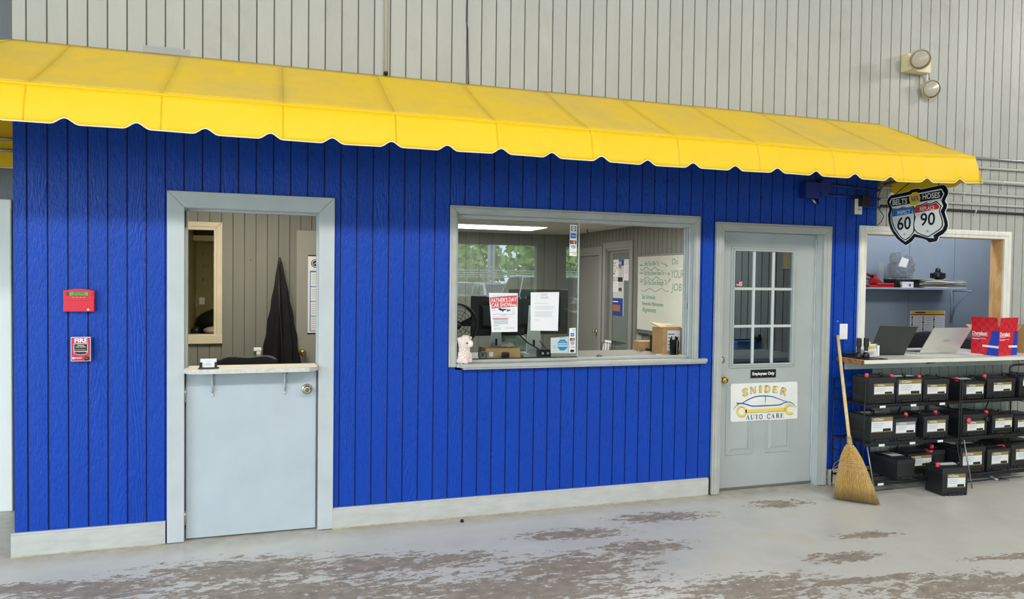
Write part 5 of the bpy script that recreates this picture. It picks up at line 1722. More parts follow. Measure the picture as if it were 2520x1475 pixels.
bx((q.x - 0.06, 0.195, CZ), (q.x + 0.05, 0.225, CZ + 0.007)).build('foot', M_BLACK, t, bevel=0.002)
q = PY(1341, 858, 0.24)
t = thing('desk_outlet_box', 'small black two socket box on the office counter', 'outlet box', (q.x, 0.24, CZ))
bx((q.x - 0.045, 0.23, CZ), (q.x + 0.045, 0.30, CZ + 0.060)).build('body', M_BLACK, t, bevel=0.003)
for dx in (-0.02, 0.02):
    MB().lathe([(0.009, 0), (0.009, 0.003), (0.005, 0.004)], 14, Matrix.Translation((q.x + dx, 0.23, CZ + 0.032)) @ Matrix.Rotation(R(90), 4, 'X')).build('socket', M_SILVER, t, smooth=True)
q = PZ(1430, 873, CZ)
t = thing('small_black_clip', 'small black clip lying on the sill at the pane edge', 'clip', (q.x, 0.09, 1.062))
bx((q.x - 0.02, 0.06, 1.0625), (q.x + 0.025, 0.075, 1.068)).build('body', M_BLACK, t, bevel=0.001)
MB().tube([(q.x - 0.018, 0.068, 1.068), (q.x, 0.066, 1.076), (q.x + 0.012, 0.066, 1.069)], 0.0016, 5).build('lever', M_BLACK, t)

# right end of the counter: parcel, tape dispenser, keys ...
bxw0, bxw1 = PY(1632, 864, 0.28).x, PY(1671, 864, 0.28).x
t = thing('shipping_carton', 'brown shipping carton with a white address label on the counter', 'box', ((bxw0 + bxw1) / 2, 0.36, CZ))
z1 = PY(1632, 808, 0.28).z
bx((bxw0, 0.28, CZ), (bxw1 + 0.03, 0.46, z1)).build('carton', M_CARD, t, bevel=0.002)
bx((bxw0 + 0.035, 0.2785, CZ + 0.03), (bxw1 + 0.005, 0.280, z1 - 0.02)).build('label', M_PAPER, t)
for k, (u0, u1, v) in enumerate(((0.05, 0.55, .16), (0.05, 0.9, .34), (0.05, 0.9, .5), (0.05, 0.55, .68), (0.08, 0.5, .84))):
    lw, lh = bxw1 - bxw0 - 0.03, z1 - CZ - 0.05
    bx((bxw0 + 0.035 + lw * u0, 0.2775, z1 - 0.02 - lh * v - 0.006), (bxw0 + 0.035 + lw * u1, 0.2787, z1 - 0.02 - lh * v)).build('print_block', M_INK, t)
t2 = thing('padded_envelope', 'yellow padded envelope lying on the shipping carton', 'envelope', ((bxw0 + bxw1) / 2, 0.36, z1))
MB().prism([(bxw0 - 0.02, 0.30, z1 + 0.001), (bxw1 + 0.02, 0.29, z1 + 0.001), (bxw1 + 0.02, 0.44, z1 + 0.012), (bxw0 - 0.03, 0.45, z1 + 0.03)], (0, 0, 0.010)).build('envelope', pm('manila', (226, 190, 116), 0.6), t2, bevel=0.002)
bx((bxw0 + 0.05, 0.33, z1 + 0.0125), (bxw0 + 0.12, 0.40, z1 + 0.026)).build('label', M_PAPER, t2)
q = PY(1660, 868, 0.20)
t = thing('tape_gun', 'black tape gun standing beside the shipping carton', 'tape gun', (q.x, 0.2, CZ))
MB().prism([(q.x - 0.028, 0.19, CZ), (q.x + 0.030, 0.19, CZ), (q.x + 0.036, 0.19, CZ + 0.10), (q.x + 0.02, 0.19, CZ + 0.145), (q.x - 0.016, 0.19, CZ + 0.15), (q.x - 0.03, 0.19, CZ + 0.12)], (0, 0.04, 0)).build('body', pm('gloss_black', (16, 16, 18), 0.2), t, bevel=0.008)
bx((q.x - 0.026, 0.187, CZ + 0.122), (q.x - 0.004, 0.20, CZ + 0.148)).build('tape_core', M_SILVER, t, bevel=0.003)
bx((q.x + 0.012, 0.187, CZ + 0.01), (q.x + 0.016, 0.192, CZ + 0.12)).build('handle_rib', M_SILVER, t)
q0, q1 = PY(1605, 862, 0.50), PY(1616, 862, 0.50)
t = thing('bulb_box', 'small black and white bulb box beside the shipping carton', 'box', (q0.x + 0.02, 0.5, CZ))
bx((q0.x, 0.46, CZ), (q0.x + 0.055, 0.54, CZ + 0.13)).build('carton', M_BLACK, t)
bx((q0.x + 0.004, 0.4585, CZ + 0.03), (q0.x + 0.05, 0.4602, CZ + 0.085)).build('print_block', M_PAPER, t)
bx((q0.x + 0.004, 0.4585, CZ + 0.002), (q0.x + 0.05, 0.4602, CZ + 0.024)).build('yellow_stripe', pm('manila', (226, 190, 116), 0.6), t)
q0, q1 = PY(1564, 862, 0.66), PY(1604, 862, 0.66)
tagb(MB().frustum((q0.x, 0.62, 1.0425), (q1.x + 0.06, 0.72, PY(1564, 840, 0.66).z), 0.012, 0.0), 'low_carton', M_CARD, 'low brown carton at the back of the counter under the whiteboard', 'box', bevel=0.002)
q = PZ(1573, 866, CZ)
t = thing('key_bunch', 'bunch of keys lying on the counter', 'keys', (q.x, q.y, CZ))
for k in range(5):
    a = k * 1.2
    c = Vector((q.x + 0.02 * math.cos(a), q.y + 0.015 * math.sin(a), CZ + 0.004 + 0.004 * k))
    d = Vector((math.cos(a), math.sin(a), 0.1))
    MB().tube([c, c + d * 0.03], 0.003, 5).build('key_blade', M_SATIN, t)
    MB().lathe([(0.010, 0), (0.010, 0.003)], 12, Matrix.Translation(c - d * 0.004)).build('key_bow', M_SATIN if k % 2 else M_BLACK, t)
MB().tube([Vector((q.x + 0.014 * math.cos(t_), q.y + 0.014 * math.sin(t_), CZ + 0.012)) for t_ in [2 * math.pi * j / 16 for j in range(17)]], 0.0016, 5, cap=False).build('key_ring', M_SATIN, t)
q = PZ(1615, 868, CZ)
tagb(MB().prism([(q.x - 0.12, 0.20, CZ), (q.x + 0.02, 0.16, CZ), (q.x + 0.10, 0.26, CZ), (q.x - 0.06, 0.34, CZ)], (0, 0, 0.001)), 'loose_paper', M_PAPER, 'loose white paper on the counter beside the carton', 'paper')
q = PZ(1598, 863, CZ)
t = thing('computer_mouse', 'small black computer mouse on the counter', 'mouse', (q.x, q.y, CZ))
MB().ell((q.x, q.y, CZ + 0.011), (0.035, 0.025, 0.011)).build('shell', M_BLACK, t, smooth=True)

# whiteboard on the side wall
wb = thing('whiteboard', 'whiteboard with green handwriting on the office side wall', 'whiteboard', (WX, 2.7, 1.0))
WY0, WY1, WZ0, WZ1 = 2.14, 3.335, 1.005, 1.925
wbs = bx((WX - 0.016, WY0, WZ0), (WX, WY1, WZ1)).build('surface', pm('board_white', (222, 224, 214), 0.2), wb)
M_ALU = pm('board_frame', (140, 142, 142), 0.35, 0.7)
for (y0, y1, z0, z1) in ((WY0, WY1, WZ1 - 0.012, WZ1 + 0.012), (WY0, WY1, WZ0 - 0.012, WZ0 + 0.022), (WY0 - 0.012, WY0 + 0.008, WZ0, WZ1), (WY1 - 0.008, WY1 + 0.014, WZ0, WZ1)):
    bx((WX - 0.024, y0, z0), (WX, y1, z1)).build('frame_rail', M_ALU, wb, bevel=0.004)
bx((WX - 0.05, WY0, WZ0 - 0.02), (WX - 0.012, WY1, WZ0 - 0.006)).build('pen_tray', M_ALU, wb, bevel=0.003)
M_MARK = pm('green_marker', (70, 156, 120), 0.5)
M_MARKG = pm('grey_marker', (128, 150, 138), 0.5)


def wtext(s, px, py, hpx, mat, px1):
    p = PX(px, py, WX - 0.0172)
    a, b = PX(px, py - hpx / 2, WX - 0.0172), PX(px, py + hpx / 2, WX - 0.0172)
    w = abs(PX(px1, py, WX - 0.0172).y - p.y)
    text(s, (a.z - b.z) / 0.70, p, mat, wbs, FL, align='LEFT', fit=w, shear=0.12)


for s_, px_, py_, h, m_, px1_ in (('Are You Able To', 1586, 650, 11, M_MARK, 1621), ('Do You Know How To', 1585, 673, 11, M_MARK, 1633), ('Do You Care Enough To', 1585, 696, 12, M_MARK, 1641), ('Ext Schedule', 1580, 731, 10, M_MARK, 1612), ('Preventive Maintenance', 1580, 747, 9, M_MARK, 1632), ('Alignments', 1580, 762, 11, M_MARK, 1614), ('Do', 1653, 645, 15, M_MARKG, 1668), ('YOUR', 1651, 676, 20, M_MARKG, 1682), ('JOB', 1653, 708, 18, M_MARKG, 1679)):
    wtext(s_, px_, py_, h, m_, px1_)
for s_, py_ in (('Hands', 653), ('Head', 672), ('Heart', 693)):
    wtext(s_, 1574, py_, 5, M_MARK, 1582)
for (x0, x1, y0) in ((1575, 1624, 662), (1575, 1630, 686), (1577, 1645, 714)):
    pts = []
    for k in range(41):
        u = k / 40
        p = PX(x0 + (x1 - x0) * u, y0 + 3.5 * math.sin(u * 15), WX - 0.0175)
        pts.append(p)
    MB().tube(pts, 0.0028, 5).build('marker_line', M_MARKG, wbs)
for (x0, y0, x1, y1) in ((1624, 645, 1642, 655), (1635, 672, 1648, 675), (1640, 696, 1650, 687)):
    a, b = PX(x0, y0, WX - 0.0175), PX(x1, y1, WX - 0.0175)
    d = (b - a).normalized()
    MB().tube([a, b], 0.0022, 5).build('marker_line', M_MARKG, wbs)
    for s_ in (-1, 1):
        MB().tube([b, b - d * 0.035 + Vector((0, 0, 0.02 * s_))], 0.0022, 5).build('marker_line', M_MARKG, wbs)

# posters on the glass office door
DG = WX + 0.0575


def dposter(name, label, px0, py0, px1, py1, mat, off=0.0):
    a, b = PX(px0, py0, DG - off), PX(px1, py1, DG - off)
    t = thing(name, label, 'poster', (DG - off, (a.y + b.y) / 2, b.z))
    sh_ = bx((DG - off - 0.0008, b.y, b.z), (DG - off, a.y, a.z)).build('sheet', mat, t)
    return sh_, a, b


def dbar(t, a, b, u0, u1, v0, v1, mat, off=0.0):
    Y0, Y1 = a.y + (b.y - a.y) * u0, a.y + (b.y - a.y) * u1
    Z0, Z1 = a.z + (b.z - a.z) * v0, a.z + (b.z - a.z) * v1
    bx((DG - off - 0.0014, min(Y0, Y1), min(Z0, Z1)), (DG - off - 0.0007, max(Y0, Y1), max(Z0, Z1))).build('print_block', mat, t)


M_DBLUE = pm('poster_blue', (36, 70, 150), 0.5)
t, a, b = dposter('tall_poster', 'tall repair shop poster with a blue bottom on the glass door', 1504, 643, 1534, 779, pm('poster_white', (206, 208, 206), 0.5))
dbar(t, a, b, 0.0, 0.98, 0.0, 0.09, M_DBLUE)
dbar(t, a, b, 0.0, 0.95, 0.68, 1.0, M_DBLUE)
dbar(t, a, b, 0.1, 0.75, 0.80, 0.92, pm('poster_orange', (176, 110, 76), 0.5), 0.0006)
dbar(t, a, b, 0.05, 0.6, 0.735, 0.755, M_PAPER, 0.0006)
dbar(t, a, b, 0.55, 0.9, 0.30, 0.38, M_INK)
dbar(t, a, b, 0.6, 0.85, 0.49, 0.55, pm('poster_brown', (96, 70, 50), 0.5))
p = PX(1525, 657, DG)
text('Shop', 0.055, (DG - 0.0018, p.y, p.z), M_INK, t, FL, bold=0.001)
text('CARE', 0.06, (DG - 0.0018, PX(1524, 648, DG).y, PX(1524, 648, DG).z), M_PAPER, t, FL, bold=0.001)
t, a, b = dposter('logo_poster', 'white poster with a yellow and blue car logo on the glass door', 1501, 640, 1522, 681, M_PAPER, 0.002)
text('SNIDER', 0.035, (DG - 0.0035, (a.y + b.y) / 2, a.z + (b.z - a.z) * 0.22), M_GOLD, t, FL)
text('AUTO CARE', 0.022, (DG - 0.0035, (a.y + b.y) / 2, a.z + (b.z - a.z) * 0.68), M_LNK, t, FL)
dbar(t, a, b, 0.15, 0.85, 0.50, 0.58, pm('print_mustard', (240, 208, 84), 0.4), 0.002)
dbar(t, a, b, 0.40, 0.62, 0.78, 0.87, M_GREYINK, 0.002)
MB().tube([Vector((DG - 0.0035, a.y + (b.y - a.y) * u, a.z + (b.z - a.z) * v)) for u, v in ((0.15, .48), (.3, .42), (.5, .34), (.7, .40), (.88, .48))], 0.003, 5).build('logo_line', M_LNK, t)
t, a, b = dposter('notice_sheet', 'narrow white notice at the edge of the glass door', 1536, 638.5, 1547, 691, M_PAPER, 0.002)
for v in (.06, .22, .26, .40, .5, .54, .6, .64, .85):
    dbar(t, a, b, 0.2, 0.85, v, v + 0.012, M_FADE, 0.002)
t, a, b = dposter('framed_certificate', 'small framed certificate on the lower middle of the glass door', 1505, 693, 1522, 719, M_PAPER, 0.003)
for v in (.15, .25, .5, .6, .8):
    dbar(t, a, b, 0.2, 0.8, v, v + 0.02, M_FADE, 0.003)
# wall plates and rack by the door
p = PX(1573, 846, WX)
t = thing('double_wall_plate', 'grey double outlet plate below the whiteboard', 'outlet', (WX, p.y, 0.84))
bx((WX - 0.006, p.y - 0.07, 0.82), (WX, p.y + 0.07, 0.96)).build('plate', M_TRIMW, t, bevel=0.002)
for dy in (-0.03, 0.03):
    for dz in (0.86, 0.92):
        MB().lathe([(0.016, 0), (0.016, 0.002)], 14, Matrix.Translation((WX - 0.006, p.y + dy, dz)) @ Matrix.Rotation(R(-90), 4, 'Y')).build('socket', M_SILVER, t)
p = PX(1525, 852, WX - 0.3)
t = thing('brochure_rack', 'black wire rack holding a white brochure by the glass door', 'rack', (WX - 0.3, p.y, 0.6))
zz = p.z
bx((WX - 0.45, p.y - 0.18, 0.0), (WX - 0.15, p.y + 0.22, zz - 0.06)).build('stand', M_BLACK, t, bevel=0.004)
for k in range(6):
    yy = p.y - 0.17 + k * 0.07
    MB().tube([(WX - 0.45, yy, zz - 0.06), (WX - 0.45, yy, zz + 0.03), (WX - 0.3, yy, zz + 0.05)], 0.004, 5).build('wire', M_BLACKM, t)
MB().prism([(WX - 0.44, p.y + 0.02, zz - 0.06), (WX - 0.44, p.y + 0.20, zz - 0.06), (WX - 0.40, p.y + 0.20, zz + 0.06), (WX - 0.40, p.y + 0.02, zz + 0.06)], (0.002, 0, 0)).build('brochure', M_PAPER, t)

# lamp panel in the office ceiling
cl = thing('ceiling_light', 'long white light panel in the office ceiling', 'ceiling light', (4.0, 4.2, 2.26))
bx((3.38, 3.85, 2.275), (4.60, 4.50, 2.300)).build('housing', M_WHITE, cl)
bx((3.40, 3.87, 2.268), (4.58, 4.48, 2.276)).build('diffuser', emit('lit_diffuser', (255, 252, 244), 24.0), cl)
cl2 = thing('ceiling_light', 'white light panel in the entry room ceiling', 'ceiling light', (1.0, 1.3, 2.39))
bx((0.45, 1.0, 2.405), (1.65, 1.6, 2.42)).build('housing', M_WHITE, cl2)
bx((0.47, 1.02, 2.398), (1.63, 1.58, 2.406)).build('diffuser', emit('lit_diffuser_entry', (255, 246, 226), 27.0), cl2)
cl3 = thing('ceiling_light', 'white light panel in the lounge ceiling', 'ceiling light', (1.0, 6.0, 2.39))
bx((0.45, 5.5, 2.405), (1.65, 6.6, 2.42)).build('housing', M_WHITE, cl3)
bx((0.47, 5.52, 2.398), (1.63, 6.58, 2.406)).build('diffuser', emit('lit_diffuser_lounge', (255, 244, 214), 18.0), cl3)
cl4 = thing('ceiling_light', 'white light panel in the office ceiling above the counter', 'ceiling light', (4.6, 1.6, 2.26))
bx((4.0, 1.2, 2.275), (5.2, 1.8, 2.300)).build('housing', M_WHITE, cl4)
bx((4.02, 1.22, 2.268), (5.18, 1.78, 2.276)).build('diffuser', emit('lit_diffuser_counter', (255, 252, 240), 25.0), cl4)
# hook under the office ceiling
p = PZ(1445, 564, 2.30)
t = thing('ceiling_hook', 'small dark hook under the office ceiling', 'hook', (p.x, p.y, 2.24))
MB().tube([(p.x, p.y, 2.30), (p.x, p.y, 2.265), (p.x + 0.02, p.y, 2.25)], 0.006, 6).build('stem', M_BLACK, t)
# behind the employees' door: workbench, blue case, tan board
t = thing('back_bench', 'dark bench behind the glazed door', 'bench', (5.35, 0.9, 0))
bx((4.75, 0.82, 0.90), (5.59, 1.4, 0.94)).build('top', pm('bench_grey', (120, 122, 124), 0.4), t)
bx((4.80, 0.87, 0.0), (5.57, 1.38, 0.90)).build('body', pm('bench_dark', (50, 52, 56), 0.6), t)
a, b = PY(1815, 843, 0.95), PY(1882, 876, 0.95)
t = thing('blue_tool_case', 'blue tool case seen through the lower door panes', 'case', ((a.x + b.x) / 2, 1.0, 0.94))
bx((a.x, 0.95, 0.945), (b.x, 1.2, 0.945 + (a.z - b.z))).build('body', pm('case_blue', (48, 96, 170), 0.4), t, bevel=0.01)
MB().tube([(a.x - 0.05, 0.93, 0.945 + (a.z - b.z) + 0.015), (b.x - 0.1, 0.93, 0.945 + (a.z - b.z) + 0.02)], 0.006, 6).build('tool_rod', M_BLACK, t)
MB().lathe([(0.03, 0), (0.034, 0.02), (0.034, 0.07), (0.02, 0.08)], 16, Matrix.Translation((b.x - 0.1, 0.95, 0.945 + (a.z - b.z) + 0.03)) @ Matrix.Rotation(R(90), 4, 'Y')).build('tool_head', M_BLACK, t, smooth=True)
a, b = PX(1928, 620, WX - 0.012), PX(1950, 662, WX - 0.012)
tagb(bx((WX - 0.012, min(a.y, b.y), b.z), (WX - 0.002, max(a.y, b.y), a.z)), 'cork_board', pm('tan_board', (206, 170, 122), 0.7, var=0.06), 'tan board on the inner wall behind the top right door pane', 'board')

# ================================================================== ENTRY ROOM
# jacket on a hook
jt = thing('hanging_jacket', 'long black raincoat hanging from a wall hook', 'jacket', (1.39, EY - 0.06, 0.35))
def jk(u, v):
    z = 1.775 - v * 1.40
    cx = 1.372 + 0.022 * v + 0.01 * math.sin(v * 3)
    w = 0.010 + 0.165 * (v ** 0.85) * (1 if v < 0.72 else 1) - 0.03 * max(0, v - 0.7)
    a = 2 * math.pi * u
    fold = 1 + 0.30 * math.sin(a * 6 + 2.6 * v) * min(1, v * 2.5) + 0.16 * math.sin(a * 11 + 5 * v + 1) + 0.05 * math.sin(v * 40 + a * 3)
    sk = 0.30 * math.sin(a * 2 + 0.6) * v
    return Vector((cx + w * math.cos(a) * fold + 0.02 * sk, EY - 0.065 + min(0.055, (0.012 + 0.06 * v)) * math.sin(a) * fold, z))


MB().grid(96, 40, jk).build('coat', pm('black_nylon', (22, 22, 26), 0.38, bump=0.25, bscale=30, bdist=0.006), jt, smooth=True)
MB().ell((1.373, EY - 0.066, 1.738), (0.017, 0.016, 0.058), 16, 10).build('hood', pm('black_nylon', (22, 22, 26), 0.38), jt, smooth=True)
MB().tube([(1.36, EY - 0.10, 1.72), (1.375, EY - 0.122, 1.3), (1.40, EY - 0.128, 0.9), (1.41, EY - 0.12, 0.5)], 0.004, 6).build('zipper', pm('zip_dark', (52, 52, 56), 0.35), jt, smooth=True)
MB().tube([(1.372, EY, 1.765), (1.372, EY - 0.05, 1.765), (1.372, EY - 0.06, 1.785)], 0.006, 8).build('hook', M_BLACKM, jt, smooth=True)
# calendar
ct = thing('wall_calendar', 'tall white calendar with blue grid on the inner door', 'calendar', (1.78, EY - 0.05, 1.06))
cy = EY - 0.046
bx((1.632, cy - 0.001, 1.069), (1.93, cy, 1.819)).build('sheet', M_PAPER, ct)
bx((1.632, cy - 0.003, 1.811), (1.93, cy, 1.823)).build('top_rail', M_BLACK, ct)
bx((1.628, cy - 0.003, 1.063), (1.93, cy, 1.074)).build('bottom_rail', M_BLACK, ct)
bx((1.650, cy - 0.0016, 1.09), (1.91, cy - 0.001, 1.673)).build('blue_field', pm('calendar_blue', (66, 128, 186), 0.5), ct)
for k in range(4):
    z1 = 1.657 - k * 0.142
    bx((1.658, cy - 0.0022, z1 - 0.134), (1.90, cy - 0.0016, z1)).build('month_block', M_PAPER, ct)
    for j in range(5):
        bx((1.668, cy - 0.0027, z1 - 0.025 - j * 0.021), (1.89, cy - 0.0022, z1 - 0.022 - j * 0.021)).build('date_row', M_GREYINK, ct)
MB().lathe([(0.040, 0), (0.040, 0.001)], 28, Matrix.Translation((1.70, cy - 0.001, 1.742)) @ Matrix.Rotation(R(90), 4, 'X')).build('emblem', M_INK, ct)
MB().lathe([(0.033, 0), (0.033, 0.0006)], 28, Matrix.Translation((1.70, cy - 0.002, 1.742)) @ Matrix.Rotation(R(90), 4, 'X')).build('emblem', M_PAPER, ct)
MB().lathe([(0.026, 0), (0.026, 0.0006)], 28, Matrix.Translation((1.70, cy - 0.0026, 1.742)) @ Matrix.Rotation(R(90), 4, 'X')).build('emblem', M_INK, ct)
MB().prism([(1.677, cy - 0.0033, 1.734), (1.690, cy - 0.0033, 1.734), (1.723, cy - 0.0033, 1.752), (1.710, cy - 0.0033, 1.752)], (0, -0.0004, 0)).build('emblem', M_PAPER, ct)
# small nail in the wall
tagb(MB().tube([(1.115, EY, 1.765), (1.115, EY - 0.015, 1.765)], 0.004, 8), 'wall_nail', M_DARK, 'small dark nail in the entry room siding', 'nail')


# office chair at the dutch door
def office_chair(name, label, x, y, ztop, w, rz, mat):
    t = thing(name, label, 'chair', (x, y, 0), (0, 0, rz))
    Mx = wm(t)
    n = 14

    def bk(u, v):
        X = (u - 0.5) * w
        corner = (abs(u - 0.5) * 2) ** 4
        z = ztop - 0.04 * corner * (1 - v) - v * 0.50 - 0.012 * math.cos((u - .5) * 6.28) * (1 - v)
        return Mx @ Vector((X, 0.05 - 0.06 * (abs(u - 0.5) * 2) ** 2 + 0.04 * v, z))
    MB().grid(n, 10, bk).build('backrest', mat, t, smooth=True, solid=0.035, bevel=0.008)
    MB().box((-w * 0.48, -0.46, 0.44), (w * 0.48, 0.02, 0.51), Mx).build('seat', mat, t, bevel=0.03, seg=3)
    MB().tube([Mx @ Vector((0, 0.10, ztop - 0.40)), Mx @ Vector((0, 0.09, 0.45)), Mx @ Vector((0, -0.1, 0.42))], 0.022, 8).build('back_support', M_BLACK, t, smooth=True)
    MB().tube([Mx @ Vector((0, -0.2, 0.44)), Mx @ Vector((0, -0.2, 0.10))], 0.028, 12).build('post', M_BLACK, t, smooth=True)
    for k in range(5):
        a = 2 * math.pi * k / 5
        e = Vector((0.30 * math.cos(a), -0.2 + 0.30 * math.sin(a), 0.075))
        MB().tube([Mx @ Vector((0, -0.2, 0.12)), Mx @ e], [0.024, 0.014], 8).build('base_arm', M_BLACK, t, smooth=True)
        MB().lathe([(0.026, -0.018), (0.026, 0.018)], 14, Mx @ Matrix.Translation((e.x, e.y, 0.030)) @ Matrix.Rotation(a, 4, 'Z') @ Matrix.Rotation(R(90), 4, 'X')).build('caster', M_BLACK, t, smooth=True)
    return t


a, b = PY(535, 878, 0.95), PY(682, 880, 0.95)
office_chair('mesh_chair', 'black mesh chair just inside the dutch door', (a.x + b.x) / 2, 0.95, a.z, b.x - a.x, 0.0, pm('black_mesh', (30, 30, 32), 0.6, bump=0.4, bscale=500))
# spray bottle on a small stand
a = PY(637, 868, 2.2)
t = thing('spray_bottle', 'white and green spray bottle top behind the chair', 'spray bottle', (a.x, 2.2, 0.72))
MB().lathe([(0.036, 0.0), (0.038, 0.01), (0.038, 0.10), (0.014, 0.15), (0.014, 0.165)], 20, Matrix.Translation((a.x, 2.2, 0.725))).build('bottle', pm('clear_plastic', (190, 196, 196), 0.15), t, smooth=True)
MB().box((a.x - 0.045, 2.185, 0.935), (a.x + 0.022, 2.215, 0.968)).build('trigger_head', M_PAPER, t, bevel=0.006)
MB().box((a.x - 0.020, 2.188, 0.905), (a.x + 0.016, 2.212, 0.938)).build('trigger_body', M_PAPER, t, bevel=0.004)
MB().tube([(a.x - 0.034, 2.2, 0.935), (a.x - 0.040, 2.2, 0.91), (a.x - 0.030, 2.2, 0.893)], 0.006, 6).build('trigger', pm('spray_green', (30, 110, 70), 0.4), t)
MB().lathe([(0.016, 0.885 - 0.725), (0.016, 0.908 - 0.725)], 16, Matrix.Translation((a.x, 2.2, 0.725))).build('collar', M_SILVER, t)
t = thing('side_cabinet', 'low dark cabinet behind the chair in the entry room', 'cabinet', (1.15, 2.3, 0))
bx((0.85, 2.00, 0.03), (1.45, 2.36, 0.700)).build('body', pm('cabinet_dark', (64, 62, 60), 0.5), t, bevel=0.003)
bx((0.84, 1.99, 0.700), (1.46, 2.37, 0.724)).build('top', pm('cabinet_top', (90, 86, 80), 0.4), t, bevel=0.003)
bx((0.86, 2.01, 0.0), (1.44, 2.35, 0.03)).build('plinth', M_DARK, t)

# lounge beyond the interior window
M_LEATH = pm('black_leather', (34, 30, 30), 0.28, bump=0.35, bscale=26, bdist=0.012)
so = thing('leather_sofa', 'black leather sofa against the key hook wall', 'sofa', (0.5, 9.0, 0))
MB().box((-0.0, 8.6, 0.16), (1.95, 9.45, 0.44)).build('base', M_LEATH, so, bevel=0.05, seg=3)
for k in range(2):
    MB().box((0.06 + k * 0.95, 8.55, 0.42), (0.98 + k * 0.95, 9.15, 0.60)).build('seat_cushion', M_LEATH, so, bevel=0.06, seg=4)
    bk_ = MB().ell((0.50 + k * 0.95, 9.18, 0.78), (0.50, 0.20, 0.27), 20, 12).build('back_cushion', M_LEATH, so, smooth=True)
MB().box((-0.01, 8.55, 0.16), (0.12, 9.45, 0.74)).build('arm', M_LEATH, so, bevel=0.05, seg=3)
MB().box((1.86, 8.55, 0.16), (2.02, 9.45, 0.74)).build('arm', M_LEATH, so, bevel=0.05, seg=3)
for x in (0.1, 1.85):
    for y in (8.65, 9.35):
        bx((x - 0.03, y - 0.03, 0), (x + 0.03, y + 0.03, 0.17)).build('leg', M_DARK, so)
q = MB().ell((0.36, 8.74, 0.672), (0.20, 0.15, 0.07), 18, 10)
q = tagb(q, 'throw_pillow', pm('cream_pillow', (206, 196, 172), 0.8, bump=0.4, bscale=14, bdist=0.02), 'cream crumpled pillow on the black sofa', 'pillow', smooth=True)
hk = 0
for zz in (2.02, 1.80, 1.56, 1.36):
    hr = thing('key_hook_rail', 'row of key hooks on the olive wall, number %s from the top' % ('one', 'two', 'three', 'four')[hk], 'hook rail', (0.4, 9.5, zz), group='rows of key hooks')
    hk += 1
    for k in range(14):
        x = 0.02 + k * 0.085
        MB().tube([(x, 9.5, zz), (x, 9.462, zz - 0.012), (x, 9.452, zz - 0.045), (x, 9.435, zz - 0.05), (x, 9.425, zz - 0.03)], 0.0055, 5).build('hook', pm('hook_dull', (172, 166, 136), 0.4), hr, smooth=True)
p = PY(497, 741, 9.5)
t = thing('light_switch', 'white light switch on the olive lounge wall', 'switch', (p.x, 9.5, p.z - 0.06))
bx((p.x - 0.045, 9.488, p.z - 0.065), (p.x + 0.045, 9.5, p.z + 0.065)).build('plate', M_PAPER, t, bevel=0.003)
bx((p.x - 0.008, 9.478, p.z - 0.014), (p.x + 0.008, 9.49, p.z + 0.014)).build('toggle', M_CREAMPL, t)
p = PY(473, 742, 9.5)
tagb(bx((p.x - 0.07, 9.492, p.z - 0.105), (p.x + 0.07, 9.4985, p.z + 0.11)), 'wall_note', M_PAPER, 'white sheet of paper on the olive lounge wall', 'paper')
# business card holder on the dutch door shelf
cx0, cx1 = 0.905, 1.012
t = thing('card_holder', 'black holder with white business cards on the door shelf', 'card holder', (0.955, -0.05, 1.054))
hx = 0.955
hy = -0.055
MB().box((hx - 0.057, hy - 0.018, 1.0545), (hx + 0.057, hy + 0.028, 1.0615)).build('tray', M_BLACK, t, bevel=0.002)
bx((hx - 0.050, hy - 0.012, 1.061), (hx - 0.036, hy - 0.004, 1.093)).build('front_post', M_BLACK, t, bevel=0.001)
bx((hx + 0.034, hy - 0.012, 1.061), (hx + 0.048, hy - 0.004, 1.093)).build('front_post', M_BLACK, t, bevel=0.001)
bx((hx - 0.048, hy + 0.010, 1.061), (hx + 0.046, hy + 0.014, 1.10)).build('back_plate', M_BLACK, t)
bx((hx - 0.046, hy - 0.003, 1.0615), (hx + 0.044, hy + 0.009, 1.1125)).build('cards', M_PAPER, t)
for w, z in ((0.034, 1.098), (0.01, 1.091), (0.036, 1.084), (0.03, 1.079), (0.036, 1.0755)):
    bx((hx - w / 2 - 0.001, hy - 0.0037, z), (hx + w / 2 - 0.001, hy - 0.003, z + 0.0022)).build('card_print', M_FADE, t)

# ================================================================== PARTS NOOK
CT = 1.030       # counter top
ctr = thing('parts_counter', 'white topped parts counter projecting from the wall opening', 'counter', (6.6, -0.1, 0.93))
MB().prism([(x, y, CT - 0.030) for x, y in ((5.62, -0.30), (8.2, -0.335), (8.2, -0.002), (7.46, -0.002), (7.384, 0.0), (7.384, 0.50), (5.888, 0.50), (5.888, 0.0), (5.82, -0.022), (5.62, -0.022))], (0, 0, 0.030)).build('worktop', M_COUNTER, ctr, bevel=0.003)
bx((5.705, -0.032, 0.925), (7.50, -0.002, CT - 0.030)).build('apron', pm('apron_white', (206, 206, 202), 0.45, var=0.06), ctr, bevel=0.002)
MB().prism([(5.6195, -0.303, CT - 0.036), (5.6195, -0.018, CT - 0.034), (5.6195, -0.018, CT - 0.002), (5.6195, -0.303, CT - 0.001)], (-0.007, 0, 0)).build('raw_end', M_BLOCK, ctr, bevel=0.002)
for x in (6.52, 7.60):
    MB().prism([(x, -0.235, CT - 0.03), (x, -0.034, CT - 0.03), (x, -0.034, 0.955)], (0.03, 0, 0)).build('support', M_DARK, ctr)
t = thing('clip_tray', 'dark thin tray lying on the counter corner', 'tray', (5.65, -0.2, CT))
bx((5.63, -0.29, CT + 0.0005), (5.86, -0.06, CT + 0.006)).build('plate', M_BLACK, t, bevel=0.002)
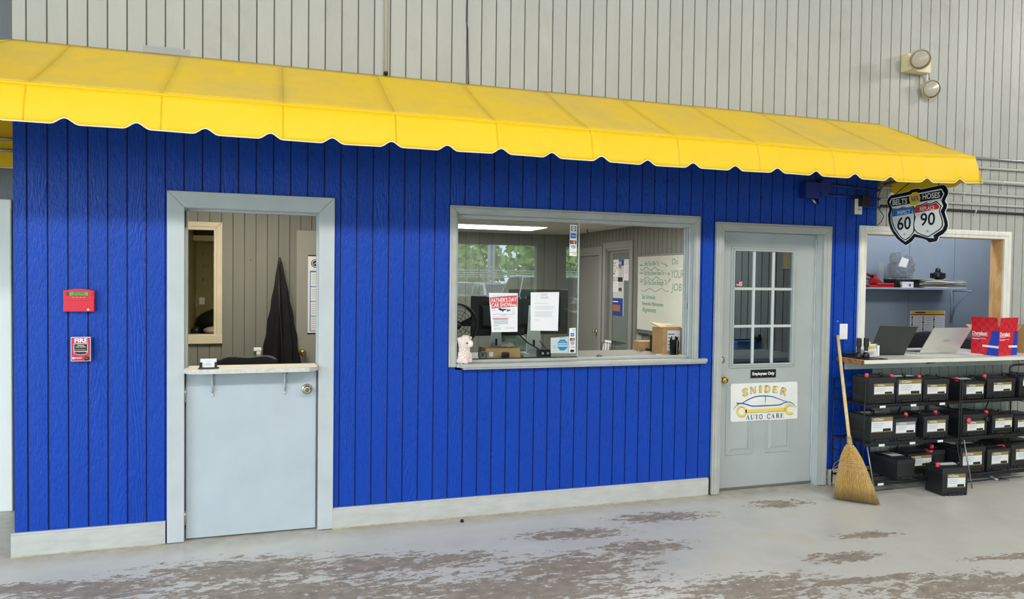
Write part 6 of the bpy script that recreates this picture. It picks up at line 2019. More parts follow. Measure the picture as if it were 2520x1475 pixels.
bx((5.64, -0.08, CT + 0.006), (5.80, -0.06, CT + 0.034)).build('back_rim', M_BLACK, t, bevel=0.003)

# flashlights
def flashlight(px, label, tagged):
    q = PY(px, 878, -0.20)
    x, y = q.x, -0.20
    t = thing('flashlight', label, 'flashlight', (x, y, CT + 0.0065), group='flashlights on the counter')
    T = Matrix.Translation((x, y, CT + 0.0065))
    MB().lathe([(0.024, 0), (0.026, 0.004), (0.026, 0.020), (0.022, 0.034), (0.015, 0.046)], 20, T).build('head', M_BLACK, t, smooth=True)
    MB().lathe([(0.0135, 0.046), (0.0135, 0.056)], 16, T).build('ring', M_SILVER if tagged else M_BLACK, t)
    MB().lathe([(0.0145, 0.056), (0.0145, 0.088), (0.0185, 0.092), (0.0185, 0.150), (0.0165, 0.156)], 18, T).build('barrel', M_BLACK, t, smooth=False)
    for k in range(6):
        MB().lathe([(0.0192, 0.098 + k * 0.008), (0.0192, 0.101 + k * 0.008)], 18, T).build('grip_ring', M_BLACK, t)
    if tagged:
        bx((x + 0.012, y - 0.022, CT + 0.105), (x + 0.019, y - 0.014, CT + 0.135)).build('side_lens', M_PAPER, t)


flashlight(2113, 'black flashlight standing on its head nearest the white casing', False)
flashlight(2131, 'black flashlight with a pale side strip next to the cards', True)
# cards and booklet
q0, q1 = PY(2132, 876, -0.13), PY(2168, 876, -0.13)
t = thing('leaflet_stack', 'stack of leaflets and cards with blue edge beside the flashlights', 'leaflets', ((q0.x + q1.x) / 2, -0.12, CT))
MB().prism([(q0.x + .01, -0.13, CT + 0.0065), (q1.x - 0.04, -0.13, CT + 0.0065), (q1.x - 0.04, -0.115, CT + 0.105), (q0.x - 0.005, -0.115, CT + 0.105)], (0, 0.003, 0)).build('leaflet', M_PAPER, t)
MB().prism([(q1.x - 0.04, -0.125, CT + 0.001), (q1.x, -0.10, CT + 0.001), (q1.x, -0.095, CT + 0.105), (q1.x - 0.04, -0.115, CT + 0.105)], (0, 0.03, 0)).build('booklet', pm('booklet_blue', (120, 160, 220), 0.4), t)
bx((q1.x - 0.035, -0.1275, CT + 0.01), (q1.x - 0.014, -0.115, CT + 0.095)).build('booklet_face', M_PAPER, t)
bx((q0.x + 0.03, -0.1275, CT + 0.072), (q1.x - 0.05, -0.12, CT + 0.094)).build('yellow_print', pm('leaflet_yellow', (226, 206, 60), 0.5), t)
MB().prism([(q0.x, -0.142, CT + 0.0065), (q1.x - 0.055, -0.142, CT + 0.0065), (q1.x - 0.062, -0.134, CT + 0.056), (q0.x + 0.004, -0.134, CT + 0.056)], (0, 0.002, 0)).build('business_card', pm('card_grey', (214, 210, 206), 0.5), t)
for k in range(3):
    bx((q0.x + 0.02, -0.1425, CT + 0.024 + k * 0.009), (q0.x + 0.06, -0.137, CT + 0.026 + k * 0.009)).build('card_print', M_FADE, t)


# laptops
def laptop(name, label, bl, br, ztop_px, y0, mat, lean, base_dir, deckmat, keymat):
    """screen back facing the shop; bl, br pixel x of the bottom corners"""
    a, b = PY(bl[0], bl[1], y0), PY(br[0], br[1], y0)
    w = b.x - a.x
    t = thing(name, label, 'laptop', ((a.x + b.x) / 2, y0, CT))
    return t, a, b


# dark laptop
t = thing('dark_laptop', 'dark grey laptop with its lid towards the shop', 'laptop', (6.05, 0.0, CT))
LY = 0.0
P4 = [PY(2139, 869, LY), PY(2220, 873, LY)]
x0, x1 = P4[0].x, PY(2219, 872, LY).x
ht = (PY(2180, 804, LY).z - CT)
dx = PY(2236, 806, LY).x - x1
lid = [(x0, LY, CT + 0.012), (x1, LY - 0.03, CT + 0.012), (x1 + dx, LY - 0.10, CT + 0.012 + ht * 0.97), (x0 + dx * 0.6, LY - 0.07, CT + 0.012 + ht)]
M_LID = pm('laptop_dark', (52, 54, 52), 0.45)
MB().prism(lid, (0.004, 0.010, 0)).build('lid', M_LID, t, bevel=0.004)
MB().prism([(x0, LY + 0.0, CT + 0.001), (x1, LY - 0.03, CT + 0.001), (x1 + 0.06, LY + 0.20, CT + 0.001), (x0 + 0.04, LY + 0.23, CT + 0.001)], (0, 0, 0.016)).build('deck', M_BLACK, t, bevel=0.003)
c_ = sum((Vector(v) for v in lid), Vector()) / 4
MB().tube([c_ + Vector((0.020 * math.cos(k * .5236), -0.0006, 0.020 * math.sin(k * .5236))) for k in range(13)], 0.0012, 5, cap=False).build('lid_emblem', pm('emblem_grey', (74, 76, 74), 0.4), t)
# silver laptop
t = thing('silver_laptop', 'silver laptop with its lid towards the shop', 'laptop', (6.5, 0.05, CT))
x0, x1 = PY(2260, 872, 0.0).x, PY(2354, 872, 0.0).x
zt = PY(2300, 806, 0.0).z
dx = PY(2375, 806, 0.0).x - x1
lid = [(x0, -0.01, CT + 0.012), (x1, -0.01, CT + 0.012), (x1 + dx, -0.07, zt), (x0 + dx, -0.07, zt)]
MB().prism(lid, (0.002, 0.009, 0.0)).build('lid', pm('laptop_silver', (206, 208, 202), 0.3, 0.55), t, bevel=0.003)
c_ = sum((Vector(v) for v in lid), Vector()) / 4
text('ASUS', 0.030, c_ + Vector((0.0, -0.0055, -0.005)), pm('logo_grey', (140, 142, 140), 0.3), t, basis=Matrix.Rotation(R(-18), 3, 'X').inverted() @ FR if False else FR, xs=1.1, shear=0.2)
MB().prism([(x0, 0.0, CT + 0.001), (x1, 0.0, CT + 0.001), (x1 - 0.10, 0.235, CT + 0.001), (x0 - 0.10, 0.235, CT + 0.001)], (0, 0, 0.014)).build('deck', pm('laptop_silver', (206, 208, 202), 0.3, 0.55), t, bevel=0.003)
MB().prism([(x0 + .02, 0.03, CT + 0.0152), (x1 - .03, 0.03, CT + 0.0152), (x1 - 0.10, 0.15, CT + 0.0152), (x0 - 0.03, 0.15, CT + 0.0152)], (0, 0, 0.001)).build('keyboard', M_BLACK, t)
# desk chair behind the counter
a, b = PY(2226, 822, 0.62), PY(2312, 822, 0.62)
office_chair('task_chair', 'black task chair behind the two laptops', (a.x + b.x) / 2, 0.66, PY(2250, 817, 0.62).z, b.x - a.x + 0.05, 0.0, pm('navy_black_fabric', (24, 26, 36), 0.7))

# red and blue parts carton
BY = -0.13
c0 = PZ(2389, 870, CT)
c1 = PZ(2457, 877, CT)
c2 = PZ(2502, 874, CT)
t = thing('parts_carton', 'open red and blue checkered parts carton on the counter', 'box', ((c0.x + c2.x) / 2, BY, CT))


def carton_mat():
    m = bpy.data.materials.new('carton_checker')
    m.use_nodes = True
    nt = NT(m)
    g = nt.node('ShaderNodeNewGeometry')
    mp = nt.node('ShaderNodeMapping')
    mp.inputs['Location'].default_value = (0.013, 0, 0.007)
    mp.inputs['Rotation'].default_value = (0, R(8), 0)
    nt.l(g.outputs['Position'], mp.inputs[0])
    ch = nt.node('ShaderNodeTexChecker')
    ch.inputs['Scale'].default_value = 28.0
    ch.inputs[1].default_value = rgb(226, 40, 58)
    ch.inputs[2].default_value = rgb(204, 28, 46)
    nt.l(mp.outputs[0], ch.inputs[0])
    nt.l(ch.outputs[0], nt.bsdf.inputs['Base Color'])
    nt.bsdf.inputs['Roughness'].default_value = 0.35
    return m


M_CHK = carton_mat()
M_DBL = pm('carton_blue', (28, 62, 190), 0.35)
CH = PY(2389, 812, c0.y).z - CT        # to the fold line
FH = PY(2389, 779, c0.y).z - CT
e0, e1, e2 = Vector((c0.x, c0.y, CT)), Vector((c1.x, c1.y, CT)), Vector((c2.x, c2.y, CT))
e3 = e0 + (e2 - e1)
up = Vector((0, 0, 1))
ctr_ = (e0 + e2) / 2
for a, b, fl in ((e0, e1, True), (e1, e2, True), (e2, e3, False), (e3, e0, False)):
    nrm = (b - a).cross(up).normalized()
    MB().prism([a, b, b + up * CH, a + up * CH], -nrm * 0.004).build('side', M_CHK, t)
    if fl:
        MB().prism([a + (b - a) * 0.01 + up * (CH + .001), b - (b - a) * 0.02 + up * (CH + .001), b - (b - a) * 0.04 + up * FH + nrm * 0.012, a + (b - a) * 0.01 + up * FH + nrm * 0.012], -nrm * 0.004).build('flap', M_CHK, t, bevel=0.002)
    else:
        MB().prism([a + up * CH, b + up * CH, b + up * (CH + 0.04) + nrm * 0.05, a + up * (CH + 0.04) + nrm * 0.05], (0, 0, 0.004)).build('flap', M_CARD, t)
MB().prism([e0, e1, e2, e3], (0, 0, 0.004)).build('bottom', M_CARD, t)
for a, b, u0, u1, s_ in ((e0, e1, 0.56, 1.0, 0.16), (e1, e2, 0.66, 1.0, 0.16)):
    nrm = (b - a).cross(up).normalized()
    d = b - a
    o_ = nrm * 0.0007
    MB().prism([a + d * u0 + o_, a + d * u1 + o_, a + d * u1 + up * CH + o_, a + d * (u0 + s_ * 1.25) + up * CH + o_], nrm * 0.0004).build('blue_field', M_DBL, t)
    MB().prism([a + d * (u0 - .14) + up * (CH * 0.33) + o_ * 2.2, a + d * u1 + up * (CH * 0.31) + o_ * 2.2, a + d * u1 + up * (CH * 0.405) + o_ * 2.2, a + d * (u0 - .14) + up * (CH * 0.42) + o_ * 2.2], nrm * 0.0003).build('white_tape', M_PAPER, t)
    L = d.length
    ang = math.atan2(d.y, d.x)
    bs = Matrix.Rotation(ang, 3, 'Z') @ FR
    text('Duralast', L * 0.165, a + d * 0.30 + up * (CH * 0.88) + nrm * 0.0016, M_PAPER, t, basis=bs, xs=0.95, bold=0.0014, shear=0.1)
    for v, u1_ in ((0.78, .62), (0.74, .34), (0.655, .55), (0.625, .30)):
        MB().prism([a + d * 0.04 + up * (CH * v) + o_, a + d * u1_ + up * (CH * v) + o_, a + d * u1_ + up * (CH * (v + .016)) + o_, a + d * 0.04 + up * (CH * (v + .016)) + o_], nrm * 0.0004).build('print_line', M_PAPER, t)
MB().ell((ctr_.x, ctr_.y, CT + CH + 0.03), (0.06, 0.05, 0.03)).build('packing_paper', pm('packing', (220, 196, 160), 0.8), t, smooth=True)
# second carton at the right edge
q = PY(2508, 872, -0.05)
t = thing('brown_carton', 'brown carton at the far end of the counter', 'box', (q.x + 0.12, 0.0, CT))
bx((q.x, -0.12, CT), (q.x + 0.30, -0.03, PY(2508, 800, -0.05).z)).build('carton', pm('brown_carton_dark', (150, 118, 76), 0.7), t, bevel=0.002)
bx((q.x - 0.004, -0.118, CT), (q.x + 0.002, -0.034, PY(2508, 799, -0.05).z)).build('side', M_CARD, t)
# red shop rag and papers
q = PZ(2376, 860, CT)
r_ = MB().ell((q.x - 0.03, 0.11, CT + 0.028), (0.085, 0.06, 0.030), 20, 12)
r_ = tagb(r_, 'shop_rag', pm('red_rag', (164, 66, 66), 0.9, var=0.15, vscale=30), 'crumpled red shop rag beside the parts carton', 'rag', smooth=True)
displaced(r_, 0.035, 0.03, 0.006)
q = PZ(2366, 868, CT)
tagb(MB().prism([(q.x - 0.09, -0.10, CT + 0.0005), (q.x + 0.07, -0.14, CT + 0.0005), (q.x + 0.12, 0.02, CT + 0.0005), (q.x - 0.05, 0.04, CT + 0.0005)], (0, 0, 0.003)), 'counter_papers', M_PAPER, 'white papers on the counter between laptop and carton', 'paper')
q = PY(2384, 845, 0.35)
t = thing('desk_phone', 'dark desk phone half hidden behind the parts carton', 'phone', (q.x + 0.05, 0.35, CT))
MB().prism([(q.x - 0.06, 0.28, CT), (q.x + 0.16, 0.28, CT), (q.x + 0.16, 0.28, CT + 0.11), (q.x + 0.0, 0.28, CT + 0.085)], (0, 0.15, 0)).build('body', M_BLACK, t, bevel=0.008)
MB().tube([(q.x + 0.02, 0.27, CT + 0.10), (q.x + 0.07, 0.27, CT + 0.125), (q.x + 0.15, 0.27, CT + 0.13)], 0.016, 8).build('handset', M_BLACK, t, smooth=True)

# shelf on the nook back wall
SHY = NY - 0.29
a = PY(2362, 708, NY - 0.02)
SHZ = 1.585
sh = thing('wall_shelf', 'grey blue shelf on metal brackets in the nook', 'shelf', (7.2, NY - 0.15, SHZ))
xr = PY(2352, 706, NY - 0.15).x
bx((5.72, SHY, SHZ - 0.02), (xr, NY, SHZ)).build('board', M_NOOK, sh, bevel=0.002)
bxx = PY(2344, 760, NY - 0.02).x
for x in (bxx, 6.6):
    MB().tube([(x, NY - 0.006, SHZ - 0.022), (x, NY - 0.006, SHZ - 0.37)], 0.010, 8).build('bracket', M_NOOK, sh, smooth=True)
    MB().tube([(x, NY - 0.02, SHZ - 0.030), (x, SHY + 0.05, SHZ - 0.030)], 0.008, 8).build('bracket', M_NOOK, sh, smooth=True)
    MB().tube([(x, NY - 0.012, SHZ - 0.34), (x, NY - 0.05, SHZ - 0.2), (x, SHY + 0.08, SHZ - 0.034)], 0.006, 8).build('bracket', M_NOOK, sh, smooth=True)


def ns(px, py, y=None):
    return PY(px, py, NY - 0.20 if y is None else y)


# red grease gun / clamp tool
M_TOOLR = pm('tool_red', (186, 30, 44), 0.4)
t = thing('red_hand_tool', 'red and black hand tool with a spring at the shelf end', 'tool', (ns(2140, 700).x, NY - 0.2, SHZ))
a0, a1 = ns(2131, 701), ns(2193, 701)
bx((a0.x, NY - 0.24, SHZ), (a1.x, NY - 0.16, SHZ + 0.022)).build('body', M_TOOLR, t, bevel=0.004)
bx((ns(2150, 700).x, NY - 0.245, SHZ + 0.02), (a1.x, NY - 0.155, SHZ + 0.042)).build('body_upper', M_TOOLR, t, bevel=0.006)
MB().prism([ns(2140, 698), ns(2152, 675), ns(2157, 676), ns(2172, 696)], (0, 0.03, 0)).build('wedge', M_TOOLR, t)
MB().tube([ns(2118, 668), ns(2140, 677)], 0.012, 8).build('handle', M_TOOLR, t, smooth=True)
MB().tube([ns(2137, 676), ns(2148, 681)], 0.014, 8).build('handle_grip', M_BLACK, t, smooth=True)
sp0, sp1 = ns(2148, 681), ns(2166, 694)
hel = []
for k in range(90):
    u = k / 89
    c = sp0 + (sp1 - sp0) * u
    hel.append(c + Vector((0.011 * math.cos(u * 62) * 0.5, 0.011 * math.sin(u * 62) - 0.03, 0.011 * math.cos(u * 62))))
MB().tube(hel, 0.0024, 5).build('spring', M_STEEL, t, smooth=True)
# black cord coil
t = thing('coiled_cord', 'coiled black cord at the left end of the shelf', 'cord', (ns(2133, 697).x, NY - 0.12, SHZ))
for k in range(4):
    c = ns(2133 + 2 * k, 694, NY - 0.12)
    MB().tube([Vector((c.x + 0.05 * math.cos(a_), NY - 0.12 + 0.012 * k, SHZ + 0.045 + 0.04 * math.sin(a_))) for a_ in [2 * math.pi * j / 18 for j in range(19)]], 0.005, 6, cap=False).build('loop', M_BLACK, t, smooth=True)
# glass beaker and measuring jug
MG = pm('beaker_glass', (190, 202, 208), 0.05, spec=0.8)
MG.node_tree.nodes['Principled BSDF'].inputs['Alpha'].default_value = 0.22
for k, (px_, r0, h_, lb) in enumerate(((2166, 0.032, 0.25, 'tall clear glass cylinder with a clear lip on the nook shelf'), (2185, 0.028, 0.225, 'shorter clear glass with a white label on the nook shelf'))):
    q = ns(px_, 700, NY - 0.10)
    t = thing('glass_cylinder', lb, 'glass', (q.x, q.y, SHZ), group='glass cylinders')
    T = Matrix.Translation((q.x, q.y, SHZ))
    MB().lathe([(r0, 0.0), (r0, h_ - 0.01), (r0 * 1.08, h_), (r0 * 1.0, h_), (r0 - 0.003, h_ - 0.01), (r0 - 0.003, 0.004)], 24, T, cap=False).build('wall', MG, t, smooth=True)
    MB().lathe([(r0 * 1.25, 0.0), (r0 * 1.25, 0.006), (r0, 0.012)], 24, T).build('foot', MG, t, smooth=True)
    if k:
        bx((q.x - 0.02, q.y - r0 - 0.003, SHZ + 0.05), (q.x + 0.028, q.y - r0, SHZ + 0.09)).build('label', M_PAPER, t)
# black hard case
t = thing('black_case', 'black plastic tool case under the plastic bag on the shelf', 'case', (ns(2215, 700).x, NY - 0.2, SHZ))
a0, a1 = ns(2194, 700), ns(2253, 700)
bx((a0.x, NY - 0.25, SHZ), (a1.x, NY - 0.05, SHZ + 0.085)).build('body', M_BLACK, t, bevel=0.008)
bx((a0.x + 0.02, NY - 0.258, SHZ + 0.012), (a0.x + 0.10, NY - 0.25, SHZ + 0.06)).build('latch_plate', pm('case_dark', (18, 18, 20), 0.3), t, bevel=0.004)
MB().tube([(a0.x + 0.025, NY - 0.262, SHZ + 0.055), (a0.x + 0.03, NY - 0.275, SHZ + 0.02), (a0.x + 0.09, NY - 0.275, SHZ + 0.02), (a0.x + 0.095, NY - 0.262, SHZ + 0.055)], 0.006, 6).build('handle', M_BLACK, t, smooth=True)
# plastic bag of parts with a paper label
M_CLEAR = pm('clear_bag', (150, 152, 154), 0.05, spec=1.0, bump=1.0, bscale=38, bdist=0.05)
M_CLEAR.node_tree.nodes['Principled BSDF'].inputs['Alpha'].default_value = 0.42
qx = ns(2227, 660).x
t = thing('parts_bag', 'crinkled clear plastic bag with a white tag on the shelf', 'plastic bag', (qx, NY - 0.17, SHZ + 0.085))
bg = MB().ell((qx, NY - 0.16, SHZ + 0.185), (0.135, 0.085, 0.085), 22, 14).box((qx - 0.12, NY - 0.22, SHZ + 0.10), (qx + 0.10, NY - 0.10, SHZ + 0.24)).ell((qx - 0.08, NY - 0.16, SHZ + 0.285), (0.06, 0.05, 0.07), 14, 10).ell((qx + 0.07, NY - 0.16, SHZ + 0.275), (0.06, 0.05, 0.045), 14, 10)
bg = bg.build('bag', M_CLEAR, t, smooth=True)
displaced(bg, 0.045, 0.035, 0.006)
P4 = [ns(2220, 633, NY - 0.285), ns(2237, 639, NY - 0.285), ns(2230, 659, NY - 0.285), ns(2211, 655, NY - 0.285)]
MB().prism(P4, (0, 0.001, 0)).build('tag', M_PAPER, t)
# small white box
a0 = ns(2220, 700, NY - 0.285)
t = thing('small_white_box', 'small white box at the shelf front edge', 'box', (a0.x + 0.06, NY - 0.27, SHZ))
a1 = ns(2248, 700, NY - 0.285)
bx((a0.x, NY - 0.286, SHZ), (a1.x, NY - 0.262, SHZ + 0.058)).build('carton', M_PAPER, t, bevel=0.001)
bx((a0.x + 0.085, NY - 0.2868, SHZ + 0.012), (a0.x + 0.11, NY - 0.286, SHZ + 0.036)).build('print_block', M_LNK, t)
# stack of papers, sheet by sheet
random.seed(21)
a0, a1 = ns(2256, 700, NY - 0.2), ns(2366, 700, NY - 0.2)
zc = SHZ
for k in range(9):
    th = 0.006 + random.uniform(0, 0.004)
    xo0, xo1 = random.uniform(-0.02, 0.05), random.uniform(-0.06, 0.0)
    c = [M_PAPER, pm('aged_paper', (206, 200, 182), 0.7), pm('grey_paper', (168, 164, 154), 0.7)][k % 3]
    x0, x1 = a0.x + xo0 - (0.10 if k == 8 else 0), min(a1.x + xo1, xr - 0.01)
    n = 10

    def pf(u, v, x0=x0, x1=x1, zc=zc, k=k):
        return Vector((x0 + (x1 - x0) * u, NY - 0.285 + 0.27 * v + 0.01 * math.sin(k), zc + 0.003 + 0.004 * math.sin(u * 7 + k) * math.sin(u * 3.1)))
    sh_ = MB().grid(14, 4, pf)
    tag(sh_.build('paper_folder', c, None, solid=th * 0.7, smooth=True), 'loose paper folder number %s from the bottom of the shelf pile' % ('one', 'two', 'three', 'four', 'five', 'six', 'seven', 'eight', 'nine')[k], 'paper folder', 'papers piled on the nook shelf')
    zc += th + 0.002
# black knob lying on the papers
q = ns(2308, 672, NY - 0.16)
t = thing('black_star_knob', 'black star shaped cap lying on the paper pile', 'cap', (q.x, NY - 0.16, zc))
MB().lathe([(0.045, 0.0), (0.06, 0.012), (0.06, 0.05), (0.045, 0.065)], 6, Matrix.Translation((q.x, NY - 0.16, zc + 0.004)) @ Matrix.Rotation(R(18), 4, 'Y')).build('base', M_BLACK, t)
MB().lathe([(0.022, 0.06), (0.026, 0.075), (0.022, 0.105), (0.01, 0.112)], 12, Matrix.Translation((q.x, NY - 0.16, zc + 0.004))).build('stem', M_BLACK, t, smooth=True)
for k in range(6):
    a_ = k * math.pi / 3 + 0.3
    bx((q.x + 0.055 * math.cos(a_) - 0.012, NY - 0.16 + 0.055 * math.sin(a_) - 0.012, zc + 0.01), (q.x + 0.055 * math.cos(a_) + 0.012, NY - 0.16 + 0.055 * math.sin(a_) + 0.012, zc + 0.062)).build('lobe', M_BLACK, t, bevel=0.005)
# chart on the back wall
a, b = PY(2240, 765, NY - 0.002), PY(2324, 830, NY - 0.002)
t = thing('parts_chart', 'white printed chart with yellow header on the nook wall', 'chart', ((a.x + b.x) / 2, NY, b.z))
bx((a.x, NY - 0.003, b.z), (b.x, NY - 0.001, a.z)).build('sheet', M_PAPER, t)
W_, H_ = b.x - a.x, a.z - b.z
bx((a.x + 0.03 * W_, NY - 0.0042, a.z - 0.13 * H_), (b.x - 0.03 * W_, NY - 0.003, a.z - 0.015 * H_)).build('header', pm('chart_yellow', (232, 206, 40), 0.5), t)
bx((a.x + 0.02 * W_, NY - 0.0042, a.z - 0.17 * H_), (b.x - 0.02 * W_, NY - 0.003, a.z - 0.13 * H_)).build('header_stripe', pm('chart_red', (190, 50, 44), 0.5), t)
bx((a.x + 0.14 * W_, NY - 0.0050, a.z - 0.09 * H_), (a.x + 0.42 * W_, NY - 0.0042, a.z - 0.05 * H_)).build('header_print', M_INK, t)
for c in range(3):
    for r_i in range(8):
        z = a.z - (0.22 + 0.09 * r_i) * H_
        bx((a.x + (0.14 + 0.31 * c) * W_, NY - 0.0036, z - 0.06 * H_), (a.x + (0.31 + 0.31 * c) * W_, NY - 0.003, z - 0.048 * H_)).build('text_line', M_FADE, t)
        MB().lathe([(0.011, 0), (0.011, 0.0008)], 8, Matrix.Translation((a.x + (0.06 + 0.31 * c) * W_, NY - 0.003, z - 0.03 * H_)) @ Matrix.Rotation(R(90), 4, 'X')).build('part_icon', M_GREYINK if (c + r_i) % 3 else M_INK, t)

# ================================================================== BATTERY RACKS
ROW = (0.700, 0.405, 0.105)
RF, RB = -0.365, -0.045


def rack(label, x0, x1):
    t = thing('wire_rack', label, 'rack', ((x0 + x1) / 2, -0.2, 0), group='black wire battery racks')
    r = 0.0055
    for x in (x0, x1):
        MB().tube([(x, RF, 0.0 if x > x0 else 0.10), (x, RF, 0.865)], r, 8).build('post', M_BLACKM, t, smooth=True)
        MB().tube([(x, RB, 0.0), (x, RB, 0.865)], r, 8).build('post', M_BLACKM, t, smooth=True)
        for z in (0.86, 0.78, 0.70, 0.62, 0.50, 0.405, 0.30, 0.20, 0.105):
            MB().tube([(x, RF, z), (x, RB, z)], 0.0028, 6).build('side_wire', M_BLACKM, t)
    for z in ROW:
        for y in (RF, RB, (RF + RB) / 2):
            MB().tube([(x0, y, z - 0.008), (x1, y, z - 0.008)], r, 8).build('shelf_rail', M_BLACKM, t, smooth=True)
        bx((x0, RF - 0.004, z - 0.028), (x1, RF + 0.004, z - 0.010)).build('front_rail', M_BLACKM, t)
        n = 34
        wm_ = MB()
        for k in range(n + 1):
            x = x0 + (x1 - x0) * k / n
            wm_.tube([(x, RF, z - 0.003), (x, RB, z - 0.003)], 0.0028, 5)
        wo = wm_.build('shelf_wires', M_BLACKM, t)
        wo['kind'] = 'stuff'
        for s_ in (0, 1):
            xa, xb_ = (x0 + 0.26, x0 + 0.18) if s_ == 0 else (x1 - 0.30, x1 - 0.22)
            MB().tube([(xa, RB, z - 0.16), (xb_, RB, z - 0.015)], 0.0045, 6).build('brace', M_BLACKM, t)
    for x in (x0 + 0.03, x1 - 0.03):
        MB().tube([(x, RF - 0.004, 0.38), (x + 0.05, RF - 0.05, 0.0)], 0.0055, 8).build('slanted_leg', M_STEEL if x < x0 + 0.1 else M_BLACKM, t, smooth=True)
    return t


rack('black wire rack of batteries nearest the broom', 5.572, 6.515)
rack('black wire rack of batteries at the right edge', 6.535, 7.48)
random.seed(8)
TAGS = [(5.74, 0), (6.04, 0), (6.33, 0), (5.74, 1), (6.04, 1), (6.32, 1), (5.74, 2)]
for k, (x, rrow) in enumerate(TAGS):
    z = ROW[rrow]
    tagb(bx((x - 0.028, RF - 0.0065, z - 0.029), (x + 0.028, RF - 0.0045, z - 0.011)), 'price_tag', M_PAPER, 'small white price tag, number %s along the %s shelf edge' % (('one', 'two', 'three')[k % 3], ('top', 'middle', 'bottom')[rrow]), 'price tag', 'price tags on the rack', bevel=0.0008)

M_BAT = pm('battery_black', (30, 31, 33), 0.42, bump=0.12, bscale=220)
M_BATL = pm('battery_lid', (38, 39, 42), 0.45)


def battery(label, x0, x1, z0, h, yf, depth, kind='top', lab=(0.18, 0.90, 0.36, 0.74), red=0.25, blk=0.8, bandc=M_GOLD, rz=0.0, deco=()):
    """car battery: body, lid, terminals and a gold banded label on its front"""
    w = x1 - x0
    t = thing('car_battery', label, 'battery', ((x0 + x1) / 2, yf + depth / 2, z0), (0, 0, rz), 'car batteries')
    T = wm(t)
    hw, hd = w / 2, depth / 2
    zl = h * 0.80
    MB().frustum((-hw + 0.004, -hd + 0.004, 0.0), (hw - 0.004, hd - 0.004, zl), -0.002, -0.002, T).build('body', M_BAT, t, bevel=0.004)
    ld_ = MB().box((-hw, -hd, zl - 0.012), (hw, hd, h - 0.012), T).build('lid', M_BATL, t, bevel=0.004)
    MB().box((-hw + 0.02, -hd * 0.45, h - 0.012), (hw - 0.02, hd * 0.75, h), T).build('vent_cover', M_BATL, ld_, bevel=0.003)
    MB().box((-hw * 0.62, -hd - 0.006, 0.004), (hw * 0.62, -hd + 0.006, 0.020), T).build('hold_down_rib', M_BAT, t, bevel=0.002)
    for k in range(6):
        xk = -hw * 0.8 + k * hw * 1.6 / 5
        MB().box((xk - 0.004, -hd - 0.001, 0.0), (xk + 0.004, -hd + 0.004, 0.026), T).build('rib', M_BAT, t)
    for u, mat in ((red, M_REDCAP), (blk, pm('terminal_black', (24, 24, 26), 0.4))):
        if u is None:
            continue
        if kind == 'side':
            MB().lathe([(0.020, 0), (0.020, 0.010), (0.014, 0.013)], 18, T @ Matrix.Translation((-hw + w * u, -hd, h * 0.68)) @ Matrix.Rotation(R(90), 4, 'X')).build('terminal', mat, t, smooth=True)
        else:
            MB().lathe([(0.0145, 0), (0.0145, 0.026), (0.012, 0.032)], 16, T @ Matrix.Translation((-hw + w * u, -hd * 0.35, h - 0.013))).build('terminal', mat, ld_, smooth=True)
    if lab:
        u0, u1, v0, v1 = lab
        lx0, lx1 = -hw + w * u0, -hw + w * u1
        lz0, lz1 = h * v0, h * v1
        y = -hd - 0.0008
        lb_ = MB().box((lx0, y, lz0), (lx1, -hd + 0.004, lz1), T).build('label', M_LABEL, t)
        lh = lz1 - lz0
        MB().box((lx0, y - 0.0006, lz1 - lh * 0.27), (lx1, y, lz1), T).build('label_band', bandc, lb_)
        MB().box((lx0, y - 0.0006, lz0), (lx1, y, lz0 + lh * 0.06), T).build('label_band', bandc, lb_)
        MB().box((lx0 + (lx1 - lx0) * 0.54, y - 0.0008, lz0 + lh * 0.06), (lx0 + (lx1 - lx0) * 0.92, y, lz0 + lh * 0.24), T).build('label_print', M_INK, lb_)
        for v in (0.32, 0.46, 0.58):
            MB().box((lx0 + (lx1 - lx0) * 0.06, y - 0.0006, lz0 + lh * v), (lx0 + (lx1 - lx0) * (0.36 + v * 0.4), y, lz0 + lh * (v + 0.035)), T).build('label_line', M_FADE, lb_)
        p = T @ Vector((lx0 + (lx1 - lx0) * 0.32, y - 0.0012, lz1 - lh * 0.13))
        text('ACDelco', lh * 0.24, p, M_LABEL, lb_, basis=Matrix.Rotation(rz, 3, 'Z') @ FR, xs=0.9, shear=0.2, bold=0.0003)
    for dc in deco:
        if dc == 'handle':
            MB().tube([T @ Vector((-hw + 0.012, 0, h - 0.03)), T @ Vector((-hw + 0.014, 0, h + 0.055)), T @ Vector((-hw + 0.05, 0, h + 0.075)), T @ Vector((hw * 0.6, 0, h + 0.08))], 0.008, 8).build('carry_handle', M_BLACK, t, smooth=True)
        if dc == 'toplabel':
            MB().box((-hw + 0.03, -hd * 0.40, h), (hw - 0.03, hd * 0.3, h + 0.0008), T).build('top_label', M_LABEL, ld_)
        if dc == 'redbar':
            MB().box((hw * 0.55, -hd * 0.9, h - 0.012), (hw * 0.98, -hd * 0.3, h + 0.006), T).build('terminal_cover', M_REDCAP, t, bevel=0.003)
        if dc == 'redtop':
            MB().box((hw * 0.4, -hd * 0.6, h), (hw * 0.95, -hd * 0.45, h + 0.005), T).build('terminal_cover', M_REDCAP, t)
            MB().box((hw * 0.88, -hd * 0.6, h - 0.015), (hw * 0.95, -hd * 0.45, h + 0.005), T).build('terminal_cover', M_REDCAP, t)
    return t


BF = RF + 0.022


def pxx(px, py):
    return PY(px, py, BF).x


def bh(px, py, z0):
    return PY(px, py, BF).z - z0


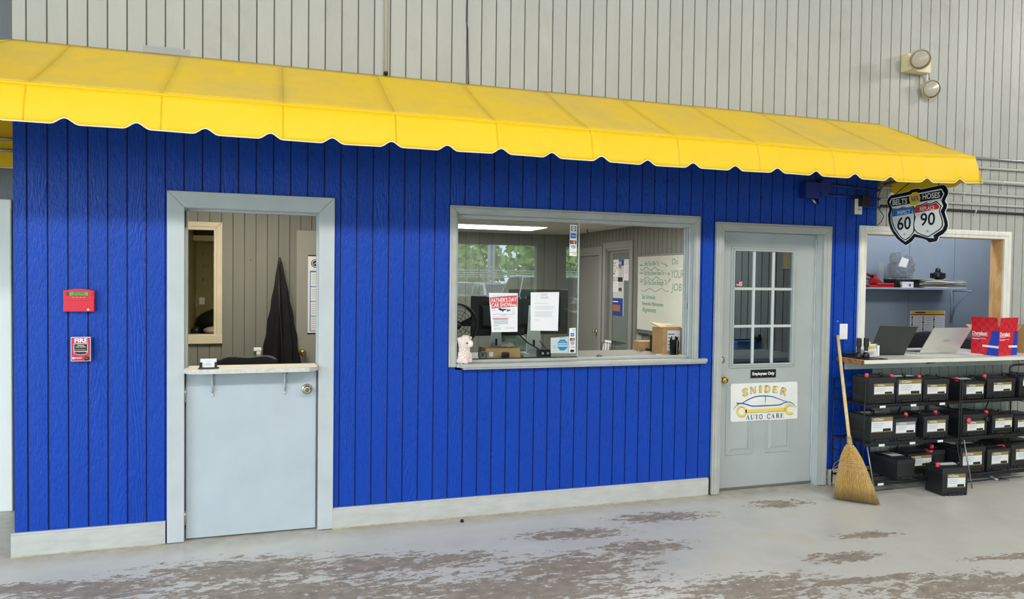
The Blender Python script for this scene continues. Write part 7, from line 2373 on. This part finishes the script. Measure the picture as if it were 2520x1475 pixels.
r1, r2, r3 = ROW
B = battery
B('black battery at the broom end of the top shelf', pxx(2139, 989), pxx(2205, 985), r1, bh(2140, 928, r1), BF, 0.18, lab=(0.18, 0.90, 0.33, 0.73), red=0.10, blk=0.62)
B('second battery on the top shelf, with the tallest label', pxx(2206, 986), pxx(2271, 984), r1, bh(2207, 930, r1), BF, 0.19, lab=(0.08, 0.92, 0.30, 0.90), red=0.03, blk=0.50, deco=('toplabel',))
B('third battery from the broom on the top shelf', pxx(2273, 985), pxx(2336, 982), r1, bh(2274, 932, r1), BF, 0.19, lab=(0.14, 0.86, 0.30, 0.72), red=0.05, blk=0.78)
B('battery on the top shelf just past the rack post', pxx(2368, 981), pxx(2424, 979), r1, bh(2369, 938, r1), BF, 0.24, lab=(0.18, 0.92, 0.26, 0.80), red=0.10, blk=0.80, deco=('toplabel',))
B('battery on the top shelf beside the one with a handle', pxx(2430, 980), pxx(2499, 977), r1, bh(2431, 931, r1), BF, 0.22, lab=(0.22, 0.84, 0.32, 0.76), red=0.16, blk=0.85)
B('battery with a black carry handle at the shelf end', pxx(2509, 978), pxx(2575, 974), r1, bh(2510, 925, r1), BF, 0.20, lab=(0.12, 0.92, 0.50, 0.86), red=None, blk=0.2, deco=('handle',))
B('tall battery at the broom end of the middle shelf', pxx(2138, 1087), pxx(2195, 1084), r2, bh(2139, 1022, r2), BF - 0.01, 0.22, lab=(0.06, 0.96, 0.36, 0.90), red=None, blk=0.40, deco=('toplabel',))
B('battery with a silver labelled front on the middle shelf', pxx(2196, 1086), pxx(2256, 1082), r2, bh(2198, 1028, r2), BF, 0.20, lab=(0.14, 0.92, 0.30, 0.78), red=0.80, blk=None, bandc=pm('silver_label', (150, 152, 156), 0.4))
B('battery left of the rack post on the middle shelf', pxx(2273, 1079), pxx(2334, 1076), r2, bh(2275, 1022, r2), BF, 0.22, lab=(0.14, 0.86, 0.26, 0.76), red=0.75, blk=0.10)
B('battery with round side terminals on the middle shelf', pxx(2369, 1074), pxx(2430, 1071), r2, bh(2370, 1018, r2), BF, 0.23, kind='side', lab=(0.18, 0.86, 0.20, 0.62), red=0.20, blk=0.95)
B('battery right of the side terminal one on the middle shelf', pxx(2442, 1072), pxx(2493, 1069), r2, bh(2443, 1020, r2), BF, 0.24, lab=(0.14, 0.92, 0.28, 0.78), red=0.10, blk=0.75)
B('partly hidden battery at the right edge of the middle shelf', pxx(2497, 1070), pxx(2560, 1066), r2, bh(2498, 1024, r2), BF, 0.24, lab=(0.12, 0.9, 0.28, 0.74), red=None, blk=0.2)
B('long battery turned end-on on the bottom shelf', pxx(2200, 1186), pxx(2244, 1183), r3, bh(2201, 1128, r3), RF - 0.008, 0.29, lab=None, red=None, blk=None, deco=('toplabel',))
B('wide battery with red terminal cover on the bottom shelf', PY(2235, 1150, -0.25).x, PY(2307, 1150, -0.25).x, r3, PY(2300, 1117, -0.25).z - r3 + 0.02, -0.25, 0.19, lab=(0.10, 0.78, 0.34, 0.84), red=None, blk=None, deco=('redbar',))
B('black battery behind the rack post on the bottom shelf', 6.395, 6.503, r3, PY(2320, 1104, -0.26).z - r3, -0.26, 0.19, lab=None, red=0.30, blk=None)
B('battery behind the slanted legs on the bottom shelf', max(6.548, pxx(2360, 1160)), pxx(2424, 1155), r3, bh(2362, 1100, r3), BF, 0.26, lab=(0.14, 0.86, 0.26, 0.76), red=None, blk=None, deco=('toplabel',))
B('battery with a red bar on top on the bottom shelf', pxx(2430, 1153), pxx(2487, 1150), r3, bh(2431, 1104, r3), BF, 0.24, lab=(0.18, 0.88, 0.26, 0.80), red=None, blk=0.1, deco=('redtop',))
B('tall battery at the right edge of the bottom shelf', pxx(2489, 1150), pxx(2556, 1146), r3, bh(2490, 1092, r3), BF, 0.28, lab=(0.16, 0.9, 0.32, 0.76), red=None, blk=0.3)
# battery on the floor
_rz = math.atan2(-0.549 + 0.521, 6.419 - 6.198)
B('black battery standing alone on the floor before the racks', 6.196, 6.424, 0.0, PY(2322, 1150, -0.52).z, -0.535, 0.185, lab=(0.20, 0.88, 0.28, 0.74), red=0.02, blk=0.82, rz=_rz, deco=('toplabel',))

# ================================================================== BROOM
br = thing('corn_broom', 'straw broom leaning on the blue wall beside the racks', 'broom', (5.42, -0.47, 0))
base = Vector((5.42, -0.47, 0.0))
top = Vector((5.622, -0.014, PY(2070, 826, -0.014).z))
ax = (top - base).normalized()
wd = Vector((0.70, -0.714, 0)).normalized()
dn = ax.cross(wd).normalized()
neck = 0.445
M_STRAW = wood_mat('straw', (196, 158, 84), (226, 194, 122), 60, (1, 1, 0.04), 0.7)


def straw_mat():
    m = bpy.data.materials.new('straw_bristles')
    m.use_nodes = True
    nt = NT(m)
    v = nt.coord((1, 1, 0.05))
    n = nt.noise(v, 160.0, 3.0)
    col = nt.ramp(n, [(0.25, rgb(170, 128, 58)), (0.75, rgb(236, 204, 132))])
    g = nt.node('ShaderNodeNewGeometry')
    sx = nt.node('ShaderNodeSeparateXYZ')
    nt.l(g.outputs['Position'], sx.inputs[0])
    dirt = nt.math('MULTIPLY_ADD', sx.outputs[2], -9.0, 1.05, clamp=True)
    col = nt.mix(nt.math('MULTIPLY', dirt, 0.85), col, rgb(92, 72, 44))
    nt.l(col, nt.bsdf.inputs['Base Color'])
    nt.bsdf.inputs['Roughness'].default_value = 0.7
    nt.bump(n, 0.6, 0.003)
    return m


M_BRIS = straw_mat()
MB().tube([base + ax * (neck - 0.06), base + ax * 0.8, top], [0.0125, 0.0135, 0.0125], 14).build('handle', M_HANDLE, br, smooth=True)


def hw_(s):      # half width of the head at distance s from the floor
    if s > 0.36:
        return 0.02 + (neck - s) / (neck - 0.36) * 0.040
    return 0.060 + 0.092 * (1 - s / 0.36) ** 0.8


def ht_(s):
    return 0.014 + 0.022 * min(1, (neck - s) / 0.15)


lv = [neck - 0.02, 0.40, 0.36, 0.31, 0.25, 0.19, 0.13, 0.07, 0.012]
core = MB()
nn = 20
vs, fs = [], []
for s_ in lv:
    for k in range(nn):
        a_ = 2 * math.pi * k / nn
        vs.append(base + ax * s_ + wd * (hw_(s_) * 0.93 * math.cos(a_)) + dn * (ht_(s_) * 0.8 * math.sin(a_)))
for i in range(len(lv) - 1):
    for k in range(nn):
        fs.append((i * nn + k, i * nn + (k + 1) % nn, (i + 1) * nn + (k + 1) % nn, (i + 1) * nn + k))
fs.append(tuple((len(lv) - 1) * nn + k for k in range(nn)))
core.add(vs, fs).build('head', M_BRIS, br, smooth=True)
random.seed(4)
st_ = MB()
for k in range(900):
    a_ = random.uniform(0, 2 * math.pi)
    rr = math.sqrt(random.uniform(0.55, 1.08))
    u, w_ = math.cos(a_) * rr, math.sin(a_) * rr
    j = random.uniform(-0.03, 0.03)
    pts = []
    for s_ in (0.41, 0.33, 0.2, 0.1, random.uniform(0.0, 0.02)):
        pts.append(base + ax * s_ + wd * (hw_(s_) * (u + j * (0.4 - s_) * 4)) + dn * (ht_(s_) * w_ * 1.02))
    for p_ in pts:
        p_.z = max(p_.z, 0.002)
    st_.tube(pts, [0.0012, 0.0013, 0.0012, 0.0011, 0.0007], 3, cap=False)
so_ = st_.build('bristles', M_BRIS, br)
so_['kind'] = 'stuff'
M_TWINE = pm('pink_twine', (226, 186, 160), 0.6)
for s_ in (0.30, 0.285, 0.268, 0.235, 0.225):
    MB().tube([base + ax * s_ + wd * (hw_(s_) * 1.04 * math.cos(a_)) + dn * (ht_(s_) * 1.12 * math.sin(a_)) for a_ in [2 * math.pi * k / 28 for k in range(29)]], 0.0016, 5, cap=False).build('stitching', M_TWINE, br, smooth=True)
MB().tube([base + ax * (neck - 0.045), base + ax * (neck + 0.045)], [0.021, 0.0165], 14).build('binding', M_BRIS, br, smooth=True)
for s_ in (neck - 0.02, neck - 0.008, neck + 0.006, neck + 0.022, neck + 0.03):
    MB().tube([base + ax * s_ + wd * (0.0205 * math.cos(a_)) + dn * (0.0205 * math.sin(a_)) for a_ in [2 * math.pi * k / 20 for k in range(21)]], 0.0022, 5, cap=False).build('wire_wrap', M_STEEL, br, smooth=True)
for k in range(5):
    a0_ = base + ax * (0.30 - 0.03 * k) - wd * hw_(0.28)
    MB().tube([a0_, a0_ - wd * (0.03 + 0.02 * (k % 3)) - Vector((0, 0, 0.03 + 0.02 * (k % 2))), a0_ - wd * (0.05 + 0.02 * (k % 3)) - Vector((0, 0, 0.09))], 0.0011, 4).build('stray_straw', M_BRIS, br)

# ================================================================== SMALL THINGS ON THE FLOOR
q = PZ(1137, 1285)
t = thing('lug_nut', 'small dark nut lying on the floor by the baseboard', 'nut', (q.x, q.y, 0))
MB().lathe([(0.011, 0), (0.011, 0.014), (0.007, 0.018)], 6, Matrix.Translation((q.x, q.y, 0.0))).build('hex', M_BLACK, t)
MB().lathe([(0.014, 0), (0.014, 0.003)], 14, Matrix.Translation((q.x, q.y, 0.0))).build('flange', M_BLACK, t)
q = PZ(2460, 1182)
t = thing('plastic_wrapper', 'clear plastic wrapper on the floor under the racks', 'wrapper', (q.x, q.y, 0))
MB().prism([(q.x - 0.06, q.y - 0.02, 0.001), (q.x + 0.07, q.y - 0.03, 0.001), (q.x + 0.06, q.y + 0.05, 0.014), (q.x - 0.05, q.y + 0.05, 0.018)], (0, 0, 0.003)).build('film', glass_mat('clear_film', (0.9, 0.92, 0.92), 0.1), t)
MB().prism([(q.x - 0.06, q.y - 0.02, 0.005), (q.x - 0.04, q.y - 0.022, 0.018), (q.x - 0.03, q.y + 0.045, 0.022), (q.x - 0.05, q.y + 0.05, 0.021)], (0, 0, 0.001)).build('fold', M_LABEL, t)
q = PZ(1334, 1310)

# ================================================================== OUTSIDE (reflected in the glass, plus added trees that block light)
struct(bx((-60, -70, -0.14), (70, -12.0, -0.02)), 'ground', pm('yard_asphalt', (92, 92, 92), 0.85, var=0.08, vscale=2), 'grey asphalt yard outside the bays', 'ground')
struct(bx((-60, -12.0, -0.14), (-6.0, 12, -0.02)), 'ground_side', pm('yard_asphalt', (92, 92, 92), 0.85, var=0.08, vscale=2), 'grey asphalt yard beside the shop', 'ground')


def refl_x(px, Y):
    """where the mirror image seen at pixel column px lies at depth Y behind the camera"""
    p = PY(px, 690, 0.0515)
    s = (p.x - CAM.x) / (0.0515 - CAM.y)
    return p.x + s * (0.0515 - Y)


M_TYRE = pm('tyre', (24, 24, 24), 0.8)
M_CGLASS = pm('car_glass', (40, 52, 60), 0.05)


def car(label, x, y, rz, col, L=4.6, W=1.8, H=1.5, suv=False, group='cars parked outside'):
    t = thing('parked_car', label, 'car', (x, y, 0), (0, 0, rz), group)
    T = wm(t)
    mat = pm('car_paint_%d_%d_%d' % col, col, 0.25, 0.2, coat=1.0)
    hl = L / 2
    prof = [(-hl, 0.35), (-hl, 0.62), (-hl + 0.15, 0.78), (-hl + 1.1, 0.92), (hl - 0.9 if not suv else hl - 0.25, 0.98), (hl - 0.08, 0.88), (hl, 0.55), (hl, 0.32), (hl - 0.3, 0.22), (-hl + 0.3, 0.22)]
    MB().prism([T @ Vector((px_, -W / 2, z)) for px_, z in prof], T.to_3x3() @ Vector((0, W, 0))).build('body', mat, t, bevel=0.08, seg=3)
    gp = [(-hl + 1.0, 0.90), (-hl + 1.75, H - 0.03), (-hl + 2.3, H), (hl - (0.5 if suv else 1.25), H - 0.05), (hl - (0.2 if suv else 0.55), 0.95)]
    n = len(gp)
    i_ = 0.18
    vs = [T @ Vector((px_, -W / 2 + (i_ if z > 1.1 else 0.03), z)) for px_, z in gp] + [T @ Vector((px_, W / 2 - (i_ if z > 1.1 else 0.03), z)) for px_, z in gp]
    MB().add(vs, [tuple(range(n)), tuple(range(2 * n - 1, n - 1, -1))] + [((k + 1) % n, k, k + n, (k + 1) % n + n) for k in range(n)]).build('windows', M_CGLASS, t, bevel=0.03)
    MB().prism([T @ Vector((px_, -W / 2 + i_ - 0.01, z + 0.012)) for px_, z in (gp[1], gp[2], gp[3])] + [T @ Vector((gp[3][0], -W / 2 + i_ - 0.01, gp[3][1] - 0.04)), T @ Vector((gp[1][0] + 0.06, -W / 2 + i_ - 0.01, gp[1][1] - 0.05))], T.to_3x3() @ Vector((0, W - 2 * i_ + 0.02, 0))).build('roof', mat, t, bevel=0.02)
    for px_ in ((gp[0][0] + gp[3][0]) / 2 + 0.2,):
        for s_ in (-1, 1):
            MB().tube([T @ Vector((px_, s_ * (W / 2 - 0.03), 0.95)), T @ Vector((px_, s_ * (W / 2 - i_ + 0.0), H - 0.06))], 0.04, 6).build('pillar', mat, t)
    for s_ in (-1, 1):
        MB().tube([T @ Vector((gp[0][0], s_ * (W / 2 - 0.05), 0.92)), T @ Vector((gp[1][0], s_ * (W / 2 - i_), H - 0.04))], 0.035, 6).build('pillar', mat, t)
        MB().tube([T @ Vector((gp[4][0], s_ * (W / 2 - 0.05), 0.95)), T @ Vector((gp[3][0], s_ * (W / 2 - i_), H - 0.06))], 0.05, 6).build('pillar', mat, t)
        for px_ in (-hl + 0.85, hl - 0.85):
            MB().lathe([(0.16, -0.1), (0.31, -0.10), (0.32, -0.06), (0.32, 0.06), (0.31, 0.1), (0.16, 0.1)], 22, T @ Matrix.Translation((px_, s_ * (W / 2 - 0.1), 0.32)) @ Matrix.Rotation(R(90), 4, 'X')).build('wheel', M_TYRE, t, smooth=True)
        MB().ell(T @ Vector((-hl + 0.06, s_ * (W / 2 - 0.3), 0.66)), (0.12, 0.12, 0.08)).build('headlight', M_PAPER, t, smooth=True)
        MB().ell(T @ Vector((gp[0][0] + 0.35, s_ * (W / 2 + 0.08), 0.98)), (0.08, 0.1, 0.07)).build('mirror', mat, t, smooth=True)
    bx_m = MB().box((-hl - 0.02, -0.55, 0.40), (-hl + 0.05, 0.55, 0.58), T)
    bx_m.build('grille', M_BLACK, t)
    return t


car('white car parked outside the bay, mirrored at the window edge', refl_x(1122, -25.0), -26.1, R(88), (236, 240, 242))
car('grey blue car parked outside the bay, mirrored in the window', refl_x(1226, -20.5), -21.1, R(88), (150, 180, 192))
car('white utility vehicle outside, mirrored beside the flyer', refl_x(1330, -16.3), -16.2, R(87), (240, 244, 246), 4.8, 1.9, 1.75, True)
car('pale utility vehicle outside the second bay, mirrored at the pane edge', refl_x(1412, -20.5), -20.5, R(85), (214, 224, 240), 4.8, 1.9, 1.8, True)
car('red car standing in the bay, mirrored at the pane edge', refl_x(1412, -12.5), -11.2, R(88), (190, 44, 52), 4.4, 1.75, 1.2)
car('black car standing inside the shop, mirrored low in the window', 4.6, -7.6, R(10), (20, 22, 26), 4.7, 1.85, 1.32)
# yard fence with barbed wire arms
fe_ = thing('chain_fence', 'grey yard fence with slanted barbed wire arms, mirrored in the window', 'fence', (10, -30, 0))
M_FP = pm('fence_post', (206, 212, 214), 0.5)
for k in range(16):
    x = -12 + k * 2.6
    MB().tube([(x, -30, 0), (x, -30, 1.75), (x + 0.05, -29.7, 2.05)], 0.05, 6).build('post', M_FP, fe_)
for z, y in ((1.72, -30), (1.82, -29.93), (1.93, -29.82), (2.05, -29.7), (1.2, -30), (0.3, -30)):
    MB().tube([(-13, y, z), (29, y, z)], 0.02, 5).build('wire_strand', M_FP, fe_)
# white bollard posts at the bay
for px_, nm in ((1203, 'left white lamp post in the yard, mirrored in the window'), (1213, 'right white lamp post in the yard, mirrored in the window')):
    x = refl_x(px_, -29)
    tagb(MB().tube([(x, -29, -0.02), (x, -29, 9.0)], 0.08, 12), 'yard_post', pm('post_white', (236, 238, 240), 0.5), nm, 'post', 'white posts in the yard', smooth=True)


def leaf_mat(name, c0, c1):
    m = bpy.data.materials.new(name)
    m.use_nodes = True
    nt = NT(m)
    g = nt.node('ShaderNodeNewGeometry')
    n = nt.noise(g.outputs['Position'], 1.4, 4.0)
    nt.l(nt.ramp(n, [(0.3, rgb(*c0)), (0.7, rgb(*c1))]), nt.bsdf.inputs['Base Color'])
    nt.bsdf.inputs['Roughness'].default_value = 0.6
    return m


M_LEAF = [leaf_mat('leaf_a', (146, 194, 92), (226, 244, 168)), leaf_mat('leaf_b', (120, 172, 92), (204, 232, 152)), leaf_mat('leaf_c', (156, 198, 104), (234, 248, 184))]
M_BARK = pm('bark', (104, 92, 80), 0.9, var=0.2)
random.seed(17)
TW = ['first', 'second', 'third', 'fourth', 'fifth', 'sixth', 'seventh', 'eighth', 'ninth', 'tenth', 'eleventh', 'twelfth', 'first unseen light-blocking one', 'second unseen light-blocking one', 'third unseen light-blocking one', 'fourth unseen light-blocking one', 'fifth unseen light-blocking one']
for k in range(17):
    x = -10 + k * 4.6 + random.uniform(-.5, .5)
    y = -36 - (k % 2) * 6.5 + random.uniform(-.5, .5)
    if k >= 12:  # unseen trees added on the left to block low skylight under the awning
        x, y = -24 - (k % 2) * 5, -18 + (k - 12) * 5.2
    h = random.uniform(6, 8.5)
    t = thing('leafy_tree', 'green leafy tree around the yard, %s along the row' % TW[k], 'tree', (x, y, 0), group='trees beyond the yard fence')
    MB().tube([(x, y, 0), (x + 0.2, y, h * 0.4), (x, y, h * 0.75)], [0.28, 0.2, 0.08], 8).build('trunk', M_BARK, t, smooth=True)
    lf = MB()
    for j in range(2600):
        d = Vector((random.gauss(0, 1), random.gauss(0, 1), random.gauss(0, 1))).normalized()
        rr = random.uniform(0.6, 1.0)
        wv = 1 + 0.25 * math.sin(d.x * 7 + k) * math.sin(d.z * 6)
        c = Vector((x + d.x * 3.0 * rr * wv, y + d.y * 2.4 * rr * wv, h * 0.5 + d.z * h * 0.48 * rr * wv))
        if c.z < 0.5:
            c.z = 0.5 + random.uniform(0, 1)
        a_ = Vector((random.uniform(-1, 1), random.uniform(-1, 1), random.uniform(-1, 1))).normalized()
        b_ = a_.cross(d + Vector((0.1, 0.2, 0))).normalized()
        s_ = random.uniform(0.16, 0.34)
        lf.add([c - a_ * s_, c + b_ * s_ * 0.7, c + a_ * s_, c - b_ * s_ * 0.7], [(0, 1, 2, 3)])
    lo = lf.build('crown', M_LEAF[k % 3], t, fixn=False)
    lo['kind'] = 'stuff'

# ------------------------------------------------------------------ lettering becomes ordinary mesh
bpy.context.view_layer.update()
_dg = bpy.context.evaluated_depsgraph_get()
for _o in [o for o in SC.objects if o.type == 'FONT']:
    _me = bpy.data.meshes.new_from_object(_o.evaluated_get(_dg))
    if _o in FIT:
        _xs = [v.co.x for v in _me.vertices]
        _k = FIT[_o] / max(1e-6, max(_xs) - min(_xs))
        for v in _me.vertices:
            v.co.x *= _k
    _n = bpy.data.objects.new('lettering', _me)
    COL.objects.link(_n)
    _n.parent = _o.parent
    _n.matrix_local = _o.matrix_local.copy()
    bpy.data.objects.remove(_o)
